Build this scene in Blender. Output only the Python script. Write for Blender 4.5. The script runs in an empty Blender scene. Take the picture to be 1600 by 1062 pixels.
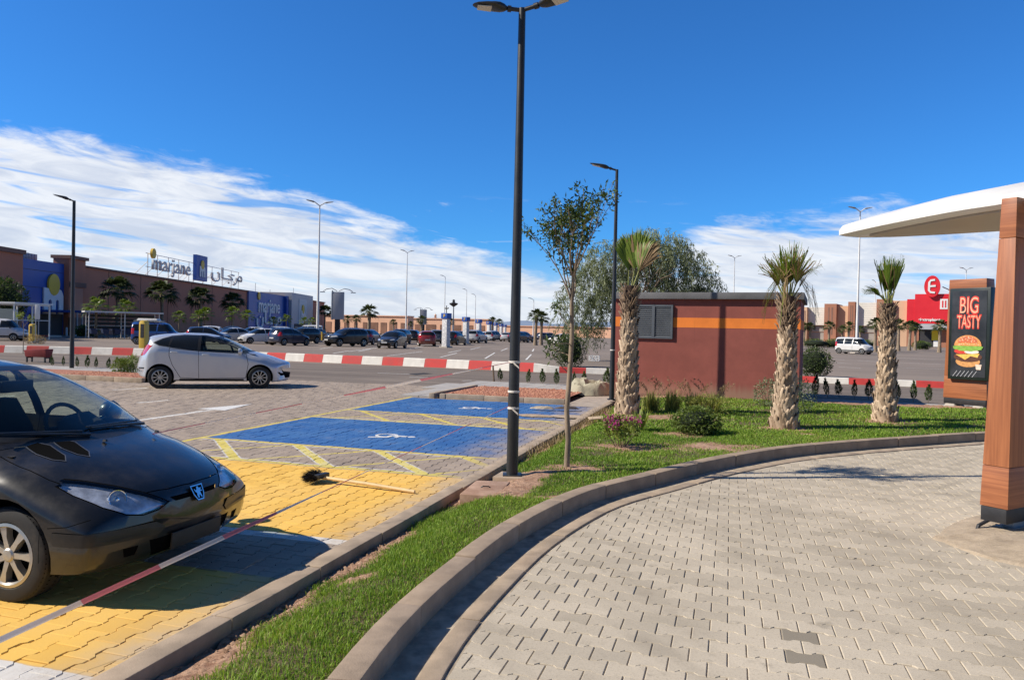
import bpy, bmesh, math, random
import numpy as np
from mathutils import Vector, Matrix
R = math.radians
PI = math.pi
rng = np.random.default_rng(7)
random.seed(7)
scene = bpy.context.scene
COL = scene.collection

# ------------------------------------------------------------------ camera
FPX, PW, PH, CAMZ = 1178.0, 1600, 1062, 1.72
PITCH, ROLL = R(-0.70), R(1.25)
_f = np.array([0, math.cos(PITCH), math.sin(PITCH)])
_r0 = np.array([1.0, 0, 0]); _u0 = np.cross(_r0, _f)
_r = math.cos(ROLL) * _r0 + math.sin(ROLL) * _u0
_u = -math.sin(ROLL) * _r0 + math.cos(ROLL) * _u0
_c = np.array([0, 0, CAMZ])
def G(x, y, z=0.0):
    """survey of the place: the point at height z seen at pixel x, y of the photograph"""
    d = _f + _r * ((x - PW / 2) / FPX) - _u * ((y - PH / 2) / FPX)
    t = (z - CAMZ) / d[2]
    return Vector((_c + d * t).tolist())
def AT(x, y, Y):
    d = _f + _r * ((x - PW / 2) / FPX) - _u * ((y - PH / 2) / FPX)
    return Vector((_c + d * (Y / d[1])).tolist())
cam_d = bpy.data.cameras.new('camera'); cam = bpy.data.objects.new('camera', cam_d); COL.objects.link(cam)
M = Matrix(((_r[0], _u[0], -_f[0], 0), (_r[1], _u[1], -_f[1], 0), (_r[2], _u[2], -_f[2], CAMZ), (0, 0, 0, 1)))
cam.matrix_world = M
cam_d.sensor_width = 36; cam_d.lens = FPX * 36 / PW; cam_d.clip_end = 30000; cam_d.clip_start = 0.05
scene.camera = cam

# car park frame: s across (towards the lawn), t along the kerb
TH = R(-16.17)
K0 = Vector((-1.43, 5.39, 0))
E1 = Vector((math.cos(TH), math.sin(TH), 0)); E2 = Vector((-math.sin(TH), math.cos(TH), 0))
def ST(s, t, z=0.0): return K0 + E1 * s + E2 * t + Vector((0, 0, z))
def toST(p):
    d = Vector((p[0], p[1], 0)) - K0
    return d.dot(E1), d.dot(E2)

# ------------------------------------------------------------------ objects
def tag(o, label=None, cat=None, group=None, kind=None):
    if label: o['label'] = label
    if cat: o['category'] = cat
    if group: o['group'] = group
    if kind: o['kind'] = kind
    return o
def empty(name, loc=(0, 0, 0), rz=0.0, label=None, cat=None, group=None):
    o = bpy.data.objects.new(name, None); COL.objects.link(o)
    o.empty_display_size = 0.2
    o.location = loc; o.rotation_euler = (0, 0, rz)
    return tag(o, label, cat, group)
def link(name, me, mat=None, parent=None):
    o = bpy.data.objects.new(name, me); COL.objects.link(o)
    if mat is not None and not me.materials:
        for m in (mat if isinstance(mat, (list, tuple)) else [mat]): me.materials.append(m)
    if parent is not None: o.parent = parent
    return o
def kids(o): return [c for c in o.children]
def copy_tree(o, parent=None):
    c = o.copy(); COL.objects.link(c)
    if parent is not None: c.parent = parent
    for ch in kids(o): copy_tree(ch, c)
    return c
def arr_mesh(name, verts, faces, mats=None, smooth=False, midx=None, tone=None):
    """verts (n,3); faces (m,k) with k fixed, or a list of index tuples"""
    me = bpy.data.meshes.new(name)
    verts = np.asarray(verts, np.float32)
    if isinstance(faces, np.ndarray):
        m, k = faces.shape
        me.vertices.add(len(verts)); me.vertices.foreach_set('co', verts.ravel())
        me.loops.add(m * k); me.loops.foreach_set('vertex_index', faces.astype(np.int32).ravel())
        me.polygons.add(m); me.polygons.foreach_set('loop_start', np.arange(0, m * k, k, dtype=np.int32))
        me.update(calc_edges=True)
    else:
        me.from_pydata(verts.tolist(), [], faces)
    if midx is not None: me.polygons.foreach_set('material_index', np.asarray(midx, np.int32))
    if smooth: me.polygons.foreach_set('use_smooth', np.ones(len(me.polygons), bool))
    if tone is not None:
        a = me.attributes.new('tone', 'FLOAT', 'POINT'); a.data.foreach_set('value', np.asarray(tone, np.float32))
    me.update()
    return me
class MB:
    """collects simple solids into one mesh"""
    def __init__(s): s.v = []; s.f = []; s.m = []
    def add(s, vs, fs, mi=0):
        b = len(s.v); s.v += [tuple(v) for v in vs]; s.f += [tuple(b + i for i in f) for f in fs]; s.m += [mi] * len(fs)
    def box(s, c, d, rz=0.0, mi=0, taper=1.0):
        hx, hy, hz = d[0] / 2, d[1] / 2, d[2] / 2; ca, sa = math.cos(rz), math.sin(rz); vs = []
        for z, k in ((-hz, 1.0), (hz, taper)):
            for x, y in ((-hx, -hy), (hx, -hy), (hx, hy), (-hx, hy)):
                x2, y2 = x * k, y * k
                vs.append((c[0] + x2 * ca - y2 * sa, c[1] + x2 * sa + y2 * ca, c[2] + z))
        s.add(vs, [(0, 3, 2, 1), (4, 5, 6, 7), (0, 1, 5, 4), (1, 2, 6, 5), (2, 3, 7, 6), (3, 0, 4, 7)], mi)
    def tube(s, pts, r, n=8, mi=0, caps=True):
        pts = [Vector(p) for p in pts]; rs = r if isinstance(r, (list, tuple)) else [r] * len(pts)
        vs = []; fs = []; prev = None
        for i, p in enumerate(pts):
            d = (pts[min(i + 1, len(pts) - 1)] - pts[max(i - 1, 0)]).normalized()
            if prev is None: a = d.orthogonal().normalized()
            else: a = (prev - d * prev.dot(d)).normalized()
            prev = a; b = d.cross(a)
            for k in range(n):
                t = 2 * PI * k / n; vs.append(p + (a * math.cos(t) + b * math.sin(t)) * rs[i])
        for i in range(len(pts) - 1):
            for k in range(n):
                k2 = (k + 1) % n; fs.append((i * n + k, i * n + k2, (i + 1) * n + k2, (i + 1) * n + k))
        if caps:
            fs.append(tuple(range(n))[::-1]); fs.append(tuple((len(pts) - 1) * n + k for k in range(n)))
        s.add(vs, fs, mi)
    def cyl(s, p, q, r, n=16, mi=0): s.tube([p, q], r, n, mi)
    def lathe(s, prof, c=(0, 0, 0), n=24, mi=0, axis='z'):
        vs = []; fs = []
        for r, z in prof:
            for k in range(n):
                t = 2 * PI * k / n; a, b = r * math.cos(t), r * math.sin(t)
                if axis == 'z': v = (c[0] + a, c[1] + b, c[2] + z)
                elif axis == 'y': v = (c[0] + a, c[1] + z, c[2] + b)
                else: v = (c[0] + z, c[1] + a, c[2] + b)
                vs.append(v)
        for i in range(len(prof) - 1):
            for k in range(n):
                k2 = (k + 1) % n; f = (i * n + k, i * n + k2, (i + 1) * n + k2, (i + 1) * n + k)
                fs.append(f if axis != 'y' else f[::-1])
        s.add(vs, fs, mi)
    def prism(s, poly, z0, z1, mi=0, fn=None):
        n = len(poly); vs = [(p[0], p[1], z0) for p in poly] + [(p[0], p[1], z1) for p in poly]
        if fn: vs = [fn(*v) for v in vs]
        fs = [tuple(range(n))[::-1], tuple(range(n, 2 * n))] + [(i, (i + 1) % n, n + (i + 1) % n, n + i) for i in range(n)]
        s.add(vs, fs, mi)
    def mesh(s, name, mats=None, smooth=None, bevel=0.0):
        me = bpy.data.meshes.new(name); me.from_pydata(s.v, [], s.f); me.update()
        if mats is not None:
            for m in (mats if isinstance(mats, (list, tuple)) else [mats]): me.materials.append(m)
        me.polygons.foreach_set('material_index', np.asarray(s.m, np.int32))
        bm = bmesh.new(); bm.from_mesh(me); bmesh.ops.recalc_face_normals(bm, faces=bm.faces)
        if bevel > 0:
            es = [e for e in bm.edges if len(e.link_faces) == 2 and e.calc_face_angle(0) > 0.5]
            bmesh.ops.bevel(bm, geom=es, offset=bevel, segments=2, affect='EDGES', profile=0.6, clamp_overlap=True)
        bm.to_mesh(me); bm.free()
        if smooth is not None or bevel > 0:
            me.polygons.foreach_set('use_smooth', np.ones(len(me.polygons), bool)); me.set_sharp_from_angle(angle=R(smooth or 40))
        return me
    def build(s, name, mats=None, parent=None, smooth=None, bevel=0.0):
        return link(name, s.mesh(name, mats, smooth, bevel), None, parent)

# ------------------------------------------------------------------ materials
class NT:
    """small node builder"""
    def __init__(s, mat): s.t = mat.node_tree; s.n = s.t.nodes; s.l = s.t.links
    def new(s, typ, **kw):
        n = s.n.new(typ)
        for k, v in kw.items(): setattr(n, k, v)
        return n
    def put(s, sock, v):
        if hasattr(v, 'is_output'): s.l.new(v, sock)
        elif v is not None: sock.default_value = v
    def math(s, op, a, b=None, c=None, clamp=False):
        n = s.new('ShaderNodeMath', operation=op, use_clamp=clamp); s.put(n.inputs[0], a)
        if b is not None: s.put(n.inputs[1], b)
        if c is not None: s.put(n.inputs[2], c)
        return n.outputs[0]
    def noise(s, vec, scale, detail=4, rough=0.55, dist=0.0, dims='3D'):
        n = s.new('ShaderNodeTexNoise', noise_dimensions=dims); s.put(n.inputs['Vector'], vec)
        n.inputs['Scale'].default_value = scale; n.inputs['Detail'].default_value = detail
        n.inputs['Roughness'].default_value = rough; n.inputs['Distortion'].default_value = dist
        return n.outputs['Fac']
    def ramp(s, fac, a, b, lo=0.0, hi=1.0):
        n = s.new('ShaderNodeMapRange', interpolation_type='SMOOTHSTEP'); s.put(n.inputs[0], fac)
        n.inputs[1].default_value = a; n.inputs[2].default_value = b; n.inputs[3].default_value = lo; n.inputs[4].default_value = hi
        return n.outputs[0]
    def mix(s, fac, a, b, typ='MIX'):
        n = s.new('ShaderNodeMix', data_type='RGBA', blend_type=typ, clamp_factor=True); s.put(n.inputs[0], fac)
        for k, v in ((6, a), (7, b)):
            if isinstance(v, tuple): v = (*v[:3], 1.0)
            s.put(n.inputs[k], v)
        return n.outputs[2]
    def coords(s, which='Object'):
        return s.new('ShaderNodeTexCoord').outputs[which]
    def xyz(s, vec):
        n = s.new('ShaderNodeSeparateXYZ'); s.put(n.inputs[0], vec); return n.outputs
    def comb(s, x, y, z=0.0):
        n = s.new('ShaderNodeCombineXYZ')
        for i, v in enumerate((x, y, z)): s.put(n.inputs[i], v)
        return n.outputs[0]
    def scale(s, vec, k):
        n = s.new('ShaderNodeVectorMath', operation='MULTIPLY'); s.put(n.inputs[0], vec); n.inputs[1].default_value = k; return n.outputs[0]
    def bump(s, h, strength=0.3, dist=0.01):
        n = s.new('ShaderNodeBump'); s.put(n.inputs['Height'], h); n.inputs['Strength'].default_value = strength; n.inputs['Distance'].default_value = dist
        return n.outputs[0]
    def attr(s, name):
        n = s.new('ShaderNodeAttribute'); n.attribute_name = name; return n.outputs['Fac']
    # masks in 2D
    def band(s, v, a, b, soft=0.006):
        return s.math('MULTIPLY', s.ramp(v, a - soft, a + soft), s.ramp(v, b - soft, b + soft, 1.0, 0.0))
    def box2(s, x, y, x0, x1, y0, y1, soft=0.006):
        return s.math('MULTIPLY', s.band(x, x0, x1, soft), s.band(y, y0, y1, soft))
    def maxi(s, *a):
        r = a[0]
        for b in a[1:]: r = s.math('MAXIMUM', r, b)
        return r
    def seg(s, x, y, p, q, w, soft=0.006):
        """line of width w from p to q, ends cut square"""
        d = (q[0] - p[0], q[1] - p[1]); L = math.hypot(*d); d = (d[0] / L, d[1] / L)
        xx = s.math('SUBTRACT', x, p[0]); yy = s.math('SUBTRACT', y, p[1])
        al = s.math('ADD', s.math('MULTIPLY', xx, d[0]), s.math('MULTIPLY', yy, d[1]))
        ac = s.math('ADD', s.math('MULTIPLY', xx, -d[1]), s.math('MULTIPLY', yy, d[0]))
        return s.math('MULTIPLY', s.band(al, 0, L, soft), s.band(ac, -w / 2, w / 2, soft))
def pbsdf(name):
    m = bpy.data.materials.new(name); m.use_nodes = True
    return m, m.node_tree.nodes['Principled BSDF'], NT(m)
def srgb(r, g, b):
    def f(c):
        c /= 255.0
        return c / 12.92 if c <= 0.04045 else ((c + 0.055) / 1.055) ** 2.4
    return (f(r), f(g), f(b))
def mat(name, col, rough=0.6, metal=0.0, var=0.12, scale=6.0, bump=0.0, bscale=60.0, bdist=0.004, spec=0.5, coat=0.0, dirt=None, stretch=None):
    """a plain material with tonal variation, optional dirt and fine bump"""
    m, b, n = pbsdf(name)
    v = n.coords('Object')
    if stretch: v = n.scale(v, stretch)
    f = n.noise(v, scale, 6, 0.6)
    lo = tuple(c * (1 - var) for c in col); hi = tuple(min(1, c * (1 + var)) for c in col)
    c = n.mix(n.ramp(f, 0.3, 0.7), lo, hi)
    if dirt:
        g = n.noise(v, scale * 0.35, 8, 0.65)
        c = n.mix(n.ramp(g, 0.52, 0.72, 0.0, dirt[1]), c, dirt[0])
    n.put(b.inputs['Base Color'], c)
    b.inputs['Metallic'].default_value = metal
    n.put(b.inputs['Roughness'], n.ramp(f, 0.2, 0.8, max(0.03, rough - 0.07), min(1, rough + 0.07)))
    b.inputs['Specular IOR Level'].default_value = spec
    if coat: b.inputs['Coat Weight'].default_value = coat; b.inputs['Coat Roughness'].default_value = 0.04
    if bump > 0: n.put(b.inputs['Normal'], n.bump(n.noise(v, bscale, 4, 0.6), bump, bdist))
    return m
def leafmat(name, a, b2, trans=0.35, rough=0.5):
    """foliage: per-vertex tone between two colours with some light through the leaf"""
    m, b, n = pbsdf(name)
    t = n.attr('tone')
    c = n.mix(t, a, b2)
    n.put(b.inputs['Base Color'], c); b.inputs['Roughness'].default_value = rough; b.inputs['Specular IOR Level'].default_value = 0.3
    tr = n.new('ShaderNodeBsdfTranslucent'); n.put(tr.inputs[0], n.mix(1.0, c, (1.0, 1.0, 0.55), 'MULTIPLY'))
    mx = n.new('ShaderNodeMixShader'); mx.inputs[0].default_value = trans
    n.l.new(b.outputs[0], mx.inputs[1]); n.l.new(tr.outputs[0], mx.inputs[2])
    n.l.new(mx.outputs[0], m.node_tree.nodes['Material Output'].inputs[0])
    return m
def glass(name, tint=(0.75, 0.85, 0.8), refl=0.06, rough=0.02):
    m, b, n = pbsdf(name); m.node_tree.nodes.remove(b)
    t = n.new('ShaderNodeBsdfTransparent'); t.inputs[0].default_value = (*tint, 1)
    g = n.new('ShaderNodeBsdfGlossy'); g.inputs['Roughness'].default_value = rough; g.inputs[0].default_value = (0.9, 0.95, 1, 1)
    lw = n.new('ShaderNodeLayerWeight'); lw.inputs[0].default_value = 0.5
    f = n.math('ADD', n.math('MULTIPLY', n.math('POWER', lw.outputs['Facing'], 4.5), 0.8), refl, clamp=True)
    mx = n.new('ShaderNodeMixShader'); n.l.new(f, mx.inputs[0]); n.l.new(t.outputs[0], mx.inputs[1]); n.l.new(g.outputs[0], mx.inputs[2])
    n.l.new(mx.outputs[0], m.node_tree.nodes['Material Output'].inputs[0])
    return m
def emit(name, col, s):
    m, b, n = pbsdf(name)
    b.inputs['Base Color'].default_value = (*col, 1); b.inputs['Emission Color'].default_value = (*col, 1); b.inputs['Emission Strength'].default_value = s
    return m
MT = {}
MT['black_metal'] = mat('black_metal', (0.022, 0.024, 0.026), 0.42, 0.0, 0.15, 3, spec=0.5, dirt=((0.10, 0.085, 0.07), 0.25))
MT['dark_plastic'] = mat('dark_plastic', (0.02, 0.02, 0.022), 0.5, 0.0, 0.2, 8)
MT['white_metal'] = mat('white_metal', (0.72, 0.72, 0.70), 0.45, 0.0, 0.06, 2)
MT['grey_metal'] = mat('grey_metal', (0.33, 0.35, 0.37), 0.45, 0.2, 0.1, 3)
MT['chrome'] = mat('chrome', (0.75, 0.76, 0.78), 0.12, 1.0, 0.04, 5)
MT['concrete'] = mat('concrete', (0.40, 0.335, 0.27), 0.9, 0, 0.14, 5, 0.5, 90, 0.004, dirt=((0.22, 0.17, 0.125), 0.55))
MT['concrete_pale'] = mat('concrete_pale', (0.44, 0.40, 0.35), 0.9, 0, 0.12, 5, 0.4, 90, 0.004, dirt=((0.27, 0.22, 0.17), 0.5))
MT['rubber'] = mat('rubber', (0.022, 0.021, 0.02), 0.75, 0, 0.25, 12, 0.3, 120, 0.002, dirt=((0.09, 0.075, 0.06), 0.5))
MT['soil'] = mat('soil', (0.30, 0.185, 0.115), 0.95, 0, 0.35, 9, 0.9, 26, 0.03, dirt=((0.40, 0.28, 0.19), 0.6))
MT['white_paint'] = mat('white_paint', (0.72, 0.70, 0.66), 0.7, 0, 0.1, 9, 0.2, 60, 0.002, dirt=((0.42, 0.38, 0.33), 0.6))
MT['bark'] = mat('bark', (0.26, 0.20, 0.14), 0.9, 0, 0.35, 14, 0.6, 50, 0.006, stretch=(1, 1, 0.25))
# ------------------------------------------------------------------ light
SUN_EL, SUN_DIR = R(38.5), Vector((-0.989, -0.148, 0))     # towards the sun
sd = bpy.data.lights.new('sun', 'SUN'); sd.energy = 5.0; sd.angle = R(0.53); sd.color = (1.0, 0.91, 0.78)
so = bpy.data.objects.new('sun', sd); COL.objects.link(so)
tosun = Vector((SUN_DIR.x * math.cos(SUN_EL), SUN_DIR.y * math.cos(SUN_EL), math.sin(SUN_EL)))
so.rotation_euler = tosun.to_track_quat('Z', 'Y').to_euler(); so.location = (-20, -5, 25)
w = bpy.data.worlds.new('World'); scene.world = w; w.use_nodes = True
wn = NT(w); bg = w.node_tree.nodes['Background']
sky = wn.new('ShaderNodeTexSky'); sky.sky_type = 'NISHITA'; sky.sun_disc = False
sky.sun_elevation = SUN_EL; sky.sun_rotation = math.atan2(SUN_DIR.x, SUN_DIR.y)
sky.air_density = 1.0; sky.dust_density = 0.35; sky.ozone_density = 2.2; sky.altitude = 450
SKYS = 0.118
d = wn.coords('Generated'); X, Y, Z = wn.xyz(d)
az = wn.math('ARCTAN2', X, Y)                       # radians, 0 = +Y
el = wn.math('ARCSINE', Z)
azn = wn.math('MULTIPLY_ADD', az, 1 / (2 * PI), 0.5)
# elevation of the upper edge of the cloud bank over azimuth
fc = wn.new('ShaderNodeFloatCurve'); wn.put(fc.inputs['Value'], azn)
cur = fc.mapping.curves[0]
bank = [(-180, 1.5), (-90, 1.5), (-60, 6), (-45, 11.8), (-34, 12.4), (-25, 12.1), (-18.8, 10.6), (-15.6, 9.9), (-9.6, 8.2), (-4.85, 6.9), (0, 5.7), (3, 4.9), (6, 6.6), (9, 6.6), (12, 6.8), (14.5, 8.4), (18, 9.2), (22, 9.1), (25, 9.6), (30, 8.6), (36, 8.8), (48, 7), (60, 2), (120, 1.5), (180, 1.5)]
for i, (a, e) in enumerate(bank):
    p = (a / 360 + 0.5, e / 20)
    if i == 0: cur.points[0].location = p
    elif i == len(bank) - 1: cur.points[-1].location = p
    else: cur.points.new(*p)
fc.mapping.update()
top = wn.math('MULTIPLY', fc.outputs[0], R(20))
# streaks: noise stretched along the horizon, tilted a little
def streak(kx, ky, tilt, sc, det=8, ro=0.6, off=0.0, dist=0.4):
    u = wn.math('ADD', wn.math('MULTIPLY', az, kx), off)
    v = wn.math('ADD', wn.math('MULTIPLY', el, ky), wn.math('MULTIPLY', az, tilt))
    return wn.noise(wn.comb(u, v, off), sc, det, ro, dist)
n1 = streak(3.6, 13.0, 1.6, 1.6, 10, 0.60, 0.0, 0.5)
n2 = streak(10.0, 40.0, 4.0, 1.2, 9, 0.6, 3.7, 0.8)
n3 = streak(26.0, 100.0, 6.0, 1.0, 8, 0.7, 9.1, 1.2)
n = wn.math('ADD', wn.math('ADD', wn.math('MULTIPLY', n1, 0.58), wn.math('MULTIPLY', n2, 0.27)), wn.math('MULTIPLY', n3, 0.15))
depth = wn.math('DIVIDE', wn.math('SUBTRACT', top, el), R(3.2))       # >0 inside the bank
depth = wn.math('MINIMUM', depth, 1.0)
dens = wn.math('ADD', wn.math('MULTIPLY', depth, 0.33), n)
mask = wn.ramp(dens, 0.51, 0.70)
# streaks of blue within the bank, lower down
gap = wn.ramp(wn.math('ADD', streak(4.0, 40.0, 3.0, 1.5, 7, 0.55, 21.0, 0.8), wn.math('MULTIPLY', n2, 0.25)), 0.64, 0.82)
low = wn.ramp(el, R(0.5), R(4.5))
mask = wn.math('MULTIPLY', mask, wn.math('SUBTRACT', 1.0, wn.math('MULTIPLY', wn.math('MULTIPLY', gap, low), 0.8)), clamp=True)
# a few separate wisps above the bank in the middle
wis = wn.ramp(streak(7.0, 45.0, 4.0, 1.3, 9, 0.62, 5.3, 1.0), 0.60, 0.80)
wz = wn.math('MULTIPLY', wn.band(el, R(5.5), R(9.5), R(0.8)), wn.band(az, R(-9), R(13), R(3)))
mask = wn.math('MAXIMUM', mask, wn.math('MULTIPLY', wn.math('MULTIPLY', wis, wz), 0.85))
cshade = wn.mix(wn.ramp(wn.math('ADD', n2, wn.math('MULTIPLY', n1, 0.5)), 0.55, 0.95), (0.54, 0.59, 0.69), (0.78, 0.80, 0.83))
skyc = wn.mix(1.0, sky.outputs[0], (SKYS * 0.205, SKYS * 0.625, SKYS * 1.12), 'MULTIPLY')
skyc = wn.mix(wn.ramp(el, R(27), R(62), 0.0, 0.55), skyc, (0.018, 0.034, 0.066))      # overhead sky dimmed and made more neutral to weaken the fill light
skyc = wn.mix(wn.ramp(Y, 0.25, -0.5, 0.0, 0.55), skyc, (0.018, 0.034, 0.066))  # unseen sky behind the camera dimmed likewise, for deeper shade
haze = wn.ramp(el, R(0), R(7), 0.55, 0.0)
skyc = wn.mix(haze, skyc, (0.55, 0.66, 0.82))
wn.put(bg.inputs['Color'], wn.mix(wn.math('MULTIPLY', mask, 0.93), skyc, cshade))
bg.inputs['Strength'].default_value = 1.0
scene.view_settings.view_transform = 'Standard'; scene.view_settings.look = 'None'
scene.view_settings.exposure = 0.25; scene.view_settings.gamma = 1.0
scene.render.engine = 'CYCLES'
scene.cycles.max_bounces = 8; scene.cycles.transparent_max_bounces = 16
scene.cycles.use_denoising = True
# ------------------------------------------------------------------ ground
def offset_path(path, d):
    out = []; n = len(path)
    for i, p in enumerate(path):
        a = Vector(path[max(i - 1, 0)][:2]); b = Vector(path[min(i + 1, n - 1)][:2]); t = (b - a).normalized()
        out.append((p[0] + t.y * d, p[1] - t.x * d))        # positive d = right-hand side
    return out
def smooth_path(pts, step=0.25):
    pts = [Vector((p[0], p[1])) for p in pts]; out = []
    for i in range(len(pts) - 1):
        p0 = pts[max(i - 1, 0)]; p1 = pts[i]; p2 = pts[i + 1]; p3 = pts[min(i + 2, len(pts) - 1)]
        n = max(1, int((p2 - p1).length / step))
        for k in range(n):
            t = k / n
            q = 0.5 * ((2 * p1) + (-p0 + p2) * t + (2 * p0 - 5 * p1 + 4 * p2 - p3) * t * t + (-p0 + 3 * p1 - 3 * p2 + p3) * t ** 3)
            out.append((q.x, q.y))
    out.append((pts[-1].x, pts[-1].y)); return out
def inpoly(px, py, poly):
    px = np.asarray(px, float); py = np.asarray(py, float); r = np.zeros(px.shape, bool); n = len(poly)
    for i in range(n):
        x1, y1 = poly[i][0], poly[i][1]; x2, y2 = poly[(i + 1) % n][0], poly[(i + 1) % n][1]
        if y1 == y2: continue
        c = ((y1 > py) != (y2 > py)) & (px < (x2 - x1) * (py - y1) / (y2 - y1) + x1); r ^= c
    return r
def sheet(name, poly, z, m, kind='structure'):
    me = bpy.data.meshes.new(name); me.from_pydata([(p[0], p[1], z) for p in poly], [], [tuple(range(len(poly)))]); me.update()
    if me.polygons[0].normal.z < 0: me.flip_normals()
    return tag(link(name, me, m), kind=kind)

KERB = smooth_path([(-1.02, -1.5), (-1.0, 0.8), (-0.93, 2.3), (-0.81, 3.4), (-0.68, 4.19), (-0.44, 5.07), (-0.02, 6.29), (0.68, 7.64), (1.49, 8.59), (2.51, 9.71), (3.7, 10.78), (4.96, 11.58), (6.3, 12.28), (8.3, 13.23), (11, 14.3), (15, 15.6), (21, 17.2)], 0.25)

# -- asphalt
m, b, n = pbsdf('asphalt'); v = n.coords('Object')
big = n.noise(v, 0.09, 5, 0.6); mid = n.noise(n.scale(v, (1, 3, 1)), 0.5, 6, 0.65); fine = n.noise(v, 90, 3, 0.7)
c = n.mix(n.ramp(big, 0.35, 0.65), (0.215, 0.175, 0.145), (0.28, 0.228, 0.188))
c = n.mix(n.ramp(mid, 0.5, 0.75, 0, 0.5), c, (0.32, 0.26, 0.215))
c = n.mix(n.ramp(fine, 0.4, 0.75, 0, 0.45), c, (0.10, 0.085, 0.075))
n.put(b.inputs['Base Color'], c); b.inputs['Roughness'].default_value = 0.92; b.inputs['Specular IOR Level'].default_value = 0.25
n.put(b.inputs['Normal'], n.bump(fine, 0.5, 0.006)); MT['asphalt'] = m
MT['earth'] = mat('earth', (0.27, 0.20, 0.145), 0.95, 0, 0.2, 0.6, 0.6, 20, 0.03, dirt=((0.34, 0.27, 0.20), 0.6))
sheet('ground', [(-9000, -9000), (9000, -9000), (9000, 9000), (-9000, 9000)], -0.16, MT['earth'])
aT = 16.35
def stp(*pts): return [tuple(ST(*p))[:2] for p in pts]
sheet('car_park_asphalt', stp((-170, -30), (-22, -30), (-22, aT), (1.5, aT), (1.5, 17.9), (60, 17.9), (170, 17.9), (170, 215), (-60, 215), (-170, 215)), -0.004, MT['asphalt'])
# access road between the hedge and the painted kerb is a little darker, with tyre wear
m, b, n = pbsdf('road_asphalt'); v = n.coords('Object')
x_, y_, z_ = n.xyz(v)
st = n.noise(n.scale(v, (0.15, 2.2, 1)), 0.8, 6, 0.65); fine = n.noise(v, 90, 3, 0.7); big = n.noise(v, 0.2, 5)
c = n.mix(n.ramp(st, 0.35, 0.7), (0.15, 0.122, 0.10), (0.25, 0.205, 0.168))
c = n.mix(n.ramp(big, 0.5, 0.7, 0, 0.5), c, (0.29, 0.24, 0.195)); c = n.mix(n.ramp(fine, 0.4, 0.75, 0, 0.4), c, (0.08, 0.07, 0.06))
n.put(b.inputs['Base Color'], c); b.inputs['Roughness'].default_value = 0.9; b.inputs['Specular IOR Level'].default_value = 0.25
n.put(b.inputs['Normal'], n.bump(fine, 0.5, 0.006)); MT['road'] = m
me = bpy.data.meshes.new('road'); me.from_pydata([(-60, aT, 0), (1.4, aT, 0), (1.4, 18.4, 0), (70, 18.4, 0), (70, 26.3, 0), (-60, 26.3, 0)], [], [(0, 1, 2, 3, 4, 5)])
o = tag(link('road', me, MT['road']), kind='structure'); o.location = K0 + Vector((0, 0, 0.0)); o.rotation_euler = (0, 0, TH)

# -- interlocking pavers
PL, PWD, GAP = 0.200, 0.155, 0.0045
def paver_outline():
    a = 0.013; L = PL / 2; Wd = PWD / 2
    top = [(-L, a), (-0.31 * PL, a), (-0.19 * PL, -a), (0.19 * PL, -a), (0.31 * PL, a), (L, a)]
    pts = [(x, -(Wd + y)) for x, y in top] + [(x, Wd + y) for x, y in reversed(top)]
    return np.array(pts)                                     # 12 points, ccw
def clip_half(poly, p, nrm):
    out = []; n = len(poly)
    for i in range(n):
        a = poly[i]; b2 = poly[(i + 1) % n]; da = (a[0] - p[0]) * nrm[0] + (a[1] - p[1]) * nrm[1]; db = (b2[0] - p[0]) * nrm[0] + (b2[1] - p[1]) * nrm[1]
        if da >= 0: out.append(a)
        if (da >= 0) != (db >= 0):
            t = da / (da - db); out.append((a[0] + (b2[0] - a[0]) * t, a[1] + (b2[1] - a[1]) * t))
    return out
def pavers(u0, u1, v0, v1, keep, clip=None, swap=False, bev=0.0045, jit=0.0016, dark=None):
    """keep(points)->mask over the outline points; clip(poly)->poly for stones cut at an edge"""
    base = paver_outline() * np.array([(PL - GAP) / PL, (PWD - GAP) / PWD])
    inner = base.copy(); inner[:, 0] *= 1 - 2 * bev / PL; inner[:, 1] *= 1 - 2 * bev / PWD
    V = []; F = []; T = []
    rows = range(int(math.floor(v0 / PWD)), int(math.ceil(v1 / PWD)) + 1)
    for k in rows:
        off = 0.5 * PL if k % 2 else 0.0
        cols = np.arange(int(math.floor(u0 / PL)) - 1, int(math.ceil(u1 / PL)) + 2) * PL + off
        for cu in cols:
            cv = k * PWD
            o1 = base + (cu, cv); i1 = inner + (cu, cv)
            if swap: o1 = o1[::-1, ::-1]; i1 = i1[::-1, ::-1]
            kk = keep(o1)
            if not kk.any(): continue
            tone = rng.random() * 0.992; tone = tone if dark is None or min(math.hypot(cu - q[0], cv - q[1]) for q in dark) > 0.09 else 1.0; dz = rng.normal() * jit; tx, ty = rng.normal(size=2) * 0.006
            if not kk.all():
                if clip is None: continue
                pl = clip([tuple(p) for p in o1])
                if len(pl) < 3: continue
                o1 = np.array(pl); cen = o1.mean(0); sz = max(np.abs(o1 - cen).max(), 0.02); i1 = cen + (o1 - cen) * (1 - min(0.4, bev / sz))
            cen = o1.mean(0); b0 = len(V); n = len(o1)
            for p in i1: V.append((p[0], p[1], dz + (p[0] - cen[0]) * tx + (p[1] - cen[1]) * ty))
            for p in o1: V.append((p[0], p[1], -bev + dz))
            for p in o1: V.append((p[0], p[1], -0.03))
            T += [tone] * (3 * n)
            F.append(tuple(b0 + i for i in range(n)))
            for r_ in (0, n):
                for i in range(n):
                    j = (i + 1) % n; F.append((b0 + r_ + i, b0 + r_ + n + i, b0 + r_ + n + j, b0 + r_ + j))
    return V, F, T
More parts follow.
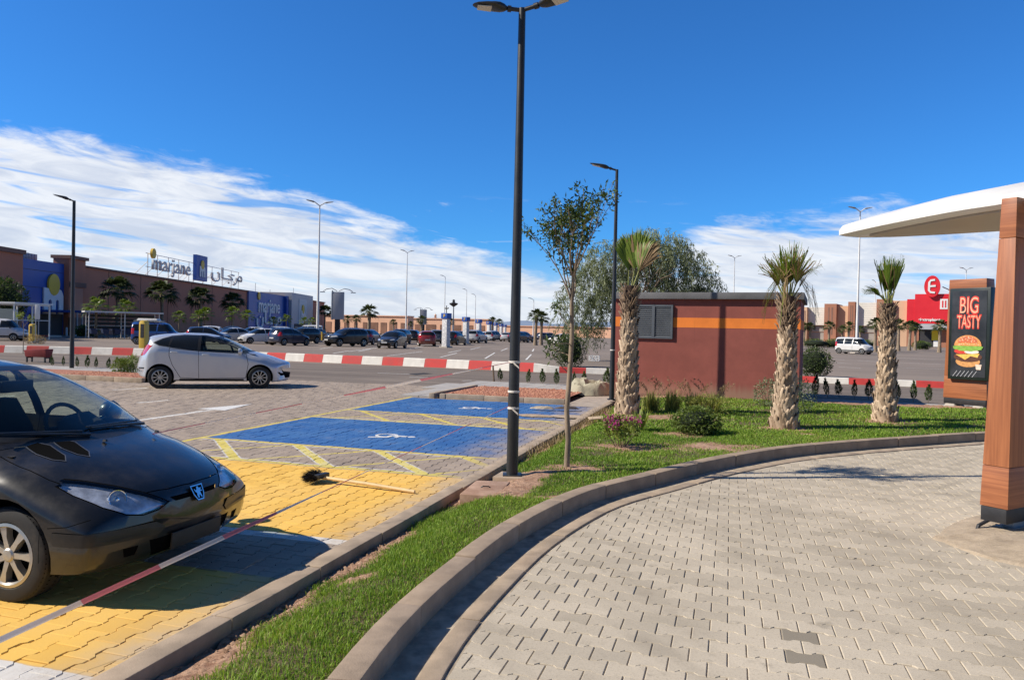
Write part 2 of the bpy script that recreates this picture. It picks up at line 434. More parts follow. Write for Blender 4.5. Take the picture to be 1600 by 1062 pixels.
# material of the drive lane
def paver_mat(name, lo, hi, dark, dust, painted=None):
    m, b, n = pbsdf(name); v = n.coords('Object'); t = n.attr('tone')
    fine = n.noise(v, 70, 4, 0.7); mid = n.noise(v, 2.2, 7, 0.65); big = n.noise(v, 0.45, 5, 0.6)
    c = n.mix(t, lo, hi)
    c = n.mix(n.ramp(mid, 0.5, 0.78, 0, 0.55), c, dark)
    c = n.mix(n.ramp(big, 0.45, 0.7, 0, 0.7), c, dust)
    c = n.mix(n.ramp(fine, 0.48, 0.75, 0, 0.42), c, tuple(k * 0.5 for k in lo)); gr = n.noise(v, 190, 2, 0.6); c = n.mix(n.ramp(gr, 0.5, 0.8, 0, 0.4), c, tuple(k * 0.45 for k in lo))
    sc = n.noise(n.scale(v, (3, 14, 3)), 2.0, 8, 0.7)
    c = n.mix(n.ramp(sc, 0.58, 0.75, 0, 0.3), c, tuple(min(1, k * 1.25) for k in hi))
    tyre = n.noise(n.comb(n.math('ADD', n.math('MULTIPLY', n.xyz(v)[0], 0.9), n.math('MULTIPLY', n.xyz(v)[1], 0.75)), n.math('SUBTRACT', n.math('MULTIPLY', n.xyz(v)[1], 0.22), n.math('MULTIPLY', n.xyz(v)[0], 0.10)), 0.0), 1.5, 6, 0.6); c = n.mix(n.ramp(tyre, 0.52, 0.70, 0, 0.28), c, tuple(k * 0.6 for k in lo)); spot = n.noise(v, 1.6, 5, 0.5, 0.5); c = n.mix(n.ramp(spot, 0.69, 0.73, 0, 0.4), c, tuple(k * 0.4 for k in lo))
    blo = n.noise(v, 7.0, 6, 0.7); c = n.mix(n.ramp(blo, 0.56, 0.70, 0, 0.45), c, tuple(k * 0.62 for k in lo))
    eff = n.noise(n.scale(v, (1.0, 2.6, 1)), 1.3, 7, 0.75); c = n.mix(n.ramp(eff, 0.56, 0.72, 0, 0.4), c, tuple(min(1, k * 1.22) for k in hi))
    c = n.mix(n.ramp(t, 0.955, 0.965, 0, 0.35), c, tuple(k * 0.6 for k in lo))
    c = n.mix(n.ramp(t, 0.9935, 0.994, 0, 0.8), c, tuple(k * 0.52 for k in lo))
    if painted: c = painted(n, v, c, t, fine, mid, big)
    n.put(b.inputs['Base Color'], c); b.inputs['Roughness'].default_value = 0.86; b.inputs['Specular IOR Level'].default_value = 0.3
    n.put(b.inputs['Normal'], n.bump(fine, 0.35, 0.003))
    return m
MT['lane_paver'] = paver_mat('lane_paver', (0.41, 0.355, 0.27), (0.55, 0.478, 0.368), (0.28, 0.235, 0.178), (0.61, 0.53, 0.41))
EDGE = offset_path(KERB, 0.455)            # paver side of the edging strip
ED = np.array(EDGE); EDT = np.roll(ED, -1, 0) - ED; EDT[-1] = EDT[-2]; EDT /= np.linalg.norm(EDT, axis=1)[:, None]
def to_world(p):
    return np.array([K0.x + p[:, 0] * E1.x + p[:, 1] * E2.x, K0.y + p[:, 0] * E1.y + p[:, 1] * E2.y]).T
E1n = np.array([E1.x, E1.y]); E2n = np.array([E2.x, E2.y])
def lane_sd(p):
    wv = to_world(np.atleast_2d(p)); c = wv.mean(0); i = int(np.argmin(((ED - c) ** 2).sum(1))); t = EDT[i]
    return (wv[:, 0] - ED[i, 0]) * t[1] - (wv[:, 1] - ED[i, 1]) * t[0], i
def lane_keep(o):
    wv = o.mean(0); wx = K0.x + wv[0] * E1.x + wv[1] * E2.x; wy = K0.y + wv[0] * E1.y + wv[1] * E2.y
    if wy < 1.8 or wx > 0.80 * wy + 0.8 or wx > 13: return np.zeros(len(o), bool)
    sd, i = lane_sd(o); return sd > 0.03
def lane_clip(poly):
    p = np.array(poly); sd, i = lane_sd(p); t = EDT[i]; nw = np.array([t[1], -t[0]])
    nl = (float(nw @ E1n), float(nw @ E2n)); q = ED[i] + nw * 0.03 - np.array([K0.x, K0.y])
    return clip_half(poly, (float(q @ E1n), float(q @ E2n)), nl)
V, F, T = pavers(0.2, 14, -4, 15, lane_keep, lane_clip, dark=[toST(G(1231, 991)), toST(G(1247, 1022))])
me = arr_mesh('lane_pavers', V, F, tone=T); o = tag(link('lane_paving', me, MT['lane_paver']), kind='structure'); o.location = K0; o.rotation_euler = (0, 0, TH)
lane_poly = offset_path(KERB, 0.05) + [(30, 17), (30, -8), (-0.9, -8)]
sheet('lane_bed', lane_poly, -0.0085, mat('joint_sand', (0.40, 0.335, 0.25), 0.95, 0, 0.3, 7, 0.4, 80, 0.004, dirt=((0.15, 0.115, 0.085), 0.8)))

# -- car park paving with its painted bays (s across, t along)
def paint(n, v, c, t, fine, mid, big):
    wv = n.noise(v, 1.1, 4, 0.6)
    s_, t_, z_ = n.xyz(v)
    jj = n.math('MULTIPLY', n.math('SUBTRACT', n.noise(v, 9, 4, 0.6), 0.5), 0.03)
    s2 = n.math('ADD', s_, jj); t2 = n.math('ADD', t_, jj)
    YEL, YL2, BLU, WHT = (0.83, 0.44, 0.055), (0.62, 0.50, 0.09), (0.026, 0.115, 0.33), (0.66, 0.64, 0.60)
    wear = n.math('MULTIPLY', n.ramp(n.math('ADD', n.math('MULTIPLY', fine, 0.45), n.math('MULTIPLY', mid, 0.6)), 0.48, 0.74, 1.0, 0.38), n.ramp(n.noise(n.scale(v, (4, 0.7, 1)), 1.6, 7, 0.7), 0.52, 0.70, 1.0, 0.72))
    # yellow bay
    y = n.maxi(n.box2(s2, t2, -5.3, -0.02, 0.70, 3.42, 0.02), n.box2(s2, t2, -5.3, -0.02, -1.84, -0.30, 0.02))
    edge = n.ramp(s_, -0.75, 0.0, 1.0, 0.55)
    yc = n.mix(t, (0.74, 0.44, 0.085), (0.84, 0.52, 0.11)); yc = n.mix(n.ramp(big, 0.4, 0.7, 0, 0.35), yc, (0.82, 0.58, 0.25))
    c = n.mix(n.math('MULTIPLY', y, n.math('MULTIPLY', n.ramp(wear, 0.2, 0.8, 0.62, 1.0), n.ramp(s_, -0.6, 0.0, 1.0, 0.6))), c, yc)
    # blue bays, worn pale near the kerb
    blu = n.maxi(n.box2(s2, t2, -4.72, -0.10, 4.93, 7.92, 0.02), n.box2(s2, t2, -4.72, -0.10, 9.42, 12.6, 0.02))
    bc = n.mix(n.ramp(wv, 0.4, 0.7), BLU, (0.05, 0.155, 0.37)); bc = n.mix(n.ramp(t, 0.2, 1, 0, 0.35), bc, (0.07, 0.19, 0.40))
    dusty = n.ramp(n.math('ADD', n.math('MULTIPLY', n.ramp(s_, -1.9, 0.1, 0.0, 0.75), 0.6), n.math('MULTIPLY', mid, 0.6)), 0.42, 0.85, 1.0, 0.25)
    c = n.mix(n.math('MULTIPLY', blu, n.math('MULTIPLY', dusty, n.ramp(wear, 0.2, 0.9, 0.55, 1.0))), c, bc)
    # yellow lines round bays and the zigzags of the hatched strips
    lines = [n.box2(s2, t2, -4.84, -4.755, 3.4, 12.7), n.box2(s2, t2, -4.8, -0.1, 4.82, 4.91), n.box2(s2, t2, -4.8, -0.1, 3.45, 3.54), n.box2(s2, t2, -4.8, -0.1, 7.94, 8.03), n.box2(s2, t2, -4.8, -0.1, 9.31, 9.40)]
    def bars(t0, t1, w):
        out = []
        for a in (-4.45, -3.12, -1.84, -0.56): out.append(n.seg(s2, t2, (a - 0.02, t1), (a + 1.27, t0), w * .62))
        return out
    fin = []
    for t0, t1 in ((3.5, 4.86), (8.0, 9.36)):
        for a in (-4.3, -3.02, -1.75, -0.5): fin.append(n.seg(s2, t2, (a, t0 + 0.03), (a + 1.15, t1 - 0.03), 0.055))
    wid = bars(3.5, 4.86, 0.20); wid2 = bars(8.0, 9.36, 0.16)
    white = n.maxi(*(bars(3.5, 4.86, 0.27)), n.box2(s2, t2, -4.7, -0.1, 3.56, 3.60), n.box2(s2, t2, -4.7, -0.1, 4.755, 4.795), n.box2(s2, t2, -4.7, -0.1, 8.05, 8.085))
    whz = n.math('MULTIPLY', white, n.ramp(s_, -0.9, -0.3, 1.0, 0.0))
    c = n.mix(n.math('MULTIPLY', whz, n.math('MULTIPLY', wear, 0.8)), c, WHT)
    yl = n.maxi(*lines, *fin, *wid, *wid2)
    c = n.mix(n.math('MULTIPLY', yl, n.math('MULTIPLY', wear, n.ramp(s_, -0.6, 0.0, 0.95, 0.35))), c, n.mix(n.ramp(mid, 0.4, 0.7), YL2, (0.72, 0.62, 0.16)))
    # white bay lines
    wl = n.maxi(n.box2(s2, t2, -4.9, -0.05, 0.56, 0.70), n.box2(s2, t2, -4.9, -0.05, -2.05, -1.84), n.seg(s2, t2, (-12.15, 10.75), (-11.9, 11.7), 0.12), n.seg(s2, t2, (-9.32, 8.52), (-9.19, 9.3), 0.12),
        n.seg(s2, t2, (-13.5, 5.6), (-12.7, 8.5), 0.11), n.seg(s2, t2, (-10.5, 3.5), (-9.9, 6.2), 0.11), n.seg(s2, t2, (-7.12, 5.5), (-7.12, 8.15), 0.15))
    c = n.mix(n.math('MULTIPLY', wl, n.math('MULTIPLY', wear, 0.95)), c, WHT)
    # drips and footprints of paint
    dr = n.noise(v, 5.0, 3, 0.5); dz = n.math('MULTIPLY', n.ramp(dr, 0.70, 0.73), n.box2(s_, t_, -4.9, -2.5, 3.5, 6.0, 0.3))
    c = n.mix(n.math('MULTIPLY', dz, 0.8), c, (0.7, 0.62, 0.35))
    # pale dust close to the kerb
    c = n.mix(n.math('MULTIPLY', n.ramp(s_, -0.45, 0.0, 0.0, 0.65), n.ramp(mid, 0.35, 0.65)), c, (0.50, 0.41, 0.31))
    return c
MT['park_paver'] = paver_mat('park_paver', (0.31, 0.25, 0.2), (0.40, 0.325, 0.26), (0.23, 0.185, 0.145), (0.44, 0.355, 0.28), paint)
PLANT = [(-4.25, 12.62), (-0.75, 12.62), (-0.75, 16.0), (-4.25, 16.0)]
def park_keep(o):
    s_, t_ = o[:, 0], o[:, 1]; cs, ct = s_.mean(), t_.mean()
    if (cs > -0.95 or cs > -4.9) and ct > 12.75: return np.zeros(len(o), bool)
    if cs < -13.2 and ct > 12.9: return np.zeros(len(o), bool)
    if cs < -9.0 - 0.0 and ct < 0.2: return np.zeros(len(o), bool)
    return (s_ < -0.004) & (t_ < aT)
def park_clip(poly): return clip_half(clip_half(poly, (-0.004, 0), (-1, 0)), (0, aT), (0, -1))
V, F, T = pavers(-3.2, 16.6, -15.6, 0.2, park_keep, park_clip, swap=True)
me = arr_mesh('car_park_paving', V, F, tone=T); o = tag(link('car_park_paving', me, MT['park_paver']), kind='structure'); o.location = K0; o.rotation_euler = (0, 0, TH)
sheet('paving_bed', stp((-22, -30), (0.02, -30), (0.02, 16.4), (-22, 16.4)), -0.016, mat('joint_dirt', (0.10, 0.078, 0.058), 0.95, 0, 0.4, 5, 0.4, 80, 0.004))

# painted wheelchair symbols and the white arrow: thin paint, a little worn
m, b, n = pbsdf('marking_paint'); v = n.coords('Object'); f = n.noise(v, 24, 6, 0.7)
n.put(b.inputs['Base Color'], n.mix(n.ramp(f, 0.5, 0.72, 0, 0.75), (0.70, 0.69, 0.66), (0.33, 0.30, 0.27))); b.inputs['Roughness'].default_value = 0.75
MT['marking'] = m
def ring(c, r0, r1, a0, a1, k=18):
    o_ = [(c[0] + r1 * math.cos(a0 + (a1 - a0) * i / k), c[1] + r1 * math.sin(a0 + (a1 - a0) * i / k)) for i in range(k + 1)]
    i_ = [(c[0] + r0 * math.cos(a0 + (a1 - a0) * i / k), c[1] + r0 * math.sin(a0 + (a1 - a0) * i / k)) for i in range(k + 1)]
    return o_ + i_[::-1]
def wheelchair(cs, ct, k):
    """read from the bay's open end: up = towards the kerb (+s)"""
    mb = MB(); mir = lambda p: (cs + p[1] * k, ct - p[0] * k)
    shapes = [ring((0, -0.12), 0.17, 0.23, R(100), R(395)), ring((0, 0.42), 0, 0.075, 0, 2 * PI - 0.01),
              [(-0.055, 0.32), (0.055, 0.32), (0.06, -0.04), (-0.05, -0.04)], [(0.0, 0.2), (0.0, 0.13), (0.2, 0.13), (0.2, 0.2)],
              [(0.0, 0.04), (0.0, -0.05), (0.20, -0.05), (0.32, -0.36), (0.42, -0.33), (0.27, 0.04)]]
    for i, sh in enumerate(shapes): mb.prism([mir(p) for p in sh], 0.002, 0.0055 + 0.0004 * i)
    o = mb.build('bay_marking', MT['marking']); o.location = K0; o.rotation_euler = (0, 0, TH); return tag(o, kind='structure')
wheelchair(-2.28, 6.25, 0.80); wheelchair(-2.5, 10.95, 0.80)
mb = MB(); mb.prism([(-7.45, 8.1), (-6.8, 8.1), (-7.1, 9.4)], 0.002, 0.006)
o = mb.build('arrow_marking', MT['marking']); o.location = K0; o.rotation_euler = (0, 0, TH); tag(o, kind='structure')

# -- kerbs made of stones with open joints
def kerb_path(name, path, width, z0, z1, m, stone=0.98, gap=0.006, batter=0.0, bev=0.012, mats=None, pick=None):
    """stones follow the path; the path is their left edge"""
    P = [Vector((p[0], p[1])) for p in path]; cum = [0]
    for i in range(1, len(P)): cum.append(cum[-1] + (P[i] - P[i - 1]).length)
    tot = cum[-1]
    def at(d):
        d = min(max(d, 0), tot)
        for i in range(1, len(P)):
            if d <= cum[i] + 1e-9:
                t = (d - cum[i - 1]) / max(cum[i] - cum[i - 1], 1e-9); q = P[i - 1].lerp(P[i], t); tg = (P[i] - P[i - 1]).normalized(); return q, tg
    mb = MB(); d = 0; k = 0
    while d < tot - 0.05:
        e = min(d + stone, tot); ns = max(1, int(stone / 0.3)); vs = []; dz = rng.normal() * 0.0025; lat = rng.normal() * 0.003
        for j in range(ns + 1):
            q, tg = at(d + gap / 2 + (e - d - gap) * j / ns); nr = Vector((tg.y, -tg.x))
            a = q + nr * lat; c2 = q + nr * (width + lat)
            h0, h1 = (z0, z1) if not callable(z1) else (z0, z1(d + (e - d) * j / ns))
            vs += [(a.x, a.y, h0), (a.x + nr.x * 0.0, a.y, h1 + dz), (c2.x - nr.x * batter, c2.y - nr.y * batter, h1 + dz), (c2.x, c2.y, h0)]
        fs = []
        for j in range(ns):
            for i in range(4): fs.append((j * 4 + i, j * 4 + (i + 1) % 4, j * 4 + 4 + (i + 1) % 4, j * 4 + 4 + i))
        fs += [(3, 2, 1, 0), tuple(ns * 4 + i for i in range(4))]
        mb.add(vs, fs, (pick(k) if pick else 0)); d = e; k += 1
    return tag(mb.build(name, mats or m, bevel=bev), kind='structure')
MT['kerb'] = mat('kerb_stone', (0.33, 0.25, 0.178), 0.9, 0, 0.2, 4, 0.5, 110, 0.004, dirt=((0.25, 0.18, 0.12), 0.6))
MT['kerb2'] = mat('kerb_stone_dusty', (0.385, 0.298, 0.212), 0.9, 0, 0.2, 4, 0.5, 110, 0.004, dirt=((0.28, 0.20, 0.14), 0.55))
kerb_path('lane_kerb', KERB, 0.155, -0.12, 0.135, MT['kerb'], 0.98)
kerb_path('gutter', offset_path(KERB, 0.16), 0.165, -0.1, -0.06, mat('gutter_stone', (0.22, 0.17, 0.12), 0.95, 0, 0.25, 4, 0.4, 90, 0.004, dirt=((0.12, 0.09, 0.065), 0.7)), 1.0)
kerb_path('lane_edging', offset_path(KERB, 0.33), 0.12, -0.1, 0.006, MT['kerb2'], 1.0, bev=0.008)
kerb_path('car_park_kerb', [tuple(ST(0.0, t))[:2] for t in np.arange(-4, 14.3, 0.5)], 0.155, -0.14, 0.03, MT['kerb2'], 0.98, bev=0.01)

# -- lawn
LB = [(0.12, t) for t in (-4.5, 0, 4, 8, 12, 14.2)]
lawn_poly = stp(*LB) + stp((0.12, 15.2), (0.1, 17.4), (4.7, 17.0), (4.7, 15.0), (8.3, 15.6), (11, 13.5), (14, 15)) + [tuple(p) for p in offset_path(KERB, 0.04)][::-1]
def smooth(a, b, x):
    t = np.clip((x - a) / (b - a), 0, 1); return t * t * (3 - 2 * t)
KA = np.array(KERB)
def lawn_z(x, y):
    x = np.asarray(x, float); y = np.asarray(y, float)
    dx, dy = x - K0.x, y - K0.y; s_ = dx * E1.x + dy * E1.y; t_ = dx * E2.x + dy * E2.y
    z = -0.055 + 0.145 * smooth(0.15, 0.8, s_) + 0.06 * smooth(8, 14, t_) * smooth(0.3, 2, s_)
    return z + 0.010 * np.sin(x * 2.3 + 1.1) * np.sin(y * 1.9) + 0.006 * np.sin(x * 6.1) * np.sin(y * 5.3 + 2)
# bare patches: (x, y, rx, ry) in world metres
TREE = G(885, 733, 0.06); BOUG = G(970, 697, 0.09); PALMS = [G(980, 645, 0.10), G(1226, 668, 0.1), G(1383, 659, 0.1)]; BUSHP = G(1088, 676, 0.1)
BARE = [(TREE.x + 0.12, TREE.y - 0.05, 0.52, 0.36), (BOUG.x + 0.05, BOUG.y - .1, 0.78, 0.50), (BUSHP.x - 0.30, BUSHP.y - .1, 0.55, 0.38)]
g = G(1105, 697, 0.09); BARE.append((g.x + .1, g.y - .1, 0.95, 0.62)); g = G(865, 785, .05); BARE.append((g.x, g.y, .30, .12)); g = G(1255, 678, .1); BARE.append((g.x, g.y, .35, .2)); g = G(560, 900, .05); BARE.append((g.x, g.y, .16, .12))
for p in PALMS: BARE.append((p.x, p.y - .1, 0.55, 0.5))
g = G(1075, 656, .1); BARE += [(g.x - .6, g.y + .3, 1.7, 0.55)]
def bare(x, y):
    """0 in full grass .. 1 on bare soil"""
    x = np.asarray(x, float); y = np.asarray(y, float)
    w1 = 0.13 * np.sin(x * 9 + 1.7 * np.sin(y * 7)) + 0.11 * np.sin(y * 11 + 2.1 * np.sin(x * 5)) + 0.06 * np.sin(x * 27 + y * 23)
    r = np.full(x.shape, -1.0)
    for bx, by, rx, ry in BARE: r = np.maximum(r, 1.15 - np.hypot((x - bx) / rx, (y - by) / ry) + w1)
    dx, dy = x - K0.x, y - K0.y; s_ = dx * E1.x + dy * E1.y; t_ = dx * E2.x + dy * E2.y
    # strip along the car park kerb
    wd = 0.20 + 0.16 * smooth(1.0, -1.5, t_) + 0.10 * np.sin(t_ * 2.3) + 0.05 * np.sin(t_ * 7.7)
    r = np.maximum(r, (0.15 + wd - s_) / 0.10 * 0.5 + 0.5 * w1)
    r = np.maximum(r, np.minimum(np.minimum((s_ - 0.1) / 0.1, (1.03 - s_) / 0.12), np.minimum((t_ - 2.2) / 0.12, (4.0 - t_) / 0.15)) * 0.8 + w1)   # round slab and lamp foot
    r = np.maximum(r, (t_ - 14.55 + 0.28 * np.sin(s_ * 1.3)) / 0.2 + w1)                                        # along the shed and the path
    return np.clip(r, 0, 1)
xs = np.arange(-2.5, 13.2, 0.07); ys = np.arange(-0.5, 23.6, 0.07); gx, gy = np.meshgrid(xs, ys)
inn = inpoly(gx, gy, lawn_poly); nx, ny = len(xs), len(ys)
cell = inn[:-1, :-1] & inn[1:, :-1] & inn[:-1, 1:] & inn[1:, 1:]
jj, ii = np.nonzero(cell); q = np.stack([jj * nx + ii, jj * nx + ii + 1, (jj + 1) * nx + ii + 1, (jj + 1) * nx + ii], 1)
us, inv = np.unique(q.ravel(), return_inverse=True)
px_, py_ = gx.ravel()[us], gy.ravel()[us]; bb = bare(px_, py_)
pz_ = lawn_z(px_, py_) + bb * (rng.random(len(us)) * 0.022 - 0.008)
m, b, n = pbsdf('lawn_soil'); v = n.coords('Object'); t = n.attr('tone'); f1 = n.noise(v, 22, 6, 0.7); f2 = n.noise(v, 3, 5)
c = n.mix(n.ramp(f1, 0.35, 0.65), (0.25, 0.13, 0.075), (0.52, 0.325, 0.21)); c = n.mix(n.ramp(f2, 0.5, 0.7, 0, 0.5), c, (0.58, 0.385, 0.26))
c = n.mix(n.ramp(t, 0.1, 0.6, 0.8, 0.0), c, (0.075, 0.075, 0.025))
n.put(b.inputs['Base Color'], c); b.inputs['Roughness'].default_value = 0.95; n.put(b.inputs['Normal'], n.bump(f1, 1.0, 0.03))
me = arr_mesh('lawn_soil', np.stack([px_, py_, pz_], 1), inv.reshape(-1, 4).astype(np.int32), smooth=True, tone=bb)
tag(link('lawn_soil', me, m), kind='structure')
# blades
def blades(n, region, hmin, hmax, width):
    x0, x1, y0, y1 = region; P = rng.random((n, 2)) * (x1 - x0, y1 - y0) + (x0, y0)
    ok = inpoly(P[:, 0], P[:, 1], lawn_poly); P = P[ok]
    d = np.min(((P[:, None, :] - KA[None, ::2, :]) ** 2).sum(2), 1) if len(P) < 60000 else None
    bb = bare(P[:, 0], P[:, 1]); th = 0.5 + 0.5 * np.sin(P[:, 0] * 2.9 + 2.2 * np.sin(P[:, 1] * 2.1)) * np.sin(P[:, 1] * 3.4 + 1.6 * np.sin(P[:, 0] * 1.7)); P = P[rng.random(len(P)) > np.maximum(bb * 1.25, 0.55 * smooth(0.62, 0.98, th))]
    return P
def grass_mesh(P, hmin, hmax, wd):
    n = len(P); a = rng.random(n) * 2 * PI; h = hmin + (hmax - hmin) * rng.random(n) ** 1.6
    clump = 0.5 + 0.5 * np.sin(P[:, 0] * 5.1 + 2.0 * np.sin(P[:, 1] * 3.3)) * np.sin(P[:, 1] * 4.7 + 1.3)
    cl2 = 0.5 + 0.5 * np.sin(P[:, 0] * 1.4 + 1) * np.sin(P[:, 1] * 1.15)
    h *= 0.65 + 0.55 * clump
    lean = rng.random(n) * 0.75; la = a + rng.normal(size=n) * 0.5
    z = lawn_z(P[:, 0], P[:, 1]) - 0.006
    dx, dy = np.cos(a) * wd / 2, np.sin(a) * wd / 2; lx, ly = -np.sin(la) * lean * h, np.cos(la) * lean * h
    v = np.empty((n, 5, 3))
    v[:, 0] = np.stack([P[:, 0] - dx, P[:, 1] - dy, z], 1); v[:, 1] = np.stack([P[:, 0] + dx, P[:, 1] + dy, z], 1)
    v[:, 2] = np.stack([P[:, 0] + dx * .8 + lx * .4, P[:, 1] + dy * .8 + ly * .4, z + h * .6], 1); v[:, 3] = np.stack([P[:, 0] - dx * .8 + lx * .4, P[:, 1] - dy * .8 + ly * .4, z + h * .6], 1)
    v[:, 4] = np.stack([P[:, 0] + lx, P[:, 1] + ly, z + h * (1 - .25 * lean)], 1)
    b0 = np.arange(n) * 5
    f = np.concatenate([np.stack([b0, b0 + 1, b0 + 2], 1), np.stack([b0, b0 + 2, b0 + 3], 1), np.stack([b0 + 3, b0 + 2, b0 + 4], 1)])
    tone = np.clip(0.15 + 0.5 * rng.random(n) + 0.25 * (cl2 - .5) + 0.15 * (clump - .5), 0, 1); dry = rng.random(n) < 0.04 + 0.16 * smooth(0.6, 0.95, cl2) * smooth(0.4, 0.9, clump); tone[dry] = 1.0
    return v.reshape(-1, 3), f, np.repeat(tone, 5)
m, b, n = pbsdf('grass_blade'); t = n.attr('tone')
c = n.mix(n.ramp(t, 0.0, 0.75), (0.09, 0.205, 0.02), (0.33, 0.47, 0.07)); c = n.mix(n.ramp(t, 0.97, 0.99), c, (0.40, 0.33, 0.14))
n.put(b.inputs['Base Color'], c); b.inputs['Roughness'].default_value = 0.55; b.inputs['Specular IOR Level'].default_value = 0.25
tr = n.new('ShaderNodeBsdfTranslucent'); n.put(tr.inputs[0], n.mix(1.0, c, (1, 1, 0.5), 'MULTIPLY')); mx = n.new('ShaderNodeMixShader'); mx.inputs[0].default_value = 0.35
n.l.new(b.outputs[0], mx.inputs[1]); n.l.new(tr.outputs[0], mx.inputs[2]); n.l.new(mx.outputs[0], m.node_tree.nodes['Material Output'].inputs[0])
Pn = blades(330000, (-2.3, 1.2, 1.5, 8.0), 0, 0, 0); Pf = blades(190000, (-1.0, 6.5, 8.0, 13.0), 0, 0, 0); Pff = blades(120000, (0.0, 13.0, 12.5, 19.5), 0, 0, 0)
vv = []; ff = []; tt = []; off = 0
for P_, h0, h1, wd in ((Pn, 0.014, 0.052, 0.005), (Pf, 0.018, 0.055, 0.009), (Pff, 0.022, 0.062, 0.017)):
    v_, f_, t_ = grass_mesh(P_, h0, h1, wd); vv.append(v_); ff.append(f_ + off); tt.append(t_); off += len(v_)
me = arr_mesh('grass', np.concatenate(vv), np.concatenate(ff), tone=np.concatenate(tt))
tag(link('grass', me, m), kind='stuff')
# ------------------------------------------------------------------ lettering helpers
def text_mesh(txt, size, depth, bold=0.0, sx=1.0, space=1.0):
    cu = bpy.data.curves.new('lettering', 'FONT'); cu.body = txt; cu.size = size; cu.extrude = depth / 2; cu.offset = bold; cu.align_x = 'CENTER'; cu.align_y = 'CENTER'; cu.space_character = space
    o = bpy.data.objects.new('lettering', cu); COL.objects.link(o); dg = bpy.context.evaluated_depsgraph_get(); dg.update()
    me = bpy.data.meshes.new_from_object(o.evaluated_get(dg)); bpy.data.objects.remove(o); bpy.data.curves.remove(cu)
    for v in me.vertices: v.co.x *= sx
    me.materials.clear(); return me
def text_obj(name, txt, size, depth, m, parent, loc, rot, bold=0.0, sx=1.0, space=1.0):
    o = link(name, text_mesh(txt, size, depth, bold, sx, space), m, parent); o.location = loc; o.rotation_euler = rot; return o
def stroke(mb, pts, w, z0, z1, mi=0):
    """a pen stroke of width w along pts, given thickness"""
    n = len(pts)
    if n == 1:
        x, y = pts[0]; mb.prism([(x - w / 2, y), (x, y - w / 2), (x + w / 2, y), (x, y + w / 2)], z0, z1, mi); return
    L = []; Rr = []
    for i, p in enumerate(pts):
        a = Vector(pts[max(i - 1, 0)]); b2 = Vector(pts[min(i + 1, n - 1)]); t = (b2 - a).normalized(); L.append((p[0] - t.y * w / 2, p[1] + t.x * w / 2)); Rr.append((p[0] + t.y * w / 2, p[1] - t.x * w / 2))
    for i in range(n - 1): mb.prism([Rr[i], Rr[i + 1], L[i + 1], L[i]], z0, z1, mi)
def arc(cx, cy, r, a0, a1, k=10): return [(cx + r * math.cos(R(a0 + (a1 - a0) * i / k)), cy + r * math.sin(R(a0 + (a1 - a0) * i / k))) for i in range(k + 1)]
def arabic_word(mb, k=1.0, w=0.16, z0=0.0, z1=0.1):
    """the five joined letters of the shop's word, drawn right to left; about 4.3 wide, 1.6 high"""
    S = lambda pts: stroke(mb, [(x * k, y * k) for x, y in pts], w * k, z0, z1)
    S(arc(1.95, 0.38, 0.27, 0, 360, 14)); S([(2.2, 0.3), (2.2, 0.1), (1.7, 0.1)])                   # meem
    S([(1.75, 0.1), (1.55, 0.12), (1.5, 0.4)]); S([(1.5, 0.3), (1.45, 0.0), (1.3, -0.3), (1.1, -0.42)])   # ra
    S([(1.15, 0.62), (0.75, 0.66), (0.35, 0.5), (0.75, 0.34), (0.9, 0.1)]); S([(0.95, 0.1), (-0.35, 0.1)]); # jeem
    S([(-0.35, 0.1), (-0.42, 0.2), (-0.42, 1.25)])                                                # alif
    S([(-0.85, 0.6), (-0.85, 0.1)] + arc(-1.28, 0.1, 0.43, 0, -180, 10) + [(-1.71, 0.5)]); # noon
def arabic_dots(parent, k, w, z1, m, loc, rot):
    for x, y in ((0.55, -0.28), (-1.28, 0.62)):
        mb = MB(); stroke(mb, [(x * k * 1.7, y * k)], w * k * 1.5, 0, z1); o = mb.build('lettering_dot', m, parent); o.location = loc; o.rotation_euler = rot
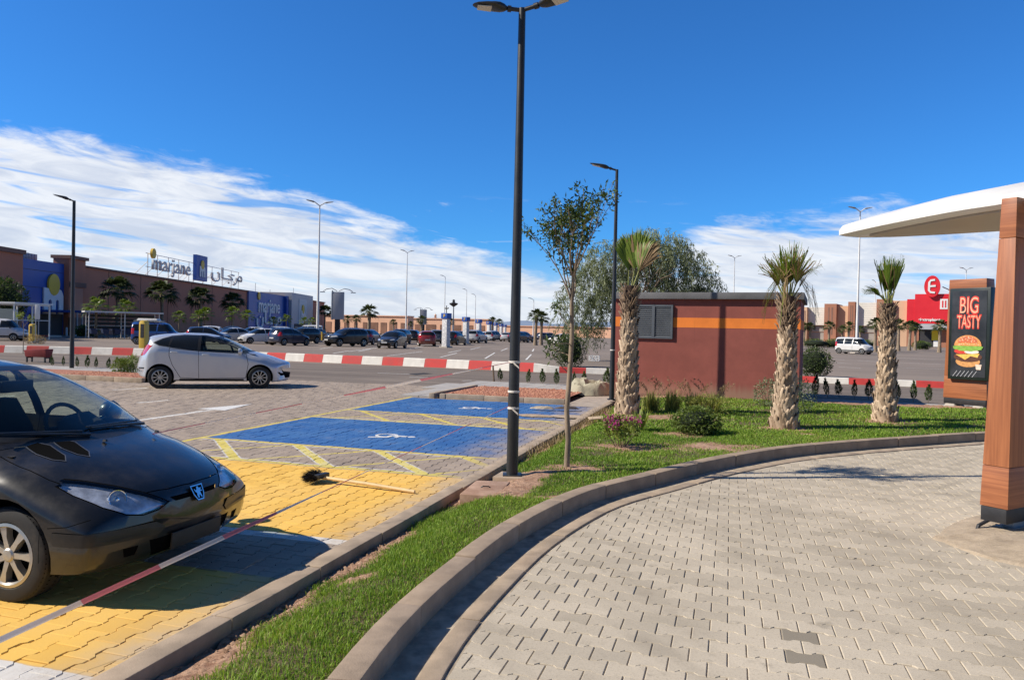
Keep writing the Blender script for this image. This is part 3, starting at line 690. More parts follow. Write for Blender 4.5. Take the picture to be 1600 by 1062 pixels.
def m_emblem(parent, k, loc, rot, white, yellow, names=('emblem_letter', 'emblem_dot')):
    """white lower-case m with a yellow disc over it; k = height of the m"""
    mb = MB(); pts = []
    outer = [(-0.62, 0), (-0.62, 1.0), (-0.34, 0.98), (-0.2, 0.78), (-0.0, 0.70), (0.2, 0.78), (0.34, 0.98), (0.5, 0.93), (0.62, 0.72), (0.62, 0)]
    # m with two arched openings, as side walls and a bridge
    def leg(x0, x1): mb.prism([(x0 * k, 0), (x1 * k, 0), (x1 * k, 0.45 * k), (x0 * k, 0.45 * k)], 0, 0.12 * k * 0.5)
    leg(-0.62, -0.34); leg(-0.13, 0.13); leg(0.34, 0.62)
    def arch(xa, xb, tops):
        n = 8; c = (xa + xb) / 2; r = (xb - xa) / 2
        for i in range(n):
            a0 = PI - PI * i / n; a1 = PI - PI * (i + 1) / n
            x0, y0, x1, y1 = c + r * math.cos(a0), 0.45 + r * math.sin(a0), c + r * math.cos(a1), 0.45 + r * math.sin(a1)
            mb.prism([(x0 * k, y0 * k), (x1 * k, y1 * k), (x1 * k, tops(x1) * k), (x0 * k, tops(x0) * k)], 0, 0.06 * k)
    def top(x):
        for i in range(1, len(outer) - 2):
            if outer[i][0] <= x <= outer[i + 1][0]:
                t = (x - outer[i][0]) / max(outer[i + 1][0] - outer[i][0], 1e-6); return outer[i][1] + t * (outer[i + 1][1] - outer[i][1])
        return 0.75
    arch(-0.34, -0.13, top); arch(0.13, 0.34, top)
    for xa, xb in ((-0.62, -0.34), (-0.13, 0.13), (0.34, 0.62)):
        n = 4
        for i in range(n):
            x0 = xa + (xb - xa) * i / n; x1 = xa + (xb - xa) * (i + 1) / n; mb.prism([(x0 * k, 0.45 * k), (x1 * k, 0.45 * k), (x1 * k, top(x1) * k), (x0 * k, top(x0) * k)], 0, 0.06 * k)
    o = mb.build(names[0], white, parent); o.location = loc; o.rotation_euler = rot
    mb = MB(); mb.prism([(0.36 * k * math.cos(2 * PI * i / 28), 1.14 * k + 0.42 * k * math.sin(2 * PI * i / 28)) for i in range(28)], 0, 0.075 * k)
    d_ = mb.build(names[1], yellow, parent); d_.location = loc; d_.rotation_euler = rot

# ------------------------------------------------------------------ hypermarket along the far left
MT['store_brown'] = mat('store_brown_render', (0.52, 0.205, 0.125), 0.9, 0, 0.08, 0.15, 0.2, 8, 0.01, dirt=((0.46, 0.175, 0.105), 0.5))
MT['store_pale'] = mat('store_pale_render', (0.58, 0.30, 0.21), 0.9, 0, 0.08, 0.2, dirt=((0.5, 0.25, 0.18), 0.5))
MT['store_trim'] = mat('store_trim', (0.24, 0.13, 0.095), 0.85, 0, 0.1, 0.5)
MT['store_blue'] = mat('store_blue_cladding', (0.012, 0.075, 0.36), 0.45, 0, 0.06, 0.2)
MT['store_blue2'] = mat('store_blue_panel', (0.06, 0.13, 0.40), 0.5, 0, 0.06, 0.2)
MT['sign_white'] = mat('sign_white', (0.75, 0.75, 0.74), 0.5, 0, 0.04, 1)
MT['sign_grey'] = mat('sign_grey', (0.62, 0.62, 0.62), 0.6, 0, 0.05, 1)
MT['sign_yellow'] = mat('sign_yellow', (0.70, 0.47, 0.04), 0.5, 0, 0.05, 1)
MT['cladding_grey'] = mat('cladding_grey', (0.42, 0.43, 0.46), 0.5, 0, 0.06, 0.3)
MT['dark_void'] = mat('dark_void', (0.03, 0.03, 0.035), 0.7, 0, 0.2, 0.5)
MT['dark_glass'] = mat('dark_glass', (0.03, 0.035, 0.045), 0.15, 0, 0.2, 0.4)
SX = -56.0
def fy(px): return -SX * FPX / (800 - px)        # distance along the facade for a picture column
store = empty('hypermarket', (SX, 150, 0), 0, 'long brown hypermarket building with blue panels and white rooftop lettering', 'shop building')
def sbox(name, x0, x1, y0, y1, z0, z1, m, parent=store, bevel=0.0, joints=(), jm=None):
    mb = MB(); mb.box(((x0 + x1) / 2 - store.location.x, (y0 + y1) / 2 - store.location.y, (z0 + z1) / 2), (abs(x1 - x0), abs(y1 - y0), z1 - z0))
    for c, d in joints: mb.box(c, d, mi=1)
    return mb.build(name, [m, jm] if jm else m, parent, bevel=bevel)
# long wall with panel joints and a parapet coping
wl = sbox('wall', SX - 45, SX, fy(123), fy(506), 0, 8.75, MT['store_brown'], joints=[((0.02, yy - 150, 4.35), (0.05, 0.09, 8.7)) for yy in np.arange(fy(123) + 7, fy(506), 9.0)], jm=MT['store_trim'])
sbox('coping', SX - 45.3, SX + 0.25, fy(123) - 0.2, fy(506) + 0.2, 8.75, 9.0, MT['store_trim'])
wl2 = sbox('wall', SX - 45, SX + 0.6, fy(-130), fy(26), 0, 9.1, MT['store_brown'])
sbox('coping', SX - 45.2, SX + 0.9, fy(-130) - 0.2, fy(26) + 0.1, 9.1, 9.6, MT['store_trim'])
sbox('trim_band', SX + 0.6, SX + 0.75, fy(-130), fy(26) - 0.3, 5.2, 5.7, MT['store_trim'])
bp = sbox('blue_front', SX - 20, SX + 0.2, fy(26.5), fy(96), 0, 8.75, MT['store_blue'], joints=[((0.21, (fy(26.5) + fy(96)) / 2 - 150, zz), (0.04, fy(96) - fy(26.5) - 0.3, 0.05)) for zz in (3.6, 5.6, 7.6)], jm=MT['dark_void'])
pil = sbox('pilaster', SX - 1.2, SX + 0.8, fy(96.5), fy(122.5), 0, 9.5, MT['store_brown'])
sbox('coping', SX - 1.4, SX + 1.1, fy(96.5) - 0.25, fy(122.5) + 0.25, 9.5, 9.9, MT['store_trim'])
sbox('trim_band', SX + 0.8, SX + 0.95, fy(96.5), fy(122.5), 6.0, 6.6, MT['store_trim'])
sbox('trim_band', SX + 0.8, SX + 0.95, fy(96.5), fy(122.5), 0, 2.2, MT['store_trim'])
sbox('inset_panel', SX + 0.8, SX + 0.86, fy(103), fy(118), 2.6, 5.9, MT['store_pale'])
mb = MB()
for i in range(9):
    y0 = fy(54) + (fy(92) - fy(54)) * i / 9; mb.box((-4, (y0 + 0.35) - 150, 9.3), (2.2, 0.62, 1.1)); mb.cyl((-4, y0 + .35 - 150, 9.8), (-4, y0 + .35 - 150, 10.0), 0.25, 10)
mb.build('roof_plant', MT['grey_metal'], store)
m_emblem(store, 3.1, (0.24, fy(78) - 150, 2.55), (PI / 2, 0, PI / 2), MT['sign_white'], MT['sign_yellow'])
# entrance canopy on thin posts with dark lobby below
sbox('lobby_opening', SX + 0.2, SX + 0.26, fy(42), fy(94), 0, 2.5, MT['dark_void'])
can = sbox('entrance_canopy', SX + 0.3, SX + 5.5, fy(56), fy(100), 2.75, 3.0, MT['store_blue'])
for px in (63, 70, 78, 97):
    mb = MB(); mb.cyl((5.0, fy(px) - 150 - 2, 0), (5.0, fy(px) - 150 - 2, 2.75), 0.09, 10); mb.build('canopy_post', MT['grey_metal'], can)
# blue panel wall with the shop's name in two scripts
p2 = sbox('name_panel', SX - 3, SX + 0.35, fy(385), fy(443), 0, 8.95, MT['store_blue2'], joints=[((0.36, (fy(385) + fy(443)) / 2 - 150, zz), (0.03, fy(443) - fy(385) - .3, 0.05)) for zz in (2.2, 4.45, 6.7)], jm=MT['store_blue'])
sbox('panel_return', SX - 3, SX + 1.1, fy(440), fy(443), 0, 8.95, MT['store_blue'])
RF = (PI / 2, 0, PI / 2)
yc = (fy(398) + fy(434)) / 2 - 150
text_obj('latin_letter', 'marjane', 4.6, 0.2, MT['sign_white'], store, (0.46, yc, 6.0), RF, 0.045, 1.03)
mb = MB(); arabic_word(mb, 2.5, 0.2, 0, 0.2); a_ = mb.build('arabic_letter', MT['sign_white'], store); a_.scale = (1.7, 1, 1); a_.location = (0.40, yc - 1.0, 2.0); a_.rotation_euler = RF; arabic_dots(store, 2.5, 0.2, 0.2, MT['sign_white'], a_.location, RF)
mb = MB(); mb.prism([(0.75 * math.cos(2 * PI * i / 24), 0.85 * math.sin(2 * PI * i / 24)) for i in range(24)], 0, 0.2); a_ = mb.build('sign_dot', MT['sign_yellow'], store); a_.location = (0.40, yc - 7.2, 8.1); a_.rotation_euler = RF
# pale tower at the second entrance
tw = sbox('entrance_tower', SX - 6, SX + 1.8, fy(443.3), fy(477.5), 0, 9.9, MT['cladding_grey'])
sbox('inset_panel', SX + 1.8, SX + 1.9, fy(455), fy(467), 2.4, 8.6, MT['sign_grey'])
m_emblem(store, 2.7, (1.95, fy(460.5) - 150, 3.0), RF, MT['sign_white'], MT['sign_yellow'])
sbox('lobby_opening', SX + 1.8, SX + 1.88, fy(448), fy(472), 0, 2.3, MT['dark_void'])
# rooftop sign: separate white letters on a frame, and a blue square
yL = (fy(229) + fy(297)) / 2 - 150
text_obj('roof_letter', 'marjane', 3.25, 0.3, MT['sign_grey'], store, (0.2, yL, 11.0), RF, 0.02, 1.33)
mb = MB(); mb.prism([(0.66 * math.cos(2 * PI * i / 24), 0.78 * math.sin(2 * PI * i / 24)) for i in range(24)], 0, 0.35); a_ = mb.build('sign_dot', MT['sign_yellow'], store); a_.location = (0.0, fy(235.5) - 150, 12.45); a_.rotation_euler = RF
mb = MB(); arabic_word(mb, 1.75, 0.14, 0, 0.3); a_ = mb.build('roof_arabic_letter', MT['sign_grey'], store); a_.scale = (2.2, 1, 1); a_.location = (0.0, (fy(322) + fy(374)) / 2 - 150, 10.4); a_.rotation_euler = RF; arabic_dots(store, 1.75, 0.14, 0.3, MT['sign_grey'], a_.location, RF)
sbox('roof_square', SX - 0.3, SX + 0.35, fy(302.3), fy(319.2), 9.4, 13.9, MT['store_blue'])
m_emblem(store, 1.9, (0.36, (fy(302.3) + fy(319.2)) / 2 - 150, 10.1), RF, MT['sign_white'], MT['sign_yellow'])
mb = MB()
for px in (232, 247, 264, 280, 296, 303, 318, 332, 348, 362, 373):
    y_ = fy(px) - 150; mb.cyl((-0.3, y_, 8.9), (-0.3, y_, 12.4), 0.07, 6); mb.cyl((-0.3, y_, 11.2), (-2.6, y_, 8.9), 0.05, 6)
for zz in (10.35, 12.4): mb.cyl((-0.3, fy(229) - 150, zz), (-0.3, fy(374) - 150, zz), 0.06, 6)
mb.build('sign_frame', MT['white_metal'], store)
for px, h in ((448, 2.6), (500, 3.2), (468, 1.6)):
    mb = MB(); mb.cyl((-8, fy(px) - 150, 8.9), (-8, fy(px) - 150, 9.6 + h), 0.06, 6); mb.build('roof_mast', MT['grey_metal'], store)

# ------------------------------------------------------------------ far pink perimeter wall, minaret, hills
MT['pink'] = mat('pink_render', (0.80, 0.48, 0.32), 0.92, 0, 0.08, 0.1, dirt=((0.68, 0.40, 0.27), 0.4))
MT['pink_shade'] = mat('pink_bay', (0.24, 0.13, 0.09), 0.9, 0, 0.3, 0.2)
def arcade(name, x0, x1, Y, h, label, m, dark, n, zt=0.0):
    t = empty(name, ((x0 + x1) / 2, Y, 0), R(-20), label, 'wall' if 'wall' in name else 'building'); L = (x1 - x0) / .94
    mb = MB(); mb.box((0, 2.0, h / 2), (L, 4, h)); w_ = mb.build('wall', m, t)
    mb = MB(); mb.box((0, 1.9, h + 0.15), (L + .4, 4.4, 0.3)); mb.build('coping', m, t)
    if n:
        for i in range(n):
            mb = MB(); mb.box((-L / 2 + (i + 0.5) * L / n, -0.06, h * 0.32), (L / n * (0.3 + 0.5 * rng.random()), 0.1, h * 0.64)); mb.build('dark_opening', dark, w_)
    return t
XX = lambda px, Y: AT(px, 515, Y).x
arcade('low_building', XX(500, 236), XX(640, 236), 236, 5.3, 'long pink flat roofed building with dark bays beyond the parked cars', MT['pink'], MT['pink_shade'], 9)
arcade('low_building', XX(641, 246), XX(765, 246), 246, 5.0, 'pink low building behind the white column row, foot of the minaret', MT['pink'], MT['pink_shade'], 6)
arcade('perimeter_wall', XX(766, 258), XX(1000, 258), 258, 3.3, 'plain pink perimeter wall ending the car park, beyond the two twin palms', MT['pink'], None, 0)
t = empty('minaret', (XX(680, 262), 262, 0), 0, 'small square pink minaret with a lantern on top, above the far building', 'tower')
mb = MB(); mb.box((0, 0, 4.6), (3.4, 3.4, 9.2)); tw_ = mb.build('shaft', MT['pink'], t)
mb = MB(); mb.box((0, -1.73, 7.0), (1.0, 0.06, 1.6)); mb.build('window', MT['dark_void'], tw_)
mb = MB(); mb.box((0, 0, 9.4), (3.8, 3.8, 0.4)); [mb.box((x * 1.6, y * 1.6, 9.85), (0.5, 0.5, 0.5)) for x in (-1, 0, 1) for y in (-1, 1)]; mb.build('parapet', MT['pink'], t)
mb = MB(); mb.box((0, 0, 10.6), (1.4, 1.4, 2.2)); mb.lathe([(0.75, 11.7), (0.7, 12.1), (0.4, 12.5), (0.05, 12.7), (0.04, 13.4), (0, 13.4)], n=12); mb.build('lantern', MT['pink'], t); t.scale = (.5, .5, .55)
# hills on the horizon
mb = MB(); xs_ = np.linspace(-2600, 2600, 90); prev = None
hz = [95 + 45 * math.sin(x / 310) + 28 * math.sin(x / 121 + 2) + 12 * math.sin(x / 47) for x in xs_]
V = []; F = []
for i, x in enumerate(xs_):
    for k, (yy, zf) in enumerate(((6000, 0), (6400, 0.7), (6900, 1.0), (7600, 0))): V.append((x * 1.6, yy, hz[i] * zf * 0.75 - 0.2))
for i in range(len(xs_) - 1):
    for k in range(3): F.append((i * 4 + k, i * 4 + 4 + k, i * 4 + 5 + k, i * 4 + 1 + k))
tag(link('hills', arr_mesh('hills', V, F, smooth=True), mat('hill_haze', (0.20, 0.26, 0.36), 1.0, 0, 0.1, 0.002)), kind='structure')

# ------------------------------------------------------------------ electronics shop and arcade on the far right
MT['terra'] = mat('terracotta_render', (0.38, 0.17, 0.105), 0.9, 0, 0.08, 0.2, dirt=((0.31, 0.14, 0.09), 0.4))
MT['peach'] = mat('peach_render', (0.66, 0.42, 0.27), 0.9, 0, 0.07, 0.2, dirt=((0.55, 0.35, 0.23), 0.4))
MT['cream_panel'] = mat('cream_panel', (0.74, 0.71, 0.64), 0.8, 0, 0.05, 0.3, dirt=((0.6, 0.56, 0.5), 0.4))
MT['red_panel'] = mat('red_panel', (0.66, 0.018, 0.03), 0.45, 0, 0.05, 0.3)
MT['shutter'] = mat('roller_shutter', (0.34, 0.32, 0.29), 0.6, 0, 0.08, 1)
MT['vivid_yellow'] = mat('vivid_yellow', (0.85, 0.62, 0.02), 0.5, 0, 0.05, 1)
MX0, MX1, MYY0, MYY1 = 1252, 1640, 196, 168
def mpt(px):
    f_ = (px - MX0) / (MX1 - MX0); Y = MYY0 + (MYY1 - MYY0) * f_
    return Vector((AT(px, 527, Y).x, Y, 0))
pa, pb = mpt(MX0), mpt(MX1); MANG = math.atan2(pb.y - pa.y, pb.x - pa.x)
mall = empty('shopping_arcade', pa, MANG, 'peach and terracotta shop row with pilasters and a red fronted electronics shop', 'shop building')
def ml(px): return (mpt(px) - pa).length
def mz(py, px):      # height of a roof edge read from the photograph
    p = mpt(px); return AT(px, py, p.y).z
def mbox(name, p0, p1, z0, z1, d0, d1, m, parent=mall, jz=()):
    mb = MB(); x0, x1 = ml(p0), ml(p1); mb.box(((x0 + x1) / 2, (d0 + d1) / 2, (z0 + z1) / 2), (x1 - x0, d1 - d0, z1 - z0))
    for zz in jz: mb.box(((x0 + x1) / 2, d0 - 0.01, zz), (x1 - x0 - .02, 0.03, 0.03), mi=1)
    return mb.build(name, [m, MT['concrete_pale']] if len(jz) else m, parent)
segs = [(1255, 1262, 480, 'peach', 1), (1262, 1288, 480, 'cream_panel', 0), (1289, 1308, 475, 'terra', 1), (1308, 1326, 478, 'peach', 0), (1326, 1337, 472, 'terra', 1), (1337, 1369.5, 473, 'cream_panel', 0), (1370, 1391, 468, 'terra', 1), (1391, 1417, 470, 'peach', 0)]
for p0, p1, py, mm, pil in segs:
    h = mz(py, (p0 + p1) / 2)
    if pil:
        w_ = mbox('pilaster', p0, p1, 0, h, -1.6, 8, MT[mm]); mbox('slot', p0 + (p1 - p0) * .30, p0 + (p1 - p0) * .42, 2.5, h - .9, -1.64, -1.5, MT['store_trim'], w_)
        mbox('slot', p0 + (p1 - p0) * .58, p0 + (p1 - p0) * .70, 2.5, h - .9, -1.64, -1.5, MT['store_trim'], w_)
    else:
        w_ = mbox('wall', p0, p1, 4.9 if mm == 'cream_panel' else 0, h, 0, 10, MT[mm], mall, np.arange(5.3, h, .55) if mm == 'cream_panel' else ())
        if mm == 'cream_panel':
            mbox('recess', p0, p1, 0, 4.9, 1.0, 9.5, MT['peach']); mbox('shutter', p0 + 1.5, p1 - 1.5, 0, 3.0, 0.9, 1.0, MT['shutter']); mbox('fascia', p0 + .8, p1 - .8, 3.2, 4.6, 0.7, 1.0, MT['shutter'])
hr = mz(460, 1455); h0 = mz(468, 1420)
mbox('red_front', 1417, 1429, 5.6, h0, -1.2, 10, MT['red_panel'])
rf = mbox('red_front', 1429, 1490, 5.6, hr, -1.3, 10, MT['red_panel'])
mbox('white_sign', 1468, 1480, hr - 3.6, hr - 1.2, -1.4, -1.3, MT['sign_white'], rf); mbox('sign_bar', 1471, 1473.0, hr - 3.2, hr - 1.6, -1.45, -1.4, MT['red_panel'], rf); mbox('sign_bar', 1475.5, 1477.5, hr - 3.2, hr - 1.6, -1.45, -1.4, MT['red_panel'], rf)
text_obj('shop_letter', 'electroplanet', 0.85, 0.1, MT['sign_white'], mall, (ml(1452), -1.42, 6.5), (PI / 2, 0, 0), 0.03)
mbox('wall', 1417, 1436, 0, 5.6, 0, 8, MT['terra']); mbox('wall', 1468, 1640, 0, 5.6, 0, 8, MT['terra']); mbox('wall', 1490, 1640, 5.6, 9.0, 0, 8, MT['peach'])
mbox('glass_canopy', 1436, 1485, 4.2, 5.5, -2.5, -0.8, MT['cladding_grey']); mbox('lobby_opening', 1436, 1468, 0, 4.2, 0.2, 0.4, MT['dark_void'])
mbox('yellow_poster', 1456, 1466, 1.6, 4.0, -0.1, 0.1, MT['vivid_yellow']); mbox('white_poster', 1459, 1466, 0.1, 1.6, -0.15, 0.1, MT['sign_white'])
ec = ml(1455.5); ez = mz(448.5, 1455.5); er = 2.55
mb = MB(); mb.lathe([(0, -0.5), (er, -0.5), (er, 0.3), (0, 0.3)], (0, 0, 0), 40, axis='y'); e_ = mb.build('round_sign', MT['red_panel'], mall, smooth=35); e_.location = (ec, -1.6, ez); e_.scale = (0.66, 1, 1.0)
mb = MB(); stroke(mb, [(0.55, 1.5), (-0.3, 1.4), (-0.62, 0.95), (-0.66, -0.95), (-0.3, -1.4), (0.6, -1.5)], 0.45, 0, 0.12); stroke(mb, [(-0.55, 0.0), (0.72, 0.1)], 0.45, 0, 0.13)
l_ = mb.build('sign_letter', MT['sign_white'], mall); l_.location = (ec, -2.12, ez); l_.rotation_euler = (PI / 2, 0, 0)
mb = MB(); mb.cyl((ec + 2, 0.5, ez), (ec + 5.5, 2.5, hr), 0.12, 6); mb.build('sign_brace', MT['grey_metal'], mall)

# ------------------------------------------------------------------ shed by the lawn
def shed_mat(name, col):
    m, b, n = pbsdf(name); v = n.coords('Object'); x, y, z = n.xyz(v); f = n.noise(v, 1.4, 7, 0.65); g = n.noise(v, 40, 4, 0.6)
    c = n.mix(n.ramp(f, 0.3, 0.72), tuple(k * 0.88 for k in col), tuple(k * 1.12 for k in col))
    st = n.noise(n.comb(n.math('MULTIPLY', x, 9.0), n.math('MULTIPLY', y, 9.0), n.math('MULTIPLY', z, 0.5)), 1.0, 6, 0.7)
    c = n.mix(n.math('MULTIPLY', n.ramp(st, 0.54, 0.72, 0, 0.45), n.ramp(z, 0.8, 2.7, 0.15, 1.0)), c, tuple(k * 0.6 for k in col))
    sp = n.noise(n.comb(n.math('MULTIPLY', x, 3.0), n.math('MULTIPLY', y, 3.0), 0.0), 1.5, 6, 0.7)
    c = n.mix(n.math('MULTIPLY', n.ramp(n.math('SUBTRACT', z, n.math('MULTIPLY', sp, 0.7)), -0.12, 0.22, 0.75, 0.0), 0.9), c, (0.33, 0.21, 0.145))
    pt = n.noise(v, 0.9, 3, 0.5); c = n.mix(n.ramp(pt, 0.60, 0.63, 0, 0.16), c, tuple(k * 1.35 for k in col))
    n.put(b.inputs['Base Color'], c); b.inputs['Roughness'].default_value = 0.9; n.put(b.inputs['Normal'], n.bump(n.math('ADD', g, n.math('MULTIPLY', f, 2.0)), 0.35, 0.006)); return m
MT['shed_red'] = shed_mat('shed_render', (0.27, 0.078, 0.060))
MT['shed_orange'] = shed_mat('shed_stripe', (0.78, 0.215, 0.035))
MT['roof_slab'] = mat('roof_slab', (0.13, 0.13, 0.135), 0.85, 0, 0.2, 2, 0.4, 40, 0.006, dirt=((0.24, 0.24, 0.24), 0.6))
MT['louvre'] = mat('louvre_paint', (0.095, 0.108, 0.125), 0.5, 0, 0.1, 3)
sa, sb_ = Vector((2.72, 19.95, 0)), Vector((6.95, 18.2, 0)); SANG = math.atan2(sb_.y - sa.y, sb_.x - sa.x); SL = (sb_ - sa).length; SH = 2.62
shed = empty('utility_shed', sa, SANG, 'flat roofed maroon shed with an orange stripe and grey louvred shutters', 'shed')
mb = MB(); D = 3.4; ww = 0.0
mb.box((SL / 2, D / 2, SH / 2), (SL, D, SH)); mb.build('wall', MT['shed_red'], shed)
zs0, zs1 = 1.90, 2.15
mb = MB(); mb.box((SL / 2, D / 2, (zs0 + zs1) / 2), (SL + 0.006, D + 0.006, zs1 - zs0)); mb.build('painted_stripe', MT['shed_orange'], shed)
mb = MB(); mb.box((SL / 2, D / 2, SH + 0.085), (SL + 0.16, D + 0.24, 0.17)); mb.build('roof', MT['roof_slab'], shed, bevel=0.015)
mb = MB(); mb.box((SL / 2, D / 2, 0.03), (SL + 0.03, D + 0.03, 0.26)); mb.build('plinth', MT['store_trim'], shed)
def shed_u(px):
    dcol = (px - 800) / FPX; return (dcol * sa.y - sa.x) / (math.cos(SANG) - dcol * math.sin(SANG))
u0, u1 = shed_u(991), shed_u(1051)
zA, zB = 1.60, 2.47
ws = MB(); fw = 0.05
for x0, x1 in ((u0, u0 + fw), (u1 - fw, u1), ((u0 + u1) / 2 - fw * .7, (u0 + u1) / 2 + fw * .7)): ws.box(((x0 + x1) / 2, -0.03, (zA + zB) / 2), (x1 - x0, 0.07, zB - zA))
for z_ in (zA + fw / 2, zB - fw / 2): ws.box(((u0 + u1) / 2, -0.028, z_), (u1 - u0 - .004, 0.066, fw))
lw_ = ws.build('window_frame', MT['louvre'], shed)
for a, b_ in ((u0 + fw, (u0 + u1) / 2 - fw * .7), ((u0 + u1) / 2 + fw * .7, u1 - fw)):
    mb = MB(); n_ = 15
    for i in range(n_):
        z_ = zA + fw + (i + 0.5) * (zB - zA - 2 * fw) / n_
        mb.add([(a, -0.010, z_ + 0.03), (b_, -0.010, z_ + 0.03), (b_, -0.052, z_ - 0.022), (a, -0.052, z_ - 0.022), (a, -0.004, z_ + 0.022), (b_, -0.004, z_ + 0.022), (b_, -0.046, z_ - 0.03), (a, -0.046, z_ - 0.03)], [(0, 1, 2, 3), (7, 6, 5, 4), (3, 2, 6, 7), (0, 4, 5, 1), (0, 3, 7, 4), (1, 5, 6, 2)])
    mb.build('louvre_shutter', MT['louvre'], lw_)

# ------------------------------------------------------------------ drive-through post with its white canopy
def woodmat(name, a, b2, axis):
    m, b, n = pbsdf(name); v = n.coords('Object')
    st = (28, 28, 0.9) if axis == 'z' else (0.9, 0.9, 28)
    f = n.noise(n.scale(v, st), 1.0, 6, 0.65, 0.6); g = n.noise(n.scale(v, tuple(k * 4 for k in st)), 1.0, 4, 0.6)
    c = n.mix(n.ramp(f, 0.3, 0.7), a, b2); c = n.mix(n.ramp(g, 0.5, 0.8, 0, 0.35), c, tuple(k * 0.5 for k in a))
    n.put(b.inputs['Base Color'], c); b.inputs['Roughness'].default_value = 0.45; n.put(b.inputs['Normal'], n.bump(g, 0.15, 0.002)); return m
WA, WB = (0.26, 0.088, 0.036), (0.42, 0.155, 0.062)
MT['wood_v'] = woodmat('wood_upright', WA, WB, 'z'); MT['wood_h'] = woodmat('wood_level', WA, WB, 'x')
def slab(name, T, L0, L1, D0, D1, z0, z1, m, bev=0.003, x0=0.0, x1=0.0):
    """tapered upright: lit end face L across, D deep; local x along the end face, y inwards"""
    mb = MB(); vs = []
    for (L, Dd, z, ox) in ((L0, D0, z0, x0), (L1, D1, z1, x1)):
        vs += [(ox - L / 2, 0, z), (ox + L / 2, 0, z), (ox + L / 2, Dd, z), (ox - L / 2, Dd, z)]
    mb.add(vs, [(0, 3, 2, 1), (4, 5, 6, 7), (0, 1, 5, 4), (1, 2, 6, 5), (2, 3, 7, 6), (3, 0, 4, 7)]); return mb.build(name, m, T, bevel=bev)
# local -y is the lit end's outward normal
PANG = math.atan2(0.5, -0.87)                      # not used for the shape, kept for reference of the heading
def face_rot(nx_, ny_): return math.atan2(ny_, nx_) + PI / 2
pc = G(1551, 838, 0.0)
post = empty('canopy_post', (pc.x, pc.y, 0), face_rot(-0.87, -0.5), 'tall wood clad post of the drive through canopy with grey foot', 'post')
zb0, zt0 = 0.26, 2.97
def wdt(z): return 0.235 + (0.125 - 0.235) * (z - zb0) / (zt0 - zb0)
def dpt(z): return 0.62 + (0.50 - 0.62) * (z - zb0) / (zt0 - zb0)
for z0, z1, mm, nm in ((zb0, 0.62, 'wood_h', 'bottom_panel'), (0.624, 2.62, 'wood_v', 'cladding'), (2.624, zt0, 'wood_h', 'top_panel')):
    slab(nm, post, wdt(z0), wdt(z1), dpt(z0), dpt(z1), z0, z1, MT[mm], 0.003, 0.055 * (z0 - zb0) / (zt0 - zb0), 0.055 * (z1 - zb0) / (zt0 - zb0))
slab('foot', post, wdt(zb0) - 0.02, wdt(zb0) - 0.02, dpt(zb0) - .02, dpt(zb0) - .02, 0.13, zb0 - 0.003, MT['dark_plastic'])
mb = MB(); mb.box((0.02, 0.33, 0.10), (0.10, 0.26, 0.07)); mb.box((0.02, 0.33, 0.068), (0.16, 0.36, 0.012)); mb.build('foot_plate', MT['grey_metal'], post, bevel=0.006)
mb = MB(); mb.tube([(-0.05, 0.03, 0.135), (-0.09, -0.06, 0.085), (-0.085, -0.10, 0.03)], 0.016, 8); mb.build('cable_conduit', MT['dark_plastic'], post)
near = [(3.98, 9.26), (4.00, 8.9), (4.09, 8.23), (4.27, 7.39), (4.45, 6.91), (4.53, 6.55), (4.80, 5.6), (5.1, 4.7), (5.4, 3.9)]
far_ = [(4.12, 9.36), (4.3, 9.33), (4.78, 9.0), (5.13, 8.7), (5.43, 8.43), (5.95, 7.85), (6.5, 7.1), (7.0, 6.3), (7.5, 5.4), (7.8, 4.4)]
out = smooth_path([near[-1]] + near[-2::-1] + far_, 0.12)
cen = Vector((5.4, 6.6)); V = []; F = []; n = len(out)
ringz = [(1.0, 2.975), (1.0, 3.035), (0.985, 3.085), (0.9, 3.13), (0.7, 3.20), (0.35, 3.26)]
rings = []
for k, (sc_, z_) in enumerate([(0.94, 2.945)] + ringz):
    for p in out:
        q = cen + (Vector(p) - cen) * sc_; kz = .45 + .55 * min(1, max(0, (p[1] - 5.6) / 2.6)); V.append((q.x, q.y, 2.975 + (z_ - 2.975) * (kz if z_ > 2.975 else 1)))
nr = len(ringz) + 1
for k in range(nr - 1):
    for i in range(n): F.append((k * n + i, k * n + (i + 1) % n, (k + 1) * n + (i + 1) % n, (k + 1) * n + i))
F.append(tuple((nr - 1) * n + i for i in range(n))[::1]); F.append(tuple(range(n))[::-1])
me = arr_mesh('canopy', V, F, smooth=True); bm = bmesh.new(); bm.from_mesh(me); bmesh.ops.recalc_face_normals(bm, faces=bm.faces); bm.to_mesh(me); bm.free(); me.set_sharp_from_angle(angle=R(40))
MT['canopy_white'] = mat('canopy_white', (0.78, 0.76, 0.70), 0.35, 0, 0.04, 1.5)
cano = link('drive_canopy', me, MT['canopy_white']); cano.location = (0, 0, 0)
tag(cano, 'white curved drive through canopy blade with pointed tip above the lane', 'canopy')
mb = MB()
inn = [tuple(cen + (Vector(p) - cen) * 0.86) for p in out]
mb.prism([(p[0], p[1]) for p in inn], 2.925, 2.944); mb.build('soffit_panel', mat('soffit', (0.42, 0.36, 0.29), 0.4, 0, 0.12, 0.7), cano)
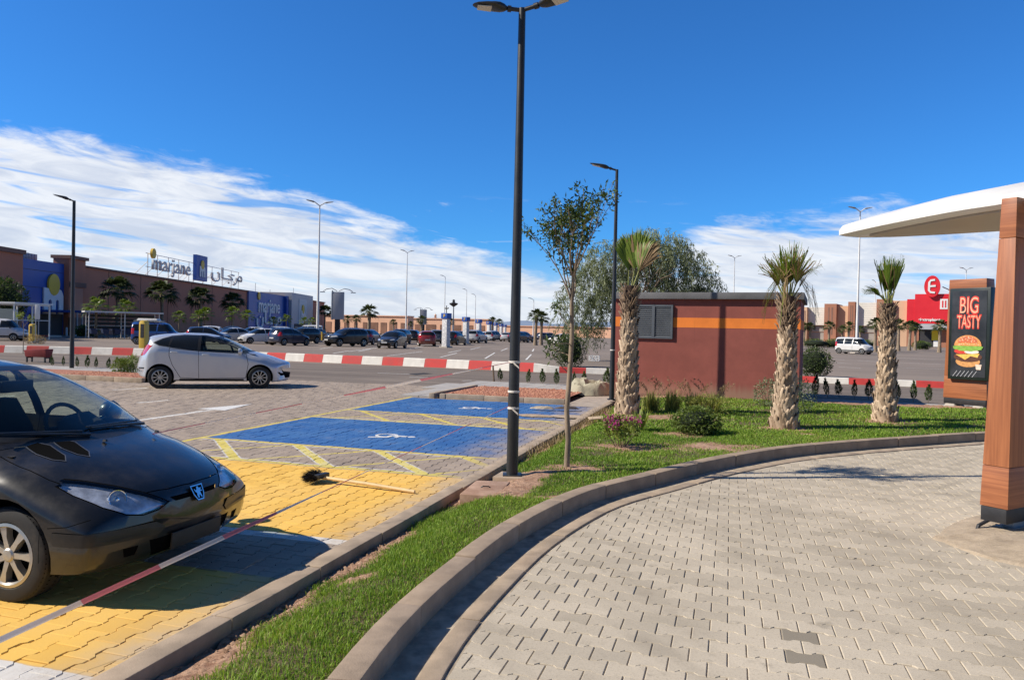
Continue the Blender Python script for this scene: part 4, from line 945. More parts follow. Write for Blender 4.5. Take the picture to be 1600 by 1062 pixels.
# mound of rough concrete under the post
MC = (4.15, 6.42); mpoly = [(3.70, 6.52), (3.78, 6.05), (3.98, 5.74), (4.28, 5.60), (4.75, 5.62), (5.15, 5.9), (5.3, 6.5), (5.2, 7.1), (4.75, 7.38), (4.3, 7.15)]
V = []; F = []; n = len(mpoly)
prof = [(1.04, -0.01), (1.0, 0.012), (0.97, 0.02), (0.62, 0.062), (0.58, 0.066), (0.3, 0.07)]
cx, cy = 4.48, 6.5; N = 70
big_ = smooth_path(mpoly + [mpoly[0]], 0.07); N = len(big_) - 1
for k, (sc_, z_) in enumerate(prof):
    for i in range(N):
        w_ = 1 + 0.012 * math.sin(i * 1.7 + k) ; V.append((cx + (big_[i][0] - cx) * sc_ * w_, cy + (big_[i][1] - cy) * sc_ * w_, z_ + (rng.normal() * 0.0035 if k else 0) + (0.006 * (i % 3 == 0) if k in (3, 4) and 20 < i < 40 else 0)))
for k in range(len(prof) - 1):
    for i in range(N): F.append((k * N + i, k * N + (i + 1) % N, (k + 1) * N + (i + 1) % N, (k + 1) * N + i))
F.append(tuple((len(prof) - 1) * N + i for i in range(N)))
me = arr_mesh('concrete_mound', V, F, smooth=True); me.set_sharp_from_angle(angle=R(25))
m, b, nn = pbsdf('mound_concrete'); v = nn.coords('Object'); f = nn.noise(v, 6, 8, 0.7); g = nn.noise(nn.scale(v, (2, 14, 4)), 3, 8, 0.7)
c = nn.mix(nn.ramp(f, 0.3, 0.7), (0.36, 0.285, 0.20), (0.52, 0.42, 0.30)); c = nn.mix(nn.ramp(g, 0.52, 0.72, 0, 0.6), c, (0.23, 0.165, 0.11))
nn.put(b.inputs['Base Color'], c); b.inputs['Roughness'].default_value = 0.95; nn.put(b.inputs['Normal'], nn.bump(nn.math('ADD', g, nn.math('MULTIPLY', f, 0.6)), 0.9, 0.02))
tag(link('concrete_mound', me, m), 'rough tan concrete footing mounded round the canopy post on the pavers', 'footing')

# ------------------------------------------------------------------ advertising stand with the burger poster
sg = G(1502, 646, 0.03)
stand = empty('menu_stand', (sg.x + 0.33, sg.y + 0.45, 0.0), face_rot(-0.87, -0.5), 'wood clad advertising stand with a dark framed burger poster on its side', 'sign')
zb1, zt1 = 0.34, 3.18
def w2(z): return 1.02 + (0.86 - 1.02) * (z - zb1) / (zt1 - zb1)
for z0, z1, mm, nm in ((zb1, 0.86, 'wood_h', 'bottom_panel'), (0.864, 2.9, 'wood_v', 'cladding'), (2.904, zt1, 'wood_h', 'top_panel')): slab(nm, stand, w2(z0), w2(z1), 0.36, 0.33, z0, z1, MT[mm], 0.006)
slab('foot', stand, 0.98, 0.98, 0.34, 0.34, 0.2, 0.337, MT['dark_plastic'])
for x_ in (-0.33, 0.33):
    mb = MB(); mb.prism([(-0.2, 0), (0.2, 0), (0.2, 0.05), (0.1, 0.2), (-0.1, 0.2), (-0.2, 0.05)], -0.2, 0.2, fn=lambda x, y, z: (x + x_, 0.17 + z, y)); mb.build('concrete_block', MT['concrete_pale'], stand, bevel=0.01)
bx = empty('poster_case', (0, 0, 0)); bx.parent = stand
MT['case_green'] = mat('case_green_black', (0.012, 0.02, 0.016), 0.35, 0, 0.1, 2)
z0, z1, wb, db, y0 = 0.80, 2.96, 0.94, 0.30, 0.14
BXO = 0.12
mb = MB(); mb.box((BXO, y0 - db / 2 + .05, (z0 + z1) / 2), (wb, db, z1 - z0)); body = mb.build('poster_case', MT['case_green'], stand, bevel=0.012)
bpy.data.objects.remove(bx)
yf = y0 - db + 0.05
MT['poster_black'] = mat('poster_slate', (0.022, 0.024, 0.028), 0.4, 0, 0.5, 2.2, dirt=((0.09, 0.095, 0.10), 0.4))
mb = MB(); mb.box((BXO, yf - 0.004, (z0 + z1) / 2), (wb - .14, 0.01, z1 - z0 - .14)); pos = mb.build('poster', MT['poster_black'], stand)
MT['poster_red'] = mat('poster_red', (0.72, 0.05, 0.03), 0.5, 0, 0.1, 5); MT['poster_peach'] = mat('poster_peach', (0.90, 0.42, 0.26), 0.5, 0, 0.08, 5)
for txt, s_, z_, sx_ in (('BIG', 0.54, 2.53, 0.54), ('TASTY', 0.42, 2.15, 0.44)):
    text_obj('headline_glow', txt, s_, 0.004, MT['poster_red'], pos, (BXO, yf - 0.012, z_), (PI / 2, 0, 0), 0.026, sx_)
    text_obj('headline', txt, s_, 0.004, MT['poster_peach'], pos, (BXO, yf - 0.018, z_), (PI / 2, 0, 0), -0.004, sx_)
# printed burger: flat shapes on the poster
def blob(nm, pts, col, lvl):
    mb = MB(); mb.prism(pts, 0, 0.003); o = mb.build(nm, mat('print_' + nm, col, 0.5, 0, 0.2, 14), pos); o.location = (BXO, yf - 0.011 - 0.0035 * lvl, 1.47); o.rotation_euler = (PI / 2, 0, 0); o.scale = (1.12, 1.0, 1.0); return o
def ell(cx, cy, rx, ry, a0=0, a1=360, k=24, wob=0.0): return [(cx + rx * math.cos(R(a0 + (a1 - a0) * i / k)) * (1 + wob * math.sin(i * 2.9)), cy + ry * math.sin(R(a0 + (a1 - a0) * i / k)) * (1 + wob * math.sin(i * 3.7))) for i in range(k + (0 if a1 - a0 == 360 else 1))]
blob('bun_base', ell(0, -0.24, 0.25, 0.13), (0.62, 0.30, 0.10), 0)
blob('patty', ell(0, -0.13, 0.29, 0.12), (0.10, 0.035, 0.018), 1)
blob('cheese', [(-0.25, -0.08), (0.24, -0.05), (0.2, -0.14), (0.06, -0.11), (-0.05, -0.2), (-0.18, -0.12)], (0.90, 0.50, 0.10), 2)
blob('tomato', ell(-0.12, 0.0, 0.16, 0.06), (0.66, 0.05, 0.03), 3)
blob('onion', ell(0.08, -0.01, 0.15, 0.045), (0.80, 0.72, 0.62), 3.4)
blob('lettuce', ell(0, 0.09, 0.31, 0.085, wob=0.10), (0.22, 0.42, 0.06), 4)
blob('bun_top', ell(0, 0.13, 0.28, 0.25, 0, 180) , (0.72, 0.30, 0.09), 5)
mb = MB(); mb.prism(ell(0, 0.2, 0.2, 0.16, 0, 180), 0, 0.003)
for i in range(34):
    a, r_ = rng.random() * PI, math.sqrt(rng.random()); mb.prism(ell(0.24 * r_ * math.cos(a), 0.15 + 0.2 * r_ * math.sin(a), 0.011, 0.007, k=6), 0.0, 0.006, 1)
o = mb.build('bun_crown', [mat('print_bun_crown', (0.60, 0.15, 0.06), 0.5, 0, 0.2, 14), mat('print_sesame', (0.9, 0.75, 0.5), 0.5)], pos); o.location = (BXO, yf - 0.032, 1.47); o.rotation_euler = (PI / 2, 0, 0); o.scale = (1.12, 1.0, 1.0)
blob('sauce_cup', [(0.18, -0.42), (0.27, -0.42), (0.29, -0.3), (0.16, -0.3)], (0.78, 0.62, 0.5), 2.5)
mb = MB()
for i in range(6): stroke(mb, [(-0.34 + i * .09, -0.5), (-0.24 + i * .09, -0.36)], 0.012, 0, 0.003)
o = mb.build('grill_stroke', MT['cladding_grey'], pos); o.location = (BXO, yf - 0.012, 1.37); o.rotation_euler = (PI / 2, 0, 0)
# ------------------------------------------------------------------ vehicles
def curve(pts):
    """smooth monotone interpolation through (x, v) points given in any order"""
    p = sorted(pts); x = np.array([a for a, _ in p], float); y = np.array([b for _, b in p], float); h = np.diff(x); dl = np.diff(y) / h; m = np.zeros(len(x))
    if len(x) > 2:
        for i in range(1, len(x) - 1):
            if dl[i - 1] * dl[i] > 0: w1, w2 = 2 * h[i] + h[i - 1], h[i] + 2 * h[i - 1]; m[i] = (w1 + w2) / (w1 / dl[i - 1] + w2 / dl[i])
    m[0], m[-1] = dl[0], dl[-1]
    def f(q):
        q = np.clip(q, x[0], x[-1]); i = np.clip(np.searchsorted(x, q) - 1, 0, len(h) - 1); t = (q - x[i]) / h[i]
        return (1 + 2 * t) * (1 - t) ** 2 * y[i] + t * (1 - t) ** 2 * h[i] * m[i] + t * t * (3 - 2 * t) * y[i + 1] + t * t * (t - 1) * h[i] * m[i + 1]
    return f
def car_skin(sp, nx=60, nl=9, nt=9):
    top, bot, wid, belt = curve(sp['top']), curve(sp['bot']), curve(sp['wid']), curve(sp['belt']); nn_, tum, bow = curve(sp['n']), curve(sp['tum']), curve(sp['bow'])
    xf = max(p[0] for p in sp['top']); xr = min(p[0] for p in sp['top'])
    u = np.linspace(0, 1, nx); u = u + 0.055 * np.sin(2 * PI * u) * -1 * -1 if False else u
    e = 0.5 - 0.5 * np.cos(PI * u); u = 0.55 * u + 0.45 * e; xs = xf + (xr - xf) * u
    V = []; rows = []
    kl = sp.get('kl', 0.06)
    for x in xs:
        zt, zb, w_ = float(top(x)), float(bot(x)), float(wid(x)); b = min(float(belt(x)), zb + (zt - zb) * 0.74); n_, tm, bw = float(nn_(x)), math.tan(R(float(tum(x)))), float(bow(x))
        half = [(0.0, zb), (0.45 * w_, zb), (0.86 * w_, zb)]
        for k in range(nl):
            f_ = k / (nl - 1); z = zb + (b - zb) * (0.05 + 0.95 * f_); q = (b - z) / max(b - zb, 1e-4); half.append((w_ * (1 - kl * q ** 2), z))
        for k in range(1, nt + 1):
            ph = 0.5 * PI * k / nt; z = b + (zt - b) * math.sin(ph) ** (2 / n_); y = max(0, (w_ - (z - b) * tm)) * max(0.0, math.cos(ph)) ** (2 / n_); half.append((y if k < nt else 0.0, z))
        # close steps on the crown
        half2 = half[:-1]; y0, z0 = half[-2]; zt_ = half[-1][1]
        for k in range(1, 4): f_ = k / 4; half2.append((y0 * (1 - f_), z0 + (zt_ - z0) * (1 - (1 - f_) ** 2)))
        half2.append((0.0, zt_)); half = half2
        row = []
        full = [(y, z) for y, z in half] + [(-y, z) for y, z in half[-2:0:-1]]
        for y, z in full: V.append((x - bw * (abs(y) / max(w_, 1e-3)) ** 2.2, y, z)); row.append(len(V) - 1)
        rows.append(row)
    F = []; n = len(rows[0])
    for i in range(len(rows) - 1):
        for k in range(n): F.append((rows[i][k], rows[i][(k + 1) % n], rows[i + 1][(k + 1) % n], rows[i + 1][k]))
    F.append(tuple(rows[0])); F.append(tuple(rows[-1][::-1]))
    me = bpy.data.meshes.new('skin'); me.from_pydata(V, [], F); bm = bmesh.new(); bm.from_mesh(me); bpy.data.meshes.remove(me)
    bmesh.ops.remove_doubles(bm, verts=bm.verts, dist=0.0008); bmesh.ops.recalc_face_normals(bm, faces=bm.faces)
    bm.faces.layers.int.new('reg'); return bm
VIEW = {'side': (0, 2), 'front': (1, 2), 'top': (0, 1)}
def pip(x, y, poly):
    r = False; n = len(poly)
    for i in range(n):
        x1, y1 = poly[i]; x2, y2 = poly[(i + 1) % n]
        if (y1 > y) != (y2 > y) and x < (x2 - x1) * (y - y1) / (y2 - y1) + x1: r = not r
    return r
def cut(bm, poly, view, rid, flt):
    a, b = VIEW[view]; lay = bm.faces.layers.int['reg']; lo = [min(p[i] for p in poly) for i in (0, 1)]; hi = [max(p[i] for p in poly) for i in (0, 1)]
    def near():
        out = []
        for f in bm.faces:
            if not flt(f.calc_center_median(), f.normal): continue
            c0 = [v.co[a] for v in f.verts]; c1 = [v.co[b] for v in f.verts]
            if max(c0) < lo[0] or min(c0) > hi[0] or max(c1) < lo[1] or min(c1) > hi[1]: continue
            out.append(f)
        return out
    n = len(poly)
    for i in range(n):
        p, q = poly[i], poly[(i + 1) % n]; no = Vector((0, 0, 0)); co = Vector((0, 0, 0)); co[a], co[b] = p; no[a], no[b] = (q[1] - p[1]), -(q[0] - p[0])
        if no.length < 1e-7: continue
        fs = near()
        # only faces the edge itself runs through
        e0 = (min(p[0], q[0]) - 1e-4, min(p[1], q[1]) - 1e-4); e1 = (max(p[0], q[0]) + 1e-4, max(p[1], q[1]) + 1e-4)
        fs = [f for f in fs if max(v.co[a] for v in f.verts) >= e0[0] and min(v.co[a] for v in f.verts) <= e1[0] and max(v.co[b] for v in f.verts) >= e0[1] and min(v.co[b] for v in f.verts) <= e1[1]]
        if not fs: continue
        g = list({e for f in fs for e in f.edges}) + list({v for f in fs for v in f.verts}) + fs
        bmesh.ops.bisect_plane(bm, geom=g, dist=1e-5, plane_co=co, plane_no=no.normalized())
    for f in near():
        c = f.calc_center_median()
        if pip(c[a], c[b], poly): f[lay] = rid
def take(bm, rids, side=0):
    """a new mesh of the faces with these region ids"""
    lay = bm.faces.layers.int['reg']; nb = bmesh.new(); vm = {}
    for f in bm.faces:
        if f[lay] not in rids: continue
        if side and (f.calc_center_median().y > 0) != (side > 0): continue
        vs = []
        for v in f.verts:
            if v not in vm: vm[v] = nb.verts.new(v.co)
            vs.append(vm[v])
        try: nb.faces.new(vs).smooth = True
        except ValueError: pass
    return nb
def from_bm(nb, name, m, parent, ang=38, push=0.0, solid=0.0):
    if not nb.faces: nb.free(); return None
    nb.normal_update()
    if push:
        for v in nb.verts: v.co += v.normal * push
    if solid: bmesh.ops.solidify(nb, geom=list(nb.faces), thickness=solid)
    me = bpy.data.meshes.new(name); nb.to_mesh(me); nb.free(); me.polygons.foreach_set('use_smooth', np.ones(len(me.polygons), bool)); me.set_sharp_from_angle(angle=R(ang))
    return link(name, me, m, parent)
def inset(poly, d):
    """polygon moved inwards by d"""
    n = len(poly); area = sum(poly[i][0] * poly[(i + 1) % n][1] - poly[(i + 1) % n][0] * poly[i][1] for i in range(n)); s_ = 1 if area > 0 else -1; out = []
    for i in range(n):
        p0, p1, p2 = Vector(poly[i - 1]), Vector(poly[i]), Vector(poly[(i + 1) % n]); a = (p1 - p0).normalized(); b = (p2 - p1).normalized(); na = Vector((-a.y, a.x)) * s_; nb = Vector((-b.y, b.x)) * s_
        bi = na + nb; L = bi.length
        if L < 1e-6: out.append(tuple(p1 + na * d)); continue
        bi /= L; out.append(tuple(p1 + bi * d / max(0.45, bi.dot(na))))
    return out
def thick(pts, w):
    n = len(pts); L = []; Rr = []
    for i, p in enumerate(pts):
        a = Vector(pts[max(i - 1, 0)]); b2 = Vector(pts[min(i + 1, n - 1)]); t = (b2 - a).normalized(); L.append((p[0] - t.y * w / 2, p[1] + t.x * w / 2)); Rr.append((p[0] + t.y * w / 2, p[1] - t.x * w / 2))
    return Rr + L[::-1]
def circ(cx, cz, r, n=26): return [(cx + r * math.cos(2 * PI * i / n), cz + r * math.sin(2 * PI * i / n)) for i in range(n)]
def paint(name, col, flake=0.0, rough=0.28, dust=0.25, low_k=0.9):
    m, b, n = pbsdf(name); v = n.coords('Object'); f = n.noise(v, 3, 6, 0.65); z = n.xyz(v)[2]
    d_ = n.math('MULTIPLY', n.ramp(f, 0.4, 0.75), dust); low = n.ramp(z, 0.15, 0.55, dust * low_k, 0.0)
    c = n.mix(n.math('ADD', d_, low, clamp=True), col, (0.26, 0.21, 0.16)); n.put(b.inputs['Base Color'], c)
    b.inputs['Metallic'].default_value = flake; n.put(b.inputs['Roughness'], n.ramp(f, 0.3, 0.8, rough, rough + 0.18)); b.inputs['Coat Weight'].default_value = 0.7; n.put(b.inputs['Coat Roughness'], n.ramp(f, 0.35, 0.75, 0.04, 0.22))
    return m
def paint_obj():
    m, b, n = pbsdf('car_paint'); oi = n.new('ShaderNodeObjectInfo'); v = n.coords('Object'); f = n.noise(v, 2, 5, 0.6); z = n.xyz(v)[2]
    c = n.mix(n.math('ADD', n.math('MULTIPLY', n.ramp(f, 0.45, 0.75), 0.15), n.ramp(z, 0.15, 0.6, 0.25, 0.0), clamp=True), oi.outputs['Color'], (0.26, 0.21, 0.16)); n.put(b.inputs['Base Color'], c)
    b.inputs['Roughness'].default_value = 0.3; b.inputs['Coat Weight'].default_value = 0.6; b.inputs['Coat Roughness'].default_value = 0.08; return m
MT['car_paint'] = paint_obj()
MT['car_dark_glass'] = mat('car_dark_glass', (0.012, 0.014, 0.016), 0.06, 0, 0.2, 2, spec=0.6)
MT['car_glass'] = glass('car_glass', (0.78, 0.88, 0.83), 0.02); MT['side_glass'] = glass('side_glass', (0.60, 0.68, 0.64), 0.03)
MT['lens'] = glass('lens', (0.9, 0.92, 0.95), 0.05); MT['red_lens'] = mat('red_lens', (0.50, 0.015, 0.012), 0.12, 0, 0.15, 30, coat=0.6)
MT['white_lens'] = mat('white_lens', (0.62, 0.64, 0.66), 0.12, 0.3, 0.2, 30, coat=0.6); MT['rim_silver'] = mat('rim_silver', (0.52, 0.50, 0.46), 0.32, 0.7, 0.1, 6, dirt=((0.22, 0.17, 0.12), 0.4))
MT['interior'] = mat('interior', (0.035, 0.035, 0.038), 0.85, 0, 0.2, 6); MT['trim_black'] = mat('trim_black', (0.016, 0.016, 0.017), 0.38, 0, 0.2, 9, dirt=((0.07, 0.06, 0.05), 0.35)); MT['gap'] = mat('gap', (0.004, 0.004, 0.004), 0.9, spec=0.05)
MT['plate'] = mat('plate', (0.55, 0.55, 0.54), 0.5, 0, 0.05, 20); MT['plate_dark'] = mat('plate_dark', (0.035, 0.032, 0.03), 0.6, 0, 0.2, 8)
def wheel(parent, x, y, r, wd, side, spokes, detail=True, rimr=0.66, sw=0.34):
    """tyre with its rim as a sub-part; side -1 = right-hand side"""
    mb = MB(); n = 40 if detail else 18; o = side; rr = r * rimr
    prof = [(rr, -0.42), (rr + .012, -0.5), (r * 0.90, -0.5), (r * 0.965, -0.45), (r, -0.36), (r, 0.36), (r * 0.965, 0.45), (r * 0.90, 0.5), (rr + .012, 0.5), (rr, 0.42)]
    mb.lathe([(a, b * wd) for a, b in prof], (0, 0, 0), n, axis='y')
    if detail:       # tread grooves across the shoulders
        for k in range(60):
            t = 2 * PI * k / 60
            for s_ in (-1, 1):
                c, s2 = math.cos(t), math.sin(t); t2 = t + 0.03; c2, s3 = math.cos(t2), math.sin(t2); q = r * 1.005
                mb.add([(q * c, s_ * wd * .12, q * s2), (q * c2, s_ * wd * .12, q * s3), (r * .975 * c2, s_ * wd * .44, r * .975 * s3), (r * .975 * c, s_ * wd * .44, r * .975 * s2)], [(0, 1, 2, 3)], 1)
    ty = mb.build('tyre', [MT['rubber'], MT['gap']], parent, smooth=30); ty.location = (x, y, r - 0.006)
    mb = MB(); f = o * wd * 0.5; ro = rr + 0.004
    mb.lathe([(ro, f * 0.1), (ro, f * 0.98), (ro - 0.018, f * 1.02), (ro - 0.03, f * 0.85), (ro - 0.03, f * 0.1)], (0, 0, 0), n, axis='y')
    mb.lathe([(0, f * 0.35), (ro - .01, f * 0.30)], (0, 0, 0), n, 1, axis='y')
    if spokes:
        for k in range(spokes):
            t = 2 * PI * k / spokes; c, s2 = math.cos(t), math.sin(t); w0, w1 = sw * rr * 0.42, sw * rr * 0.62; r0, r1 = rr * 0.14, ro - 0.012
            def P(rad, lat, yy): return (rad * c - lat * s2, yy, rad * s2 + lat * c)
            vs = []
            for rad, w_, yy in ((r0, w0, f * 0.86), ((r0 + r1) * .5, w0 * .8, f * 0.92), (r1, w1, f * 0.90)):
                vs += [P(rad, -w_ / 2, yy), P(rad, w_ / 2, yy), P(rad, w_ / 2, f * .45), P(rad, -w_ / 2, f * .45)]
            mb.add(vs, [(0, 1, 5, 4), (4, 5, 9, 8), (1, 2, 6, 5), (5, 6, 10, 9), (3, 0, 4, 7), (7, 4, 8, 11)])
        mb.lathe([(0, f * 0.98), (rr * .17, f * .96), (rr * .22, f * .88), (rr * .22, f * .5)], (0, 0, 0), 18, axis='y')
    else: mb.lathe([(0, f * .9), (rr * .55, f * .82), (ro - .03, f * .88)], (0, 0, 0), n, axis='y')
    mb.build('rim', [MT['rim_silver'], MT['gap']], ty, smooth=30)
def liner(parent, x, zc, ra, y0, y1):
    mb = MB(); n = 14; V = []
    for i in range(n + 1):
        t = PI * (-0.12 + 1.24 * i / n); V += [(x + ra * math.cos(t), y0, zc + ra * math.sin(t)), (x + ra * math.cos(t), y1, zc + ra * math.sin(t))]
    mb.add(V, [(2 * i, 2 * i + 2, 2 * i + 3, 2 * i + 1) for i in range(n)]); mb.add([V[2 * i + 1] for i in range(n + 1)], [tuple(range(n + 1))])
    mb.build('wheel_arch', MT['gap'], parent)
def handles(parent, pts, W, m):
    for x, z in pts:
        for s_ in (-1, 1):
            mb = MB(); mb.tube([(x - .10, s_ * (W - 0.004), z), (x - .07, s_ * (W + .02), z + .006), (x + .07, s_ * (W + .02), z + .004), (x + .10, s_ * (W - 0.004), z)], [.010, .014, .014, .010], 8); mb.build('door_handle', m, parent, smooth=40)
def mirror(parent, x, y, z, m, s_):
    mb = MB(); mb.tube([(x + .02, y - s_ * .05, z - .05), (x + .0, y + s_ * .05, z - .02)], [.022, .02], 8)
    pts = [(x + .045, 0.4), (x + .02, .85), (x - .03, 1.0), (x - .055, .98)]
    for k in range(1): mb.tube([(x + .055, y + s_ * .12, z + .01), (x + .04, y + s_ * .12, z + .01), (x + .0, y + s_ * .12, z + .01), (x - .045, y + s_ * .12, z + .01)], [.03, .075, .098, .088], 12)
    mb.build('wing_mirror', m, parent, smooth=50)
def seat(mb, x, y, z=0.25):
    mb.box((x + .05, y, z + .14), (.5, .48, .2)); 
    vs = []
    for zz, xx, w_, t in ((z + .2, x - .16, .23, .09), (z + .55, x - .26, .24, .08), (z + .78, x - .33, .17, .06)): vs += [(xx - t, y - w_, zz), (xx + t, y - w_, zz), (xx + t, y + w_, zz), (xx - t, y + w_, zz)]
    mb.add(vs, [(0, 1, 5, 4), (1, 2, 6, 5), (2, 3, 7, 6), (3, 0, 4, 7), (4, 5, 9, 8), (5, 6, 10, 9), (6, 7, 11, 10), (7, 4, 8, 11), (8, 9, 10, 11)])
    mb.tube([(x - .35, y - .12, z + .90), (x - .35, y, z + .915), (x - .35, y + .12, z + .90)], [.06, .085, .06], 8)

def build_car(name, sp, m_paint, loc, yaw, label, cat='car', nx=60, near=False, group=None):
    t = empty(name, loc, yaw, label, cat, group); bm = car_skin(sp, nx, sp.get('nl', 9), sp.get('nt', 8)); hw = sp['hw']
    sideF = lambda c, n: abs(n.y) > 0.30 and abs(c.y) > hw * 0.45
    regs = {}; nid = [0]
    def region(part, poly, view, flt, mm, split=False, push=0.0, child=None):
        nid[0] += 1; cut(bm, poly, view, nid[0], flt); regs[nid[0]] = (part, mm, split, push, child); return nid[0]
    void = 999
    for xa in (sp['xf'], sp['xr']): cut(bm, circ(xa, sp['wr'] + sp.get('az', 0.0), sp['ra']), 'side', void, lambda c, n: abs(c.y) > hw * 0.5)
    for r_ in sp['regions']: region(*r_)
    lay = bm.faces.layers.int['reg']
    body = from_bm(take(bm, {0}), 'body', m_paint, t)
    made = {}
    for i, (part, mm, split, push, child) in regs.items():
        for s_ in ((-1, 1) if split else (0,)):
            par = body if child == 'body' else t
            o = from_bm(take(bm, {i}, s_), part, mm, par, push=push)
            if o: made.setdefault(part, []).append(o)
    bm.free()
    for xa in (sp['xf'], sp['xr']):
        for s_ in (-1, 1):
            liner(body, xa, sp['wr'] + sp.get('az', 0.0), sp['ra'] + 0.012, s_ * (hw - 0.075), s_ * (hw - 0.32)); wheel(t, xa, s_ * (hw - sp['tw'] / 2 - sp.get('inset', 0.02)), sp['wr'], sp['tw'], s_, sp.get('spokes', 5), near, sp.get('rimr', .66), sp.get('sw', .34))
    mb = MB(); L2 = max(p[0] for p in sp['top']); mb.box((0, 0, sp.get('floor', 0.24)), (L2 * 1.7, hw * 1.25, 0.06)); mb.build('underbody', MT['gap'], body)
    return t, body, made
FR = lambda x0, x1, nxm=0.15: (lambda c, n: x0 < c.x < x1 and n.x > nxm)
RE = lambda x0, x1, nxm=0.15: (lambda c, n: x0 < c.x < x1 and n.x < -nxm)
def SD(hw): return lambda c, n: abs(n.y) > 0.28 and abs(c.y) > hw * 0.42
TOPF = lambda z0: (lambda c, n: c.z > z0 and n.z > 0.25)
def sym(p): return p + [(-a, b) for a, b in reversed(p)]

# --- the black hatchback in the yellow bay
SP = dict(hw=0.826, xf=1.1675, xr=-1.2745, wr=0.293, tw=0.19, ra=0.335, az=0.012, spokes=7, rimr=0.66, sw=0.46, inset=0.035, nl=14, nt=14, kl=0.045,
  top=[(1.9175, .47), (1.914, .52), (1.90, .565), (1.875, .605), (1.83, .648), (1.76, .695), (1.62, .76), (1.4, .842), (1.2, .90), (1.13, .925), (1.0, .99), (.8, 1.095), (.6, 1.20), (.42, 1.29), (.28, 1.347), (.1, 1.392), (-.2, 1.425), (-.7, 1.415), (-1.2, 1.37), (-1.45, 1.32), (-1.6, 1.20), (-1.75, 1.0), (-1.85, .86), (-1.90, .6), (-1.9175, .5)],
  bot=[(1.9175, .40), (1.90, .32), (1.87, .24), (1.80, .20), (1.6, .185), (1.2, .19), (-1.2, .19), (-1.6, .22), (-1.85, .3), (-1.9175, .42)],
  wid=[(1.9175, .735), (1.90, .765), (1.85, .785), (1.7, .805), (1.45, .82), (1.2, .826), (.6, .826), (-.5, .826), (-1.2, .82), (-1.6, .79), (-1.85, .72), (-1.9175, .62)],
  belt=[(1.9175, .45), (1.7, .52), (1.4, .66), (1.1, .80), (.8, .875), (0, .90), (-1.0, .94), (-1.5, .96), (-1.9175, .9)],
  n=[(1.9175, 2.0), (1.6, 2.3), (1.2, 2.5), (.9, 2.9), (.3, 3.0), (-.8, 3.0), (-1.5, 3.0), (-1.9175, 2.2)], tum=[(1.9175, 6), (1.25, 8), (.9, 20), (.3, 23), (-1.2, 22), (-1.9175, 10)],
  bow=[(1.9175, .15), (1.6, .17), (1.3, .21), (1.1, .23), (.7, .15), (.3, .05), (0, 0), (-1.3, -.05), (-1.9175, -.3)])
hlp = [(.265, .562), (.34, .532), (.45, .520), (.55, .540), (.63, .592), (.675, .66), (.69, .738), (.65, .742), (.57, .722), (.47, .682), (.36, .625)]
wsp = [(-.715, .945), (-.40, .915), (0, .905), (.40, .915), (.715, .945), (.62, 1.16), (.535, 1.335), (.3, 1.368), (0, 1.375), (-.3, 1.368), (-.535, 1.335), (-.62, 1.16)]
fdw = [(.74, .91), (.42, 1.13), (.16, 1.272), (-.06, 1.328), (-.26, 1.345), (-.28, .90)]; rqw = [(-.36, .90), (-.34, 1.345), (-.8, 1.328), (-1.12, 1.26), (-1.28, 1.12), (-1.30, .97), (-1.0, .91)]
bon = sym([(1.06, .0), (1.055, .30), (1.03, .56), (.985, .672), (1.15, .678), (1.30, .655), (1.45, .60), (1.62, .49), (1.74, .34), (1.80, .17)][1:])
MT['vent_rim'] = mat('vent_rim', (0.14, 0.14, 0.145), 0.35, 0.4)
MT['black_paint'] = paint('black_paint', (0.0075, 0.0075, 0.008), 0.0, 0.30, 0.10, 0.15)
def hood_poly():
    h = [(.93, .672), (1.15, .685), (1.36, .675), (1.52, .64), (1.67, .55), (1.79, .39), (1.835, .2)]
    return h + [(1.85, 0)] + [(x, -y) for x, y in reversed(h)] + [(1.03, -.52), (1.09, -.3), (1.115, 0), (1.09, .3), (1.03, .52)]
HP = hood_poly()
